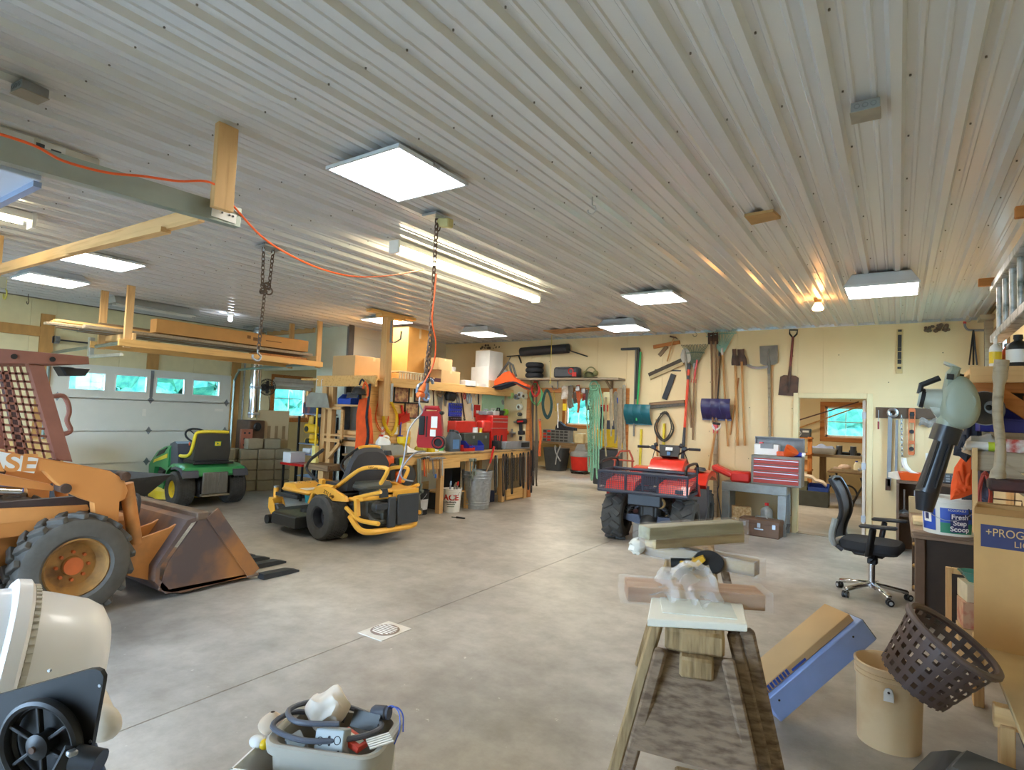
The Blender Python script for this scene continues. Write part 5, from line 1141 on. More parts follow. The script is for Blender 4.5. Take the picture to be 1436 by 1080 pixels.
m=MB();m.bx((-.14,-L_/2,0),(.14,L_/2,.3),.012);part('body',m,mat('olive_dark','#45483f',.5),t);m=MB();m.bx((.14,-L_*.2,.2),(.15,-L_*.13,.25));m.bx((.14,L_*.28,.2),(.15,L_*.36,.25));part('latch',m,STEEL,t)
TB=BZ+.3;ty_=(a.y+b.y)/2+.15
m=MB();m.bx((-.1,-.28,0),(.1,.28,.2),.01);single('tool_case',m,REDP,'red plastic case on the olive tool box, left one','case',(-6.36,ty_-.25,TB))
m=MB();m.bx((-.09,-.15,0),(.09,.15,.22),.03);single('tool_case',m,mat('red_case2','#d8362c',.4),'smaller red case on the olive tool box beside the tool chest','case',(-6.3,ty_+.33,TB))
can('white tape roll on the olive tool box',(-6.24,ty_-.02,TB),.05,.1,WHITE);
can('small yellow tape on the olive tool box',(-6.2,ty_+.09,TB),.03,.09,YELLOW)
a,b=onb(679,628),onb(703,626.5);t=thing('tool_chest','red steel tool chest at the far part of the workbench','tool chest',(-6.38,min(9.58-(b.y-a.y)*.5,(a.y+b.y)/2+.25),BZ));L_=(b.y-a.y)*.95
m=MB();m.bx((-.2,-L_/2,0),(.2,L_/2,.62),.01);part('body',m,RED,t);m=MB()
for z in(.5,.56):m.bx((.2,-L_/2+.02,z-.006),(.208,L_/2-.02,z+.006))
m.bx((-.2,-L_/2-.004,.38),(.206,L_/2+.004,.39));part('drawer_trim',m,GALV,t);m=MB()
for y in(-.12,.06):m.bx((.2,y-.018,.12),(.206,y+.018,.26))
part('handle_slot',m,BLACK,t);tc=t.location
for k,(dy,w,h,mt,lb)in enumerate(((-.2,.2,.1,GREY,'grey drill case on the red tool chest'),(.03,.16,.12,LTGREY,'pale power tool on the red tool chest'),(.2,.12,.14,BLACK,'black box on the red tool chest'))):
    m=MB();m.bx((-.1,-w/2,0),(.1,w/2,h*.7),.01);m.tube([(0,-w*.35,h*.7),(0,-w*.3,h),(0,w*.3,h),(0,w*.35,h*.7)],.012,8);single('power_tool',m,mt,lb,'power tool',(tc.x,tc.y+dy,BZ+.62))
m=MB();m.bx((-.09,-.07,0),(.09,.07,.02));m.bx((-.08,-.06,.02),(.08,.06,.16),.01)
for k in range(5):m.cyl((.05*sin(k*2),-.05+k*.025,.1),(.07*sin(k*2),-.05+k*.025,.25),.008,n=6)
single('tool_caddy',m,BLACK,'small black caddy of bits in front of the red tool chest','caddy',onb(694,627)+V((-.12,0,0)))
a,b=onb(700,630),onb(728,629);m=MB();m.bx((-.1,-.42,0),(.1,.42,.14),.01);m.mi(1).bx((.1,.1,.03),(.105,.38,.12));single('steel_box',m,[GREY,BLACK],'long grey instrument box near the far end of the workbench','box',(-6.08,(a.y+b.y)/2+.05,BZ))
# ------------------------------------------------------------------ hung along and stored under the workbench
XA=BX1+.03
t=thing('leaf_vacuum','orange and black power tool hung under the left end of the workbench','power tool',(-5.9,5.95,.55))
c=atx(541,648,-5.9);m=MB();m.sph(c,(.06,.12,.1));m.box(c+V((0,.05,.02)),(.1,.18,.12),None,.03);wpart('motor',m,ORANGE,t)
m=MB();m.cyl(c+V((0,.02,.1)),c+V((0,.02,.16)),.07,.05);wpart('cap',m,BLACKM,t)
a,b=atx(546,656,-5.88),atx(550,668,-5.88);m=MB();m.box((a+b)/2,(.1,.12,.24),None,.02);wpart('guard',m,BLACK,t)
a,b=atx(541,674,-5.86),atx(553,673,-5.86);m=MB();m.tube([a,(a+b)/2-V((0,0,.02)),b],.015);wpart('bar',m,CHROME,t)
t=thing('backpack_blower','black blower with orange body and lime stripe hung under the workbench','leaf blower',(-5.9,6.15,.45))
a,b=atx(557,642,-5.89),atx(557,660,-5.89);m=MB();m.bar(a,b,.09,.14,b=.02);m.mi(1).bar(atx(562,642,-5.84),atx(562,654,-5.84),.02,.05);wpart('strap_pad',m,[BLACK,mat('lime','#b8c832',.5)],t)
c=atx(571,667,-5.93);m=MB();m.at(TR(c)@rot(0,pi/2,0)).lathe([(0,-.05),(.13,-.05),(.15,0),(.14,.04),(.09,.06),(0,.06)],24);wpart('housing',m,mat('housing_dark','#3c3e40',.5),t)
a,b=atx(558,662,-5.86),atx(560,678,-5.86);m=MB();m.bar(a,b,.08,.11,b=.02);wpart('body',m,ORANGE,t)
rows=(((593,641),(594,668),ORANGE,'orange handled axe hammer, first in the row under the bench edge',BLACKM),((596,641),(597,669),HANDLE,'hammer with a long pale handle beside the orange one',BLACKM),((599,640),(600,663),HANDLE,'hammer with a short pale handle in the bench edge row',STEEL),((605,642),(607,668),GREY,'all grey steel hammer in the bench edge row',STEEL),((611,641),(611,672),HANDLE,'wooden hammer with a blue band on its handle',STEEL),((615,641),(616,670),HANDLED,'dark handled hammer in the bench edge row',STEEL),((619,641),(619,667),LTGREY,'pale grey handled hammer, last in the bench edge row',STEEL))
for a,b,hm,lb,hd in rows:t_hammer('x',XA,a,b,lb,hm,hd,.14)
m=MB();a=atx(611,665,XA+.022);m.cyl(a,a-V((0,0,.06)),.016,n=10);o=single('tape_band',m,mat('tape_blue','#2f6ec0',.5),'blue tape wound round a hammer handle at the bench edge','tape',(0,0,0))
for a,b,lb,w in(((585,643),(585,690),'long grey pipe wrench hung at the first bench leg, left one',.045),((588,643),(588,688),'long grey pipe wrench hung at the first bench leg, right one',.04)):
    t,L=hthing('pipe_wrench',lb,'wrench','x',XA,a,b);m=MB();m.box((0,-.02,L*.55),(w,.02,L*.9),None,.006);part('handle',m,mat('wrench_grey','#83897f',.5,.4),t);m=MB();m.prism([(-.03,.1),(-.06,.02),(-.05,-.04),(.05,-.04),(.07,0),(.02,.02),(.04,.1)],.03,frame((0,-.005,0),(1,0,0),(0,0,1)),.004);part('jaw',m,mat('wrench_grey','#83897f',.5,.4),t)
t,L=hthing('grease_gun','grey metal tool hung low beside the black bucket','tool','x',XA,(584,690),(586,722));m=MB();m.cyl((0,-.03,L*.3),(0,-.03,L),.03,n=14);m.tube([(0,-.03,L*.3),(-.08,-.03,L*.2),(-.06,-.03,.02)],.018,8,sm=3);m.box((.03,-.03,L*.12),(.08,.05,.1),None,.02);part('body',m,mat('gun_grey','#6c6c62',.5,.5),t)
p=atz(595,722,0);t=bucket('black bucket with a white label under the workbench',(p.x-.12,p.y,0),.13,.15,.37,BLACK)
m=MB();m.lathe([(.1365,.08),(.147,.24)],24,None,False,-2.2,.4);part('label',m,mat('label_white','#d8d8d8',.5),t);m=MB();m.lathe([(.1415,.17),(.146,.22)],16,None,False,-1.6,-.9);part('mark',m,BLUE,t)
p=atz(642,719,0);t=bucket('white bucket with red lettering under the workbench',(p.x-.15,p.y+.02,0),.13,.15,.37,WHITEP)
ra=(V((0,0,0))-V(t.location));an=math.atan2(ra.y,ra.x)-.12
def wrap(o,R,an,fl=.0):
    for v in o.data.vertices:
        x,y,z=v.co;a=an+x/(R+.0);v.co=((R+y*0+fl)*cos(a),(R+fl)*sin(a),z)
def wrapped(s,size,mt,R,z,an,parent,sx=1,bold=0):
    o=text('lettering',s,size,mt,parent,MX(((1,0,0,0),(0,0,1,0),(0,1,0,z),(0,0,0,1))),.0,sx,bold)
    for v in o.data.vertices:
        x,y,zz=v.co;a=an+x/R;v.co=((R+.0012)*cos(a),(R+.0012)*sin(a),zz)
    return o
wrapped('ACE',.125,RED,.145,.235,an,t,1.15,.004);wrapped('Hardware',.04,BLACK,.1405,.165,an,t,1.1,.001)
for k,sx in enumerate((1.0,.9)):
    m=MB();m.lathe([(.1385-.002*k,.125-k*.035),(.139-.002*k,.135-k*.035)],20,None,False,an-.5*sx,an+.5*sx);part('print_line',m,mat('print_green','#4d6a52',.6),t)
bp=V(t.location)
for k,(dx,dy,lb,mt)in enumerate(((-.05,.0,'steel pliers sticking out of the white bucket with red lettering',STEEL),(.04,.04,'red handled tool sticking out of the white bucket with red lettering',RED),(.05,-.06,'cream handled tool sticking out of the white bucket with red lettering',TANC))):
    m=MB();m.cyl((0,0,-.2),(.02*k,.01,.06),.015,n=8);m.mi(1).cyl((.02*k,.01,.06),(.03*k,.02,.12),.02,.012,8);single('hand_tool',m,[STEEL,mt],lb,'hand tool',bp+V((dx,dy,.36)))
p=atz(678,714,0);t=thing('trash_can','galvanised trash can under the workbench','trash can',(p.x-.2,p.y+.05,0));R0,R1,H_=.215,.255,.62
m=MB();pr=[];N=64
def crw(r,z):return[((r+(.004 if k%2 else-.002))*cos(2*pi*k/N),(r+(.004 if k%2 else-.002))*sin(2*pi*k/N),z)for k in range(N)]
m.loft([crw(R0,0),crw(R0+.003,.05),crw(R0+.01,.1),crw(R1-.008,H_-.12),crw(R1,H_-.03),crw(R1,H_),crw(R1-.012,H_-.01),crw(R0-.012,.02)],True,True);part('body',m,GALV,t)
m=MB()
for z in(.07,.11,H_-.11,H_-.06,H_):m.tor((0,0,z),R0+(R1-R0)*z/H_+.005,.008,None,48,6)
part('rim',m,GALV,t);m=MB();m.tube([(R1*cos(a)+.01,R1*sin(a),H_-.13+dz)for a,dz in((-.5,0),(-.45,-.05),(-.2,-.07),(.05,-.05),(.1,0))],.007,6,sm=3);part('side_handle',m,GALV,t);tcn=V(t.location)
t=thing('floor_squeegee','red handled tool leaning in the galvanised trash can','tool',tcn+V((.08,.02,.4)));a,b=atx(687,650,-5.88),atx(693,626,-5.84);m=MB();m.cyl(tcn+V((.08,.02,.4)),a,.016,n=8);wpart('handle',m,HANDLED,t);m=MB();m.bar(a,b,.05,.03,b=.008);wpart('grip',m,RED,t)
carton('dark box with an orange sticker under the workbench shelf',(-6.3,7.45,0),.4,.4,.26,0,mat('box_olive','#3c3d38',.7),tape=False)
m=MB();m.bx((-.01,-.09,0),(0,.09,.05));single('sticker',m,ORANGE,'orange sticker on the dark box under the workbench','sticker',(-6.089,7.35,.16))
carton('navy bin under the far end of the workbench',(-6.3,8.5,0),.35,.4,.2,0,mat('navy_bin','#2b3550',.6),tape=False)
carton('tall black case standing under the workbench left of the trash can',(-6.4,7.78,.31),.2,.24,.5,0,BLACK,tape=False)
for k,(a,b,lb,mt,w)in enumerate((((658,643),(657,682),'long grey bar clamp left of the trash can',mat('clamp_grey','#8b9488',.5,.4),.05),((662,643),(661,675),'shorter grey bar clamp left of the trash can',mat('clamp_grey','#8b9488',.5,.4),.04))):
    t,L=hthing('bar_clamp',lb,'clamp','x',XA,a,b);m=MB();m.bar((0,-.03,0),(0,-.03,L),w*.4,.012);part('bar',m,mt,t);m=MB();m.box((0,-.05,L*.95),(w,.08,.05),None,.008);m.box((0,-.05,L*.35),(w,.08,.06),None,.008);m.cyl((0,-.08,L*.3),(0,-.08,L*.75),.012);part('jaw',m,mt,t)
hang=[(693,639,690,0,'first'),(696,638,683,2,'second'),(704,637,695,0,'third'),(708,637,686,0,'fourth'),(711,636,680,1,'fifth'),(716,635,692,0,'sixth'),(719,638,676,1,'seventh'),(723,637,674,1,'eighth'),(728,636,681,0,'ninth'),(732,635,684,0,'tenth'),(736,635,676,2,'eleventh'),(739,634,686,0,'twelfth'),(743,632,690,0,'thirteenth'),(746,630,680,0,'fourteenth')]
for k,(x,y0,y1,kd,od)in enumerate(hang):
    lb={0:'black drive belt hanging from the bench edge, %s from the trash can',1:'black chain hanging from the bench edge, %s from the trash can',2:'grey metal strip hanging from the bench edge, %s from the trash can'}[kd]%od
    t,L=hthing(['drive_belt','chain','metal_strip'][kd],lb,['belt','chain','strip'][kd],'x',XA+.01*(k%3),(x,y0),(x,y1),'belts and chains along the bench edge')
    m=MB()
    if kd==0:m.tube([(-.022,-.03,L*.94),(0,-.03,L),(.022,-.03,L*.94),(.026,-.03,L*.5),(.02,-.03,.03),(0,-.03,0),(-.02,-.03,.03),(-.026,-.03,L*.5)],.011,6,True,3);mt=RUBBER
    elif kd==1:
        for q in range(int(L/.028)):m.tor((0,-.03,L-.02-q*.028),.014,.0045,rot(pi/2,0,0)@(rot(0,0,0)if q%2 else rot(0,pi/2,0)),8,4)
        mt=BLACKM
    else:m.bar((0,-.02,0),(0,-.02,L),.03,.008,b=.002);mt=mat('strip_grey','#9aa09a',.4,.6)
    part('loop' if kd==0 else 'links' if kd==1 else 'strip',m,mt,t)
t=thing('safety_vest','orange safety vest with dark straps hung on the end of the plank wall','vest',aty(515,660,5.88))
m=MB();P=[(507,560),(516,558),(521,575),(524,610),(526,662),(516,664),(499,662),(500,640),(502,610),(503,580)]
pry(m,5.9,P,.05,.01);wpart('cloth',m,ORANGEC,t)
m=MB();
for pts in([(519,538),(517,560),(514,585),(516,612),(509,640),(504,660)],[(516,612),(514,630)],[(506,541),(505,560)]):
    q=[aty(x,y,5.83)for x,y in pts];m.tube(q,.018,6,sm=3)
m.tube([aty(x,y,5.83)for x,y in((504,540),(508,532),(514,540),(519,540))],.014,6,sm=3);wpart('strap',m,BLACKC,t)
t=thing('hard_hat','dark chainsaw helmet with mesh visor hanging over the orange vest','helmet',aty(505,562,5.82));c=aty(503,553,5.8)
m=MB();m.lathe([(.10,0),(.098,.04),(.08,.09),(.04,.12),(0,.125)],20,TR(c));m.lathe([(.1,0),(.14,-.01),(.14,.004),(.1,.01)],20,TR(c),False);wpart('shell',m,BLACK,t)
m=MB();m.loft([[c+V((x,-.13+z*.3,z-.06))for x in(-.12,.12)]for z in(0,.03,.06)],False);m.box(c+V((0,-.12,-.02)),(.2,.01,.08),(.5,0,0));wpart('visor',m,DKGREY,t)
m=MB();m.tube([aty(x,y,5.8)for x,y in((509,545),(512,536),(516,545),(515,556))],.015,6,sm=3);wpart('ear_muff',m,ORANGE,t)
# ------------------------------------------------------------------ things hung from the ceiling
def onvp(x,y,P,Q):            # sight line met with the upright plane through P and Q
    P,Q=V(P),V(Q);n=(Q-P).cross(V((0,0,1)));d=_ray(x,y);o=V((0,0,CAM_H));t=(P-o).dot(n)/d.dot(n);return o+d*t
CT=CEIL-.024
TRK=mat('track_galv','#9aa094',.38,.5,var=.06)
g=bpy.data.objects.new('door_3',None);COL.objects.link(g);g['kind']='structure';g.location=(-5,-1,2.5)
tx=-3.1;a,b=atx(0,213,tx),atx(330,308,tx);sl=(b.z-a.z)/(b.y-a.y)
def track(tx):
    m=MB();y0,y1=-2.8,b.y
    f=lambda y:a.z+sl*(y-a.y)
    sec=lambda y:[(tx+dx,y,f(y)+dz)for dx,dz in((.05,-.045),(.05,.045),(.0,.045),(.0,.052),(.056,.052),(.056,-.052),(0,-.052),(0,-.045))]
    m.loft([sec(y0),sec(y1)]);return wpart('track',m,TRK,g)
track(tx);track(-6.9)
e=atx(60,243,tx-.06)
m=MB()
for k in range(5):m.bx((-6.82,e.y-.62*(k+1),2.545),(tx-.04,e.y-.62*k-.008,2.59),.004)
wpart('door_panel',m,mat('door_blue_white','#c9d2e4',.4,var=.02),g)
m=MB()
for k in range(3):m.bx((-6.8,e.y-.03-k*.3,2.52),(tx-.06,e.y-k*.3,2.545))
wpart('stiffener',m,mat('door_rail_blue','#97a5c6',.4,.3,var=.03),g)
m=MB();q0,q1=atx(297,296,tx+.06),atx(331,308,tx+.06);m.bar(q0,q1,.004,.05);m.mi(1)
for t_ in(.4,.7,.85):p=q0.lerp(q1,t_);m.cyl(p+V((.004,0,.01)),p+V((.006,0,.01)),.006,n=8)
wpart('end_plate',m,[WHITE,BLACK],g)
def hanger(label,x,y,w,d,z0,z1=CT):
    m=MB();m.bx((-w/2,-d/2,0),(w/2,d/2,z1-z0),.003);return single('hanging_post',m,PINEZ,label,'post',(x,y,z0))
p0,p1=atz(283,178,CEIL),atz(311,183,CEIL)
zb=atx(290,294,-3.06).z
hanger('wide pine post hanging from the ceiling at the end of the overhead door track',tx+.11,(p0.y+p1.y)/2,.04,.11,zb)
m=MB();m.bx((-.08,-.03,0),(0,.06,.09),.003);c=aty(306,278,b.y-.1);single('wood_block',m,PINE,'short wood block behind the wide hanging post','block',(tx+.08,b.y-.12,zb+.03))
A_,B_=aty(268,305,1.72),aty(0,378,1.72)
m=MB();m.bar((A_.x+.12,1.72,A_.z),(-6.95,1.72,B_.z+(B_.z-A_.z)/(B_.x-A_.x)*(-6.95-B_.x)),.04,.09,b=.003);m.bar((A_.x-.25,1.7,A_.z-.045),(-5.2,1.7,B_.z-.06),.06,.03)
m.v=[v-V((-5,1.72,A_.z))for v in m.v];single('cross_beam',m,PINE,'long pine crossbeam between the overhead door tracks','beam',(-5,1.72,A_.z))
hanger('pine post hanging from the ceiling at the left end of the crossbeam',-6.97,1.72,.06,.06,B_.z-.1)
pts=[atx(x,y,tx+.14)for x,y in((-60,172),(0,188),(50,205),(90,226),(150,242),(200,247),(250,254),(287,254))]
P=pts[-1];Q=V((-3.86,4.35,CT-.05))
pts+=[onvp(x,y,P,Q)for x,y in((306,263),(330,292),(365,330),(400,354),(450,377),(500,388),(550,386))]+[onvp(594,378,P,Q)]
m=MB();m.tube(crom(pts,5),.006,7);single('extension_cord',m,ORANGE,'orange extension cord slung from the overhead door post to the bare strip light','cord')
GALVB=mat('box_galv','#9a9d9f',.4,.5,var=.1,scale=20)
def jbox(label,x,y,s,rz=0,h=.05):
    c=atz(x,y,CT-.03);t=thing('junction_box',label,'electrical box',(c.x,c.y,CT-h),rz);m=MB();m.bx((-s/2,-s/2,.004),(s/2,s/2,h),.003);part('body',m,GALVB,t);m=MB();m.bx((-s/2-.003,-s/2-.003,0),(s/2+.003,s/2+.003,.005),.002);part('cover',m,mat('cover_tan','#a19a8c',.5,.2),t)
    m=MB()
    for k in(-1,0,1):m.tor((k*s*.28,-s/2-.0005,h*.55),s*.09,.002,rot(pi/2,0,0),14,5)
    part('knockout',m,GREY,t)
jbox('square metal junction box on the right part of the ceiling',1214,157,.115)
jbox('metal junction box on the ceiling at the upper left',42,130,.11,.1)
c=atz(60,205,CT-.03);t=thing('ballast_box','narrow cream fixture with stuck labels on the ceiling behind the cord','light fixture',(c.x,c.y,CT-.07));m=MB();m.bx((-.03,-.28,0),(.03,.28,.07),.01);part('body',m,mat('fixture_cream','#d5cfc0',.6),t)
m=MB();m.bx((.03,-.2,.01),(.032,-.05,.06));m.bx((.03,-.02,.02),(.032,.1,.06));m.mi(1).bx((.032,-.04,.01),(.033,.0,.04));m.bx((.032,.03,.015),(.033,.08,.03));part('sticker',m,[WHITE,DKGREY],t)
def patch(label,pts,mt=PINE,name='wood_patch',th=.02):
    q=[atz(x,y,CT-.0)for x,y in pts];c=sum(q,V((0,0,0)))/len(q);m=MB();m.prism([(v.x-c.x,v.y-c.y)for v in q],th);single(name,m,mt,label,'ceiling patch',(c.x,c.y,CT-th))
patch('small plywood scrap screwed to the ceiling above the tool wall',[(1044,300),(1084,293),(1095,303),(1054,312)],mat('ply_scrap','#b08a58',.8))
c0,c1=aty(765,462,8.9),aty(848,460,8.9);q=[atz(x,y,CT)for x,y in((764,462),(842,458),(830,466),(775,467))]
patch('plywood attic hatch in the ceiling near the far wall',[(762,463),(846,458),(846,462),(778,467)],mat('hatch_ply','#b98a58',.7),'attic_hatch')
p=atz(774,468,CT);t=thing('pull_cord','thin yellow pull cord hanging from the attic hatch','cord',(p.x,p.y,CT-.6));z1=aty(770,536,p.y).z;m=MB();m.cyl((p.x,p.y,z1+.02),(p.x,p.y,CT-.02),.006,n=6);m.cyl((p.x,p.y,z1-.03),(p.x,p.y,z1+.02),.014,.01,8);wpart('cord',m,mat('cord_yellow','#c8a83c',.7),t)
def wirehook(label,x,y,s,mt=STEEL,kind=0):
    c=atz(x,y,CT);t=thing('ceiling_hook',label,'hook',(c.x,c.y,CT-s));m=MB();m.tube([(0,0,s),(0,0,s*.6),(s*.15,0,s*.5),(s*.18,0,s*.3),(0,0,s*.15),(-s*.2,0,s*.25),(-s*.22,0,s*.4)],max(.003,s*.03),6,sm=4);part('hook',m,mt,t)
wirehook('twisted wire hook hanging from the middle of the ceiling',831,276,.14)
wirehook('yellow hook hanging from the ceiling at the left edge',9,392,.3,mat('hook_yellow','#b5ad4a',.5))
wirehook('thin dark hook on the ceiling near the left wall',40,412,.18,RUST)
wirehook('small dark hook on the ceiling above the rakes',975,461,.15,BLACKM)
wirehook('small wire hook on the ceiling near the right wall',1358,436,.16,STEEL)
def chain(m,pts,s=.045,r=.006,wd=.55):
    P=[V(p)for p in pts];d=0;k=0;seg=0;L=[(P[i+1]-P[i]).length for i in range(len(P)-1)];tot=sum(L)
    while d<tot:
        q=d;i=0
        while q>L[i]:q-=L[i];i+=1
        c=P[i].lerp(P[i+1],q/L[i]);D=(P[i+1]-P[i]).normalized()
        M=zto(D,c)@rot(0,0,pi/2*(k%2))@rot(pi/2,0,0)
        o=m.T;m.T=o@M@MX.Diagonal((wd,1,1,1));m.tor((0,0,0),s*.62,r,None,12,5);m.T=o;d+=s*.92;k+=1
CHM=mat('chain_rust','#6b5a4e',.55,.6,var=.3,scale=30)
A0=atz(378,347,CT);t=thing('chain_hoist','rusty doubled chain with a hook hanging left of the centre','chain',(A0.x,A0.y,1.95))
zk=atx(375,405,A0.x).z;zb2=atx(372,492,A0.x).z
m=MB();chain(m,[A0+V((0,-.06,0)),V((A0.x,A0.y-.05,zk))]);chain(m,[A0+V((0,.04,0)),V((A0.x,A0.y+.02,zk))]);chain(m,[V((A0.x,A0.y-.02,zk)),V((A0.x,A0.y-.05,zb2))]);wpart('links',m,CHM,t)
m=MB();c=V((A0.x,A0.y-.02,zk));
for k in range(5):m.tor(c+V((.01*k-.02,.03*sin(k*2),-.03*cos(k*3))),.03,.008,rot(k,k*2,0),12,5)
wpart('knot',m,CHM,t)
m=MB();z=zb2;m.tube([(A0.x,A0.y-.05,z),(A0.x,A0.y-.05,z-.03),(A0.x,A0.y-.02,z-.06),(A0.x,A0.y-.05,z-.1),(A0.x,A0.y-.1,z-.08),(A0.x,A0.y-.1,z-.05)],.01,8,sm=4);wpart('hook',m,STEEL,t)
m=MB();m.bx((A0.x-.08,A0.y-.1,CT-.012),(A0.x+.08,A0.y+.1,CT));m.tor(A0-V((0,.01,.02)),.05,.01,rot(0,pi/2,0),20,6);wpart('ceiling_plate',m,GALV,t)
A1=atz(613,303,CT);t=thing('chain_hoist','dark chain hanging from the middle of the ceiling to the red power pack','chain',(A1.x,A1.y,1.75))
zb3=atx(606,538,A1.x).z;m=MB();chain(m,[A1,V((A1.x,A1.y-.02,zb3))]);chain(m,[A1+V((.01,.02,0)),V((A1.x,A1.y+.02,CT-.12))]);chain(m,[V((A1.x,A1.y-.02,atx(605,480,A1.x).z)),V((A1.x,A1.y-.05,zb3+.02))]);wpart('links',m,CHM,t)
m=MB();m.box(A1+V((.0,.0,-.01)),(.14,.18,.02));m.mi(1).box(A1+V((.03,.06,-.04)),(.1,.1,.07),(.2,.1,.3),.01);wpart('ceiling_plate',m,[GALV,mat('foam_yellow','#c9c08a',.9)],t)
m=MB();c=V((A1.x,A1.y-.02,zb3));m.tube([c+V((.0,.06,.0)),c+V((0,.03,.03)),c+V((0,-.05,.0)),c+V((0,-.1,-.03)),c+V((0,-.11,-.08))],.012,8,sm=4);m.tube([c,c-V((0,0,.05)),c-V((0,.03,.1))],.012,8);m.tor(c-V((0,.01,.1)),.03,.009,rot(0,pi/2,0),14,6);wpart('grab_hook',m,mat('hook_bluegrey','#8fa0b8',.35,.8),t)
pts=[atx(x,y,A1.x+.02)for x,y in((612,384),(609,415),(606,450),(611,480),(608,510),(596,535),(592,545))]
t=thing('cord','orange cord running down the centre chain to a three-way plug','cord',pts[-1]);m=MB();m.tube(crom(pts,5),.006,7);wpart('lead',m,ORANGE,t)
m=MB();a,b_=atx(596,538,A1.x+.02),atx(590,550,A1.x+.02);m.cyl(a,b_,.012,.026,10);m.box(b_-V((0,0,.02)),(.05,.06,.04),None,.01);wpart('socket',m,mat('socket_orange','#e8702a',.5),t)
c=atx(604,601,A1.x);s_=(c-V((0,0,CAM_H))).dot(_f)/F_PX
t=thing('power_pack','red and black portable power pack hanging from the centre chain','power pack',c-V((0,0,27*s_)),R_(36));w_,h_,d_=34*s_,52*s_,.16
RP=mat('pack_red','#a3262a',.35,var=.08)
m=MB();m.loft([[(x*w_/2,y,z*h_)for x,z in((-.9,.02),(-1.0,.16),(-.92,.5),(-.8,.85),(-.68,.98),(.6,1.0),(.85,.9),(1,.5),(1,.12),(.75,0))]for y in(-d_/2,d_/2)]);bd=part('body',m,RP,t)
m=MB();m.tube([(-.6*w_/2,0,h_*.95),(-.5*w_/2,0,h_*1.08),(.5*w_/2,0,h_*1.08),(.65*w_/2,0,h_*.97)],.018,8);part('handle',m,RP,t)
m=MB();m.bx((-.88*w_/2,-d_/2-.006,h_*.35),(-.4*w_/2,-d_/2+.004,h_*.85),.008);m.bx((.72*w_/2,-d_*.55,h_*.9),(1.02*w_/2,d_*.55,h_*1.0),.01);m.cyl((.75*w_/2,-d_/2-.008,h_*.16),(.75*w_/2,d_/2+.008,h_*.16),.05,n=20);m.bx((-.3*w_/2,-d_/2-.004,h_*.3),(-.2*w_/2,-d_/2,h_*.85));part('bumper',m,BLACK,t)
m=MB();m.bx((.1*w_/2,-d_/2-.003,h_*.55),(.6*w_/2,-d_/2,h_*.85));m.bx((.05*w_/2,-d_/2-.003,h_*.32),(.5*w_/2,-d_/2,h_*.5));m.mi(1).bx((.06*w_/2,-d_/2-.003,h_*.505),(.55*w_/2,-d_/2,h_*.545));part('sticker',m,[WHITE,ORANGE],t)
m=MB();m.tor((.75*w_/2,-d_/2-.009,h_*.16),.035,.006,rot(pi/2,0,0),20,6);part('dial',m,DKRED,t)
pts=[atx(x,y,A1.x+.05)for x,y in((588,565),(592,578),(582,590),(574,602),(570,620),(566,645),(560,665),(556,676))]+[]
m=MB();m.tube(crom([atx(590,552,A1.x+.02)]+pts,5),.006,7);single('power_lead',m,mat('lead_grey','#9b9ca4',.4),'grey lead hanging from the plug down before the workbench','cord')
pts=[atx(x,y,A1.x+.0)for x,y in((596,633),(585,634),(574,643),(565,655),(562,664),(566,672),(579,675))]
m=MB();m.tube(crom(pts,5),.006,7);single('power_lead',m,mat('lead_grey','#9b9ca4',.4),'second grey lead looping down from the red power pack base','cord')
# ------------------------------------------------------------------ hanging lumber rack
rk=thing('lumber_rack','pine lumber rack hanging from the ceiling above the lawn tractor','rack',(-8.7,4.9,2.3))
xr_,xl_=-8.27,-9.12
q0,q1=atx(172,482,xr_),atx(452,510,xr_);zr=(q0.z+q1.z)/2
m=MB();m.bx((xr_-.02,q0.y-.05,zr-.045),(xr_+.02,q1.y,zr+.045),.003);wpart('rail',m,PINEL,rk)
m=MB();m.bx((xl_-.02,q0.y-.05,zr-.045),(xl_+.02,q1.y,zr+.045),.003);wpart('rail',m,PINEL,rk)
for y in(3.4,6.36):
    for x in(xr_-.035,xl_+.035):m=MB();m.bx((x-.02,y-.045,zr-.06),(x+.02,y+.045,CT),.003);wpart('hanger',m,PINEZ,rk)
for y in(3.46,6.3):m=MB();m.bx((xl_-.05,y-.02,zr+.045),(xr_+.02,y+.02,zr+.135),.003);wpart('crosspiece',m,PINE,rk)
m=MB();m.bx((xl_-.12,3.3,zr-.16),(xl_-.06,3.36,zr+.1),.003);m.bx((xl_-.12,3.31,zr-.18),(xr_,3.35,zr-.14));wpart('support',m,mat('rack_alum','#b9b9ae',.4,.5),rk)
ZT=zr+.137
a,b_=atx(219,457,-8.4),atx(432,484,-8.4)
t=carton('long brown cardboard carton on the hanging lumber rack',(-8.48,(a.y+b_.y)/2,ZT+.06),.18,b_.y-a.y,.19,0,mat('carton_long','#bd8c50',.8,var=.05),tape=False)
m=MB();m.bx((.09,.1,.09),(.0905,.16,.14));m.bx((.09,.2,.07),(.0905,.34,.12));m.bx((.09,.42,.09),(.0905,.7,.105));part('print',m,mat('print_faint','#7a5630',.8),t)
lum=[(-8.42,2.95,6.3,.09,.04,0,'grey weathered board under the long carton on the lumber rack',GREYW),(-8.56,2.6,6.2,.1,.03,0,'pale board sticking out furthest at the left of the lumber rack',GREYW),(-8.7,3.0,6.4,.05,.05,1,'grey steel pipe among the boards of the lumber rack',GALV),(-8.8,2.8,6.6,.1,.035,0,'dark board behind the pipe on the lumber rack',OLDY),(-8.93,2.9,6.2,.05,.05,1,'second steel pipe at the back of the lumber rack',STEEL),(-9.03,3.1,6.7,.07,.06,0,'brown timber at the back edge of the lumber rack',OLDY)]
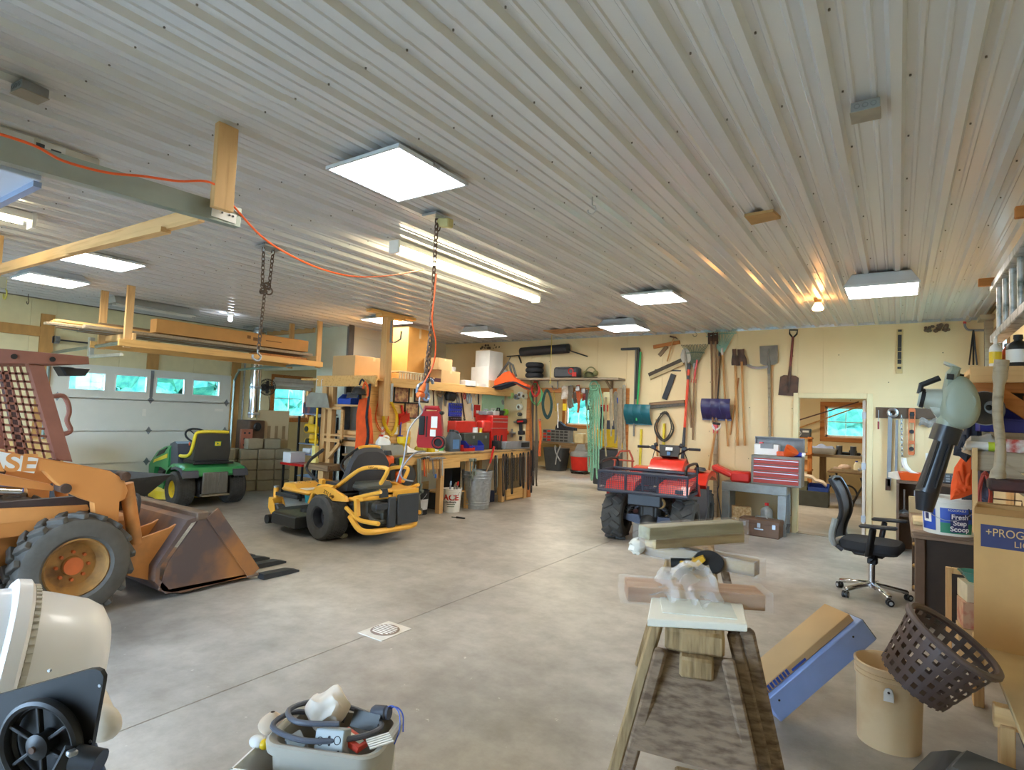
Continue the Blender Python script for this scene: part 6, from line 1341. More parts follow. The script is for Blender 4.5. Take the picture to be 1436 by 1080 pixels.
for x,y0,y1,w,h,kd,lb,mt in lum:
    m=MB();L=y1-y0
    if kd:m.cyl((0,-L/2,h/2),(0,L/2,h/2),h/2,n=12)
    else:m.bx((-w/2,-L/2,0),(w/2,L/2,h),.003)
    single('pipe' if kd else 'board',m,mt,lb,'pipe' if kd else 'board',(x,(y0+y1)/2,ZT))
for x,y0,y1,z,lb,mt in((-8.75,2.75,4.2,.07,'upper pale strip of wood lying on top of the rack boards',PINEL),(-9.0,2.8,3.9,.075,'short pale offcut on top of the rack boards, further back',PINEL),(-8.95,3.3,6.5,.12,'dark plank on top at the back of the lumber rack',OLDY)):
    m=MB();m.bx((-.04,-(y1-y0)/2,0),(.04,(y1-y0)/2,.03),.002);single('board',m,mt,lb,'board',(x,(y0+y1)/2,ZT+z))
m=MB();m.bx((-.14,-.45,0),(.14,.45,.05),.003);single('board',m,ORANGEW,'wide reddish board at the right end of the lumber rack','board',(-8.6,5.8,zr+.05-.0))
# ------------------------------------------------------------------ left wall and corner
p=atx(357,590,-10.2);
sp=thing('stove_pipe','shiny metal flue pipe rising from the wood stove corner to the ceiling','flue pipe',(-10.2,atx(357,560,-10.2).y,1.35))
y_=sp.location.y;m=MB();m.cyl((-10.2,y_,1.35),(-10.2,y_,CT-.02),.1,n=28);wpart('pipe',m,CHROME,sp)
m=MB()
for z in(1.4,1.9,2.45,2.98):m.lathe([(.102,z),(.106,z+.01),(.106,z+.04),(.102,z+.05)],28,TR(-10.2,y_,0),False)
wpart('collar',m,STEEL,sp);m=MB();m.bx((-10.4,y_-.2,CT-.03),(-10.0,y_+.2,CT-.005));wpart('ceiling_plate',m,GALV,sp)
st=thing('wood_stove','dark stove box under the flue pipe behind the concrete blocks','stove',(-10.25,y_,0));m=MB();m.bx((-10.5,y_-.16,.0),(-10.05,y_+.16,1.3),.02);wpart('body',m,mat('stove_brown','#57402e',.7,.2,var=.2),st);m=MB();m.at(TR(-10.05,y_,1.18)@rot(0,pi/2,0)).lathe([(0,.01),(.07,.01),(.085,0),(.06,.02),(.05,.005)],24);wpart('vent',m,BLACK,st)
m=MB();m.cyl((XL+.03,6.53,0),(XL+.03,6.53,2.5),.018,n=8);single('conduit',m,GALV,'grey conduit running up the left wall beside the garage door','conduit')
c=atx(375,543,-10.45);t=thing('wall_fan','black fan mounted by the left window','fan',c);D=V((.75,-.2,0)).normalized();M=zto(D,c)
m=MB().at(M)
for z,r in((-.07,.1),(-.03,.15),(0,.165),(.03,.15),(.07,.1),(.085,.05)):m.tor((0,0,z),r,.004,None,24,4)
for k in range(20):a=2*pi*k/20;m.tube([(.05*cos(a),.05*sin(a),.085),(.15*cos(a),.15*sin(a),.03),(.165*cos(a),.165*sin(a),0),(.1*cos(a),.1*sin(a),-.07)],.0025,4)
wpart('cage',m,BLACKM,t);m=MB().at(M);m.cyl((0,0,-.2),(0,0,-.02),.075,.06);wpart('motor',m,BLACK,t);m=MB().at(M)
for k in range(4):a=pi/2*k;m.box((.08*cos(a),.08*sin(a),0),(.1,.06,.008),rot(.3,0,a))
wpart('blade',m,DKGREY,t);m=MB();m.bar(c-D*.15,V((XL+.02,c.y+.05,c.z)),.03,.03);wpart('bracket',m,BLACKM,t)
pts=[atx(x,y,-10.4)for x,y in((377,556),(378,570),(374,585),(366,598),(360,608))];m=MB();m.tube(crom(pts,4),.006,6);single('fan_cord',m,BLACK,'thin black cord hanging from the wall fan','cord')
BLK=mat('block_concrete','#a3987e',.9,var=.12,scale=6,bump=.3)
c0,c1=atz(348,690,0),atz(402,687,0);d=(c1-c0);d.z=0;wide=d.length;d.normalize();nrm=V((d.y,-d.x,0));ang=math.atan2(d.y,d.x)
ztop=onvp(372,630,c0,c1).z;bh=ztop/4;bwid=wide/2.35
names=['bottom','second','third','top']
fb=MB();fb.bx((-bwid/2+.004,-.1,.002),(bwid/2-.004,.1,bh-.004),.012)
cols=['left','middle','right']
proto=None
for r in range(4):
    for k in range(3):
        pos=c0+d*(bwid*(k+.02))-nrm*(.12+(.05 if k==0 else 0));lb='concrete block, %s of three in the %s course of the pile'%(cols[k],names[r])
        if proto is None:proto=single('concrete_block',fb,BLK,lb,'block',(pos.x,pos.y,r*bh),ang,'concrete blocks piled by the stove')
        else:dup(proto,(pos.x,pos.y,r*bh),ang+random.uniform(-.05,.05),lb)
for k,(x,y,rz,lb)in enumerate(((358,622,.2,'left of two loose concrete blocks on top of the pile'),(384,622,-.1,'right of two loose concrete blocks on top of the pile'))):
    q=onvp(x,y,c0,c1);dup(proto,(q.x-nrm.x*.12,q.y-nrm.y*.12,4*bh),ang+rz,lb)
for r in range(4):dup(proto,tuple(c0-d*(bwid*.72)-nrm*.35+V((0,0,r*bh))),ang+.9,'concrete block turned sideways at the pile\'s left end, %s course'%names[r])
q=c0-d*(bwid*.12)-nrm*.2;m=MB();m.bx((-.1,-.05,0),(.1,.05,.36),.004);m.mi(1)
for i in range(2):
    for j in range(3):m.cyl((-.04+.08*i,-.051,.07+.11*j),(-.04+.08*i,-.049,.07+.11*j),.02,n=10)
single('brick',m,[mat('brick_red','#9a5e48',.9,var=.15),BLACK],'red hollow brick standing upright at the left end of the block pile','brick',(q.x,q.y,4*bh),ang)
CB=mat('sheet_tan','#b7a27c',.85,var=.05,scale=2)
a,b_=onvp(362,575,c0-nrm*.36,c1-nrm*.36),onvp(404,575,c0-nrm*.36,c1-nrm*.36)
t=thing('fibre_board','large tan sheet of board leaning behind the concrete blocks','board',((a+b_)/2).xy.to_3d(),ang);W_=(b_-a).length*.55;m=MB();m.bx((-W_,-.01,0),(W_,.015,a.z),.003);part('sheet',m,CB,t);m=MB()
for k in range(3):m.bx((-W_*.3+k*.14,-.012,.95),(-W_*.3+k*.14+.06,-.0101,1.2))
part('print',m,mat('print_brown','#8a7350',.9),t)
YSH=6.55
sh=thing('wire_shelf','black steel shelf with yellow power tools beside the end shelf','shelf',(-9.1,YSH+.2,0));x0,x1=aty(418,620,YSH).x,aty(448,620,YSH).x
m=MB()
for x in(x0,x1):
    for y in(YSH,YSH+.36):m.bx((x-.015,y-.015,0),(x+.015,y+.015,aty(430,584,YSH).z))
wpart('upright',m,BLACKM,sh)
zs=[aty(430,y,YSH).z for y in(580,622,637,668)]
for z in zs:m=MB();m.bx((x0,YSH,z-.02),(x1,YSH+.36,z),.003);wpart('shelf',m,mat('shelf_blue_grey','#8996ac',.5),sh)
xm=(x0+x1)/2
YM=mat('tool_yellow','#eeb91c',.4,var=.06)
for k,(dx,z,w,h,lb)in enumerate(((-.05,zs[1]+.18,.34,.3,'yellow and black power tool on the steel shelf, upper one'),(0,zs[1],.4,.16,'yellow and black power tool on the steel shelf, lower one'))):
    t=thing('power_tool',lb,'power tool',(xm+dx,YSH+.16,z));m=MB();m.bx((-w/2,-.13,.0),(w/2,.13,h*.55),.03);m.cyl((-w*.2,0,h*.4),(-w*.2,0,h),.09,.07);part('body',m,YM,t);m=MB();m.tube([(w*.1,-.05,h*.5),(w*.15,-.05,h),(w*.45,-.05,h*.9),(w*.48,-.05,h*.4)],.018,6);m.cyl((-w*.2,-.14,h*.25),(-w*.2,.14,h*.25),.05);part('handle',m,BLACK,t)
carton('colourful dark carton on top of the steel shelf by the window',(xm-.05,YSH+.17,zs[0]),.42,.28,.2,0,mat('carton_dark_print','#3b3f52',.6,0,scale=6,col2='#b8542a',amount=.42),tape=False)
m=MB();m.grid(lambda u,v:((u-.5)*.4,(v-.5)*.25,.14*sin(pi*u)**.6*sin(pi*v)**.6+.03*sin(8*u)*sin(pi*v)),10,8,.004);single('dark_bag',m,mat('bag_brown','#5a4c44',.9),'dark crumpled bag lying on the colourful carton','bag',(xm-.02,YSH+.17,zs[0]+.205))
for k,(mt,lb)in enumerate(((WHITE,'white tray on the steel shelf under the yellow tools'),(mat('tray_blue','#9fb4d8',.5),'pale blue tray on the steel shelf under the yellow tools'))):m=MB();m.bx((-.1,-.12,0),(.1,.12,.1),.01);single('tray',m,mt,lb,'tray',(xm-.13+.24*k,YSH+.17,zs[2]))
t=thing('side_cabinet','white cabinet with a red top edge behind the zero-turn lap bars','cabinet',(aty(415,670,6.3).x,6.35,0));m=MB();m.bx((-.26,-.15,.62),(-.04,.15,.8),.006);part('body',m,WHITE,t);m=MB();m.bx((-.3,-.17,.58),(.3,.17,.62),.004);part('red_edge',m,RED,t);m=MB()
for x in(-.26,.26):m.bx((x-.015,-.14,0),(x+.015,-.11,.58));m.bx((x-.015,.11,0),(x+.015,.14,.58))
part('leg',m,BLACKM,t)
bucket('small teal bucket under the white cabinet',(aty(437,694,6.3).x,6.3,0),.1,.12,.22,mat('teal','#2f8f92',.5),handle=False)
m=MB();m.bx((-.2,-.15,0),(.2,.15,.2),.01);single('dark_crate',m,DKGREY,'dark crate on the floor left of the teal bucket','crate',(aty(408,690,6.35).x,6.45,0))
YT=5.77;t=thing('work_table','small table with a thick worn wooden top before the end shelf','table',(aty(450,700,YT).x,YT,0));zt_=aty(450,650,YT).z;m=MB();m.bx((-.26,-.15,zt_-.09),(.3,.17,zt_),.012);part('top',m,OLDW,t)
m=MB();x=0.02;m.bx((x-.06,-.05,0),(x+.06,.05,zt_-.09),.004);part('leg',m,PINEZ,t)
m=MB();m.bx((-.04,-.035,0),(.04,.035,.26),.006);m.bx((-.06,-.03,0),(.06,.03,.07),.004);single('foam_block',m,mat('yellow_cream','#e8dc8a',.7),'pale yellow block standing on the worn table top','block',(aty(441,650,YT).x,YT,zt_))
q=atz(150,700,0);wbk=thing('wheelbarrow','dark wheelbarrow behind the skid loader arm','wheelbarrow',(-8.6,3.35,0),R_(20))
m=MB();m.loft([[(x*.45,y*.3,.3)for x,y in((-1,-1),(.8,-1),(.8,1),(-1,1))],[(x*.62,y*.42,.62)for x,y in((-1,-1),(1.1,-1),(1.1,1),(-1,1))],[(x*.6,y*.4,.615)for x,y in((-1,-1),(1.1,-1),(1.1,1),(-1,1))],[(x*.43,y*.28,.32)for x,y in((-1,-1),(.8,-1),(.8,1),(-1,1))]]);part('tray',m,mat('tray_dark','#4a4846',.6,.2,var=.2),wbk)
for s in(-1,1):m=MB();m.tube([(.75,s*.05,.2),(.2,s*.2,.3),(-.9,s*.3,.58)],.02,8);part('handle',m,OLDW,wbk);m=MB();m.tube([(-.35,s*.22,.35),(-.45,s*.24,0),(-.3,s*.24,.0)],.015,6);part('leg',m,BLACKM,wbk)
m=MB();m.at(TR(.72,0,.19)@rot(pi/2,0,0));tyre(m,.19,.09,.09,0,24);part('wheel',m,RUBBER,wbk)
c=atx(76,625,-9.6);carton('tan carton on the floor behind the skid loader cage',(-9.8,c.y-.2,0),.6,.5,1.0,.2,mat('carton_yellowtan','#c9a768',.8))
carton('blue and brown crate under the cage on the far side of the skid loader',(-9.3,2.55,0),.5,.4,.55,0,mat('crate_blue','#2f3d6c',.6),tape=False)
m=MB();m.lathe([(0,0),(.11,0),(.11,.28),(.06,.33),(.03,.36),(0,.36)],20);single('gas_can',m,RED,'red can behind the skid loader cage','can',(-9.7,2.25,0))
# ------------------------------------------------------------------ far wall: shelf, hung tools
YW=FAR-.012
sh=thing('wall_shelf','long plank shelf on the far wall over the wide opening','shelf',(-5.1,FAR-.17,2.27));a,b=aty(733,533,YW).x,aty(877,533,YW).x
m=MB();m.bx((a,FAR-.32,2.27),(b,FAR-.01,2.31),.004);wpart('board',m,GREYW,sh)
for x in(a+.35,b-.25):m=MB();m.bx((x-.02,FAR-.045,2.07),(x+.02,FAR-.009,2.27));m.bar((x,FAR-.03,2.1),(x,FAR-.28,2.26),.03,.03);wpart('bracket',m,OLDZ,sh)
SZ=2.312
x=aty(750,520,FAR-.17).x
for k in range(3):
    m=MB();m.tor((0,0,.05),.13,.05,None,28,10);single('inner_tube',m,RUBBER,'%s of three small black tyres stacked on the wall shelf'%('lowest','middle','topmost')[k],'tyre',(x,FAR-.18,SZ+.1*k))
x=aty(796,520,FAR-.17).x;t=thing('tool_case','black tool case with a red latch on the wall shelf','case',(x,FAR-.17,SZ));m=MB();m.bx((-.25,-.1,0),(.25,.1,.2),.03);m.bx((-.16,-.12,.16),(.1,-.09,.2),.01);part('body',m,DKGREY,t);m=MB();m.tor((.12,-.101,.12),.05,.012,rot(pi/2,0,0),18,6);m.bx((.15,-.115,.02),(.24,-.1,.1),.006);part('latch',m,REDP,t)
x=aty(826,520,FAR-.17).x;t=thing('ear_protector','camouflage cap and earmuffs at the right of the black case on the wall shelf','cap',(x,FAR-.17,SZ));m=MB();m.lathe([(.1,0),(.1,.05),(.07,.1),(0,.12)],18);m.bx((-.02,-.18,0),(.2,-.05,.015),.005);part('cap',m,mat('camo','#5f5f3a',.9,0,scale=14,col2='#34361f'),t);m=MB();m.tor((.02,.03,.1),.1,.012,rot(pi/2,0,0),20,6,0,pi);m.sph((-.08,.03,.09),.05);m.sph((.12,.03,.09),.05);part('muffs',m,mat('muff_olive','#8a8350',.6),t)
a,b=aty(731,494,FAR-.14),aty(797,489,FAR-.14)
t=thing('tarp_roll','black rolled tarp resting on a rod high on the far wall','roll',((a.x+b.x)/2,FAR-.14,a.z-.1));m=MB();m.cyl(a,b,.085,n=24);m.grid(lambda u,v:a.lerp(b,v)+V((0,-.087*cos(2.6*u),.087*sin(2.6*u)+.0)),10,2,.004);wpart('tarp',m,mat('tarp_black','#2c2e31',.6,var=.1),t)
a2,b2=aty(711,500,FAR-.1),aty(824,500,FAR-.06);m=MB();m.tube([a2,a-V((0,0,.06)),b-V((0,0,.03)),b2],.012,6);m.bar(aty(727,498,FAR-.06),aty(731,509,FAR-.06),.025,.02);wpart('rod',m,BLACKM,t)
t=thing('canvas_bag','orange canvas bag with grey straps hung in the corner above the tape rolls','bag',aty(715,546,8.95));Yb=9.0
m=MB();pry(m,Yb+.06,[(690,542),(700,532),(711,523),(719,521),(725,530),(737,537),(745,541),(742,547),(730,540),(722,536),(712,537),(700,541)],.12,.02);wpart('cloth',m,ORANGEC,t)
m=MB();pry(m,Yb+.05,[(690,543),(700,541),(712,537),(723,537),(727,539),(714,544),(704,547),(694,546)],.1,.015);m.mi(0);m.tube([aty(x,y,Yb-.08)for x,y in((690,543),(705,540),(720,536),(732,541),(744,546))],.016,6,sm=4);wpart('base',m,BLACKC,t)
m=MB()
for pts in([(698,530),(706,518),(713,508)],[(717,523),(715,512),(713,508)],[(724,528),(719,512),(713,508)]):m.tube([aty(x,y,Yb-.02)for x,y in pts],.022,6)
m.tube([aty(713,508,Yb-.02),aty(716,500,Yb+.1)],.008,6);wpart('strap',m,mat('strap_grey','#4c4b47',.9),t)
t_pole('pennant_string','rope','y',9.45,(692,542),(676,550),'dark knotted string running from the orange canvas bag towards the loft',.006,BLACKC)
TP=[(699,557,.05,WHITE,'mat','small pale spool with grey reel at the upper left of the tape rolls'),(720,555,.085,mat('tape_lime','#b9d68a',.5),'','lime green tape roll, upper row of the tape rolls'),(728,557,.07,GREY,'','dark grey tape roll half hidden in the upper row of the tape rolls'),(733,554,.08,WHITE,'','white tape roll at the upper right of the tape rolls'),(739,556,.075,mat('tape_cream','#ddd6b8',.6),'','cream tape roll nearest the timber jamb'),(732,571,.08,mat('tape_white2','#eef0e0',.5),'','white tape roll on the middle peg'),(712,578,.08,mat('tape_green','#9bd03c',.5),'','bright green and grey tape roll on the lower left peg'),(732,581,.045,DKGREY,'','small black tape roll under the white one')]
for k,(x,y,R,mt,_,lb)in enumerate(TP):
    c=aty(x,y,FAR-.012);t=thing('tape_roll',lb,'tape roll',c,0);t.rotation_euler=(pi/2,0,R_(-12));m=MB();R*=.74;m.lathe([(R*.5,.03),(R*.5,.1),(R,.1),(R,.03),(R*.5,.03)],24,None,False);part('roll',m,mt,t);m=MB();m.lathe([(R*.42,.02),(R*.42,.106),(R*.52,.106),(R*.52,.02),(R*.42,.02)],20,None,False);m.cyl((0,0,0),(0,0,.12),.01);part('core',m,mat('core_card','#8a7a60',.8),t)
for x,y,w,h,lb,mt in((703,561,.07,.1,'clear and grey buckle case hung left of the tape rolls',LTGREY),):
    m=MB();m.lathe([(0,-.06),(.05,-.05),(.06,0),(.05,.05),(0,.06)],16);single('string_trimmer_spool',m,mat('spool_grey','#8e9590',.4),lb,'spool',aty(x,y+3,FAR-.1),0,None,38,.6)
t,L=hthing('pistol_drill','black drill with red trim hung under the tape rolls','drill','y',YW,(732,585),(733,610));m=MB();m.box((.03,-.06,L*.75),(.22,.08,.1),None,.02);m.box((0,-.06,L*.4),(.06,.06,L*.5),None,.015);m.box((0.01,-.06,L*.12),(.12,.09,.08),None,.012);part('body',m,BLACK,t);m=MB();m.cyl((-.08,-.06,L*.75),(-.16,-.06,L*.75),.03,.015,12);part('chuck',m,STEEL,t);m=MB();m.box((.02,-.102,L*.75),(.14,.004,.03));part('trim',m,RED,t)
t,L=hthing('paint_brush','brush with a wooden handle hung below the black drill','brush','y',YW,(731,612),(729,629));m=MB();m.box((0,-.02,L*.35),(.03,.02,L*.7),None,.006);part('handle',m,HANDLE,t);m=MB();m.box((0,-.02,L*.85),(.06,.02,L*.3),None,.004);part('bristles',m,BLACKC,t)
t=thing('valve','steel valve with orange tags on the wall above the grey instrument box','valve',aty(716,607,FAR-.02));m=MB();m.box((0,-.03,0),(.26,.05,.04),None,.008);m.cyl((.05,-.03,-.08),(.05,-.03,.08),.02);part('body',m,STEEL,t);m=MB();m.cyl((-.05,-.06,0),(-.05,-.09,0),.05,n=14);part('knob',m,ORANGE,t)
m=MB();m.bx((-.07,-.03,-.11),(.07,0,.11),.006);single('electric_box',m,LTGREY,'pale wall box between the tool chest and the steel valve','electrical box',aty(707,610,FAR-.012))
YO=FAR-.05
t_coil('y',YO,(752,536),(754,572),'loop of green air hose hanging at the left corner of the opening',mat('hose_green','#58b070',.5),'air_hose','hose',.33,3,.008,3)
t_coil('y',YO-.03,(752,535),(752,558),'red coiled air hose hanging over the green one',RED,'air_hose','hose',.2,4,.008,8)
S=[(748,549,668,'#4c4238',.035,2,'dark webbing straps hanging along the left jamb, outer bundle'),(753,550,682,'#5e5344',.035,2,'long brown webbing straps hanging along the left jamb, inner bundle'),(758,588,640,'#d8622a',.05,1,'orange strap hanging beside the brown straps at the left jamb'),(801,541,573,'#6d6656',.07,4,'olive strap bundle folded short above the back window'),(807,550,566,'#57483c',.05,2,'small brown strap bundle above the back window'),(812,540,579,'#b0532c',.045,2,'rusty orange ratchet strap over the right half of the back window'),(820,546,562,'#8a3a34',.05,2,'dark red strap right of the orange ratchet strap'),(824,547,576,'#55504c',.05,3,'dark grey strap bundle at the right edge of the back window'),(850,558,640,'#9b8c68',.03,2,'thin tan strap hanging right of the green rope'),(858,546,612,'#a09378',.05,3,'pale tan strap bundle in the right part of the opening'),(864,550,622,'#7d7562',.05,3,'grey-brown strap bundle in the right part of the opening'),(870,545,640,'#94836a',.06,4,'thick tan strap bundle beside the right jamb'),(876,541,668,'#a5977c',.055,3,'longest pale strap bundle hanging over the right jamb'),(867,551,583,'#2f4fa0',.06,2,'blue strap hanging behind the tan straps'),(845,571,605,'#2e2b2a',.04,2,'black strap hanging below the small red box'),(783,566,600,'#e8e4da',.02,1,'thin white strap end beside the back window')]
for k,(x,y0,y1,c,w,n,lb)in enumerate(S):t_strap('y',YO-.02*(k%3),(x,y0),(x+.5,y1),lb,mat('webbing_'+c[1:],c,.9,var=.2,scale=20),w*(1.25 if n<3 else.75),n,seed=k,ratchet=k in(5,6))
t_coil('y',YO,(768,546),(769,589),'dark green rope coil hanging in the opening',mat('rope_darkgreen','#2f4f4c',.85,var=.2,scale=40),'rope','rope',.22,9,.009,5)
t,L=hthing('rope','long pale green rope hung in braided loops in the opening','rope','y',YO-.06,(835,536),(834,668));m=MB();rn=random.Random(2)
for k in range(5):
    x0=-.12+.055*k;zb=(.08,.0,.12,.02,.3)[k]*L
    m.tube(crom([(x0*.6,-.03,L*.97),(x0-.03,-.04,L*.7),(x0,-.03,L*.4),(x0+.01,-.04,zb),(x0+.05,-.05,zb+.02),(x0+.05,-.04,L*.4),(x0+.06,-.03,L*.75),(x0*.6+.03,-.03,L*.97)],6),.013,7)
part('loops',m,GREENR,t);m=MB()
for k in range(60):q=k/60;m.tor((-.07+.02*(k%2),-.06,L*(.95-.75*q)),.022,.008,rot(1+k,k*.7,0),8,5)
part('braid',m,GREENR,t);m=MB();m.tor((0,-.06,L*.96),.08,.016,rot(pi/2,0,0),20,6);part('knot',m,GREENR,t)
def flat(nm,cat,lb,x0,y0,x1,y1,mt,d=.03,Y=YO):a,b=aty(x0,y1,Y),aty(x1,y0,Y);m=MB();m.bx((-(b.x-a.x)/2,-d,0),((b.x-a.x)/2,0,b.z-a.z),.004);return single(nm,m,mt,lb,cat,((a.x+b.x)/2,Y,a.z))
flat('parts_bag','package','brown and white parts package hung at the top of the opening',788,541,798,560,mat('pack_brown','#a58a66',.6,0,scale=12,col2='#ded8cc'))
flat('yellow_card','package','small yellow card hung beside the back window',789,566,795,576,YELLOW,.01)
flat('red_box','package','small red box hung at the right of the green rope',842,568,853,577,RED,.05)
flat('white_rag','rag','cream rag hanging right of the green rope',846,550,856,566,mat('rag_cream','#e5d9a8',.9),.02)
flat('paper_sheet','paper','pale yellow paper hanging behind the tan straps',856,553,878,563,mat('paper_yellow','#eadf9c',.8),.006,FAR+.1)
t_pole('crowbar','bar','y',YO,(777,549),(780,577),'old yellow sickle tool hanging beside the green rope coil',.012,mat('tool_mustard','#a88a30',.6))
t=thing('wall_hook','bent steel hook under the wall shelf','hook',aty(782,545,FAR-.03));m=MB();m.tube([aty(782,533,FAR-.04),aty(782,545,FAR-.04),aty(776,546,FAR-.06),aty(774,541,FAR-.06)],.012,6);wpart('hook',m,STEEL,t)
t,L=hthing('push_broom','wide squeegee with a grey pole and a green handled broom beside the opening','broom','y',YW,(893,488),(890,612));m=MB();m.box((-.1,-.05,L-.02),(.34,.06,.04),None,.006);part('head',m,DKGREY,t);m=MB();m.cyl((0,-.04,0),(0,-.04,L),.017,n=8);part('pole',m,mat('pole_grey','#7a756c',.6),t)
t_pole('green_broom','broom','y',YW-.1,(899,494),(893,590),'green broom handle hung upright above the teal snow shovel',.017,mat('handle_green','#1f9a4c',.4))
t_pole('bristle_brush','broom','y',YW-.05,(897,490),(893,560),'black shaft hung behind the green handle',.03,BLACK)
def snow(lb,x0,y0,x1,y1,mt,hx_,hy,Y=YW):
    t=thing('snow_shovel',lb,'snow shovel',aty((x0+x1)/2,y1,Y));a,b=aty(x0,y1,Y),aty(x1,y0,Y);m=MB();n=9
    m.grid(lambda u,v:(a.x+(b.x-a.x)*u+.03*sin(2*pi*u)*(1-v)*.3,Y-.03-.14*sin(pi*v*.75)-.012*abs(sin(3*pi*u)),a.z+(b.z-a.z)*v),24,8,.006);wpart('blade',m,mt,t)
    m=MB();
    for k in range(1,6):u=k/6;x=a.x+(b.x-a.x)*u;m.tube([(a.x+(b.x-a.x)*(.5+(u-.5)*.3),Y-.16,a.z+(b.z-a.z)*.75),(x,Y-.15,a.z+(b.z-a.z)*.45),(x,Y-.05,a.z+.01)],.012,6,sm=3)
    wpart('rib',m,mt,t)
    if hx_:p=aty(hx_,hy,Y);q=V(((a.x+b.x)/2,Y-.1,b.z-.05));m=MB();m.cyl(q,p-V((0,.08,0)),.016,n=8);wpart('handle',m,HANDLED,t)
    m=MB();m.bx((a.x,Y-.045,a.z-.012),(b.x,Y-.025,a.z+.012));wpart('wear_strip',m,mt,t);return t
snow('teal snow shovel blade hung beside the opening',879,568,916,594,TEAL,None,0)
snow('dark purple snow shovel blade hung between the rake poles',986,560,1027,588,mat('purple_plastic','#33305c',.4,var=.08),1010,500)
t_pole('yellow_pole','pole','y',YW,(900,602),(898,655),'yellow pole standing below the teal snow shovel',.022,mat('pole_yellow','#d8c030',.5))
t_pole('wood_pole','pole','y',YW,(921,588),(922,640),'brown wooden handle inside the black cable loops',.014,HANDLE)
t_pole('digging_bar','pole','y',YW-.02,(932,594),(931,640),'yellow fibreglass handle with a black top inside the cable loops',.024,mat('pole_yellow','#d8c030',.5))
t_coil('y',YW-.05,(932,577),(932,623),'black cable hung in wide round loops above the quad bike',mat('cable_black','#3c382f',.6),'cable','cable',.36,4,.009,12)
def plank(lb,x0,y0,x1,y1,w,mt,th=.04,nm='wood_piece',cat='wood',Y=YW):
    t,L=hthing(nm,lb,cat,'y',Y,(x0,y0),(x1,y1));m=MB();m.box((0,-th/2-.002,L/2),(w,th,L),None,.004);part('board',m,mt,t);return t,L
plank('reddish wooden square hung highest in the wood group',954,480,917,487,.06,ORANGEWZ)
plank('short angled wood brace under the reddish square',936,486,925,499,.06,OLDZ)
t_hammer('y',YW-.05,(946,472),(936,507),'dark splitting hammer hung from the ceiling line in front of the wooden square',HANDLE,RUST,.16)
t,L=plank('push broom head hung slanting under the wooden square',959,509,912,530,.07,mat('broom_tan','#b7a47a',.8),.05,'push_broom','broom');m=MB();m.box((-.05,-.03,L/2),(.06,.06,L*.98),None,.004);part('bristles',m,mat('bristle_dark','#4a4238',.9,var=.3,scale=50),t)
plank('thin grey rod lying behind the slanting broom head',955,520,918,519,.03,DKGREY,.02)
t,L=plank('black broom board hung almost upright below the slanting broom',945,525,932,560,.09,BLACK,.03,'broom_board','broom')
t,L=plank('long level push broom with grey bristles above the cable loops',961,563,912,567,.05,HANDLED,.06,'push_broom','broom');m=MB();m.box((.045,-.03,L/2),(.06,.05,L),None,.004);part('bristles',m,mat('bristle_grey','#5a564e',.9,var=.3,scale=50),t)
t,L=hthing('digging_bar','long bar with an orange middle and black end in front of the fan rake','bar','y',YW-.05,(967,510),(957,650));m=MB();m.cyl((0,-.02,0),(0,-.02,L*.36),.03,.022,10);m.mi(1).cyl((0,-.02,L*.36),(0,-.02,L*.84),.022,n=10);m.mi(0).cyl((0,-.02,L*.84),(0,-.02,L*.88),.025,n=10);m.mi(1).cyl((0,-.02,L*.88),(0,-.02,L*.94),.022,n=10);m.mi(0).cyl((0,-.02,L*.94),(0,-.02,L*1.0),.03,n=10);part('bar',m,[DKGREY,mat('bar_orange','#e0481f',.4)],t)
t_shovel('y',YW-.04,(961,488),(970,600),'grey shovel with its blade up behind the orange bar',.17,.25,True,mat('blade_grey','#8c8578',.5,.5),HANDLED,sq=False)
def fanrake(lb,top,bot,w,h,mt,hm,hook=True):
    t,L=hthing('leaf_rake',lb,'rake','y',YW-.03,top,bot);m=MB();n=17
    for k in range(n):
        u=(k/(n-1)-.5);m.tube([(u*.06,-.02,L-h),(u*w*.75,-.02,L-h*.25),(u*w,-.03,L-.015),(u*w,-.07,L)],.0055,5)
    m.tube([(-w*.38,-.025,L-h*.38),(0,-.025,L-h*.33),(w*.38,-.025,L-h*.38)],.009,5);part('tines',m,mt,t);m=MB();m.cyl((0,-.02,0),(0,-.02,L-h*.9),.015,n=8);part('handle',m,hm,t);m=MB();m.cyl((0,-.02,L-h*1.1),(0,-.02,L-h*.85),.02,n=8);part('socket',m,STEEL,t)
fanrake('grey-green fan rake behind the orange bar',(975,484),(972,617),.42,.36,mat('rake_grey','#6f7a68',.5,.3),HANDLED)
fanrake('pale green leaf rake whose tines reach the ceiling',(1011,455),(1021,626),.62,.46,mat('rake_green','#8fb5a2',.5),HANDLE)
m=MB();t,L=hthing('hand_rake','small red garden fork hung beside the fan rake head','garden fork','y',YW-.06,(978,505),(974,532));m.box((0,-.02,L*.5),(.03,.02,L),None,.006);m.mi(0)
for k in(-1,0,1):m.tube([(k*.03,-.02,0),(k*.04,-.04,-.06)],.006,5)
part('fork',m,RED,t)
for x0,x1,lb in((998,1000,'post hole digger handle, left one of the pair above the purple shovel'),(1004,1005,'post hole digger handle, right one of the pair above the purple shovel')):
    t,L=hthing('post_hole_digger',lb,'digger','y',YW-.03,(x0,467),(x1,593));m=MB();m.grid(lambda u,v:(.05*sin((u-.5)*2.2),-.05+.05*cos((u-.5)*2.2)-.03,L-.19+.19*v),8,4,.005);part('blade',m,RUST,t);m=MB();m.cyl((0,-.03,0),(0,-.03,L-.14),.017,n=8);part('handle',m,HANDLED,t)
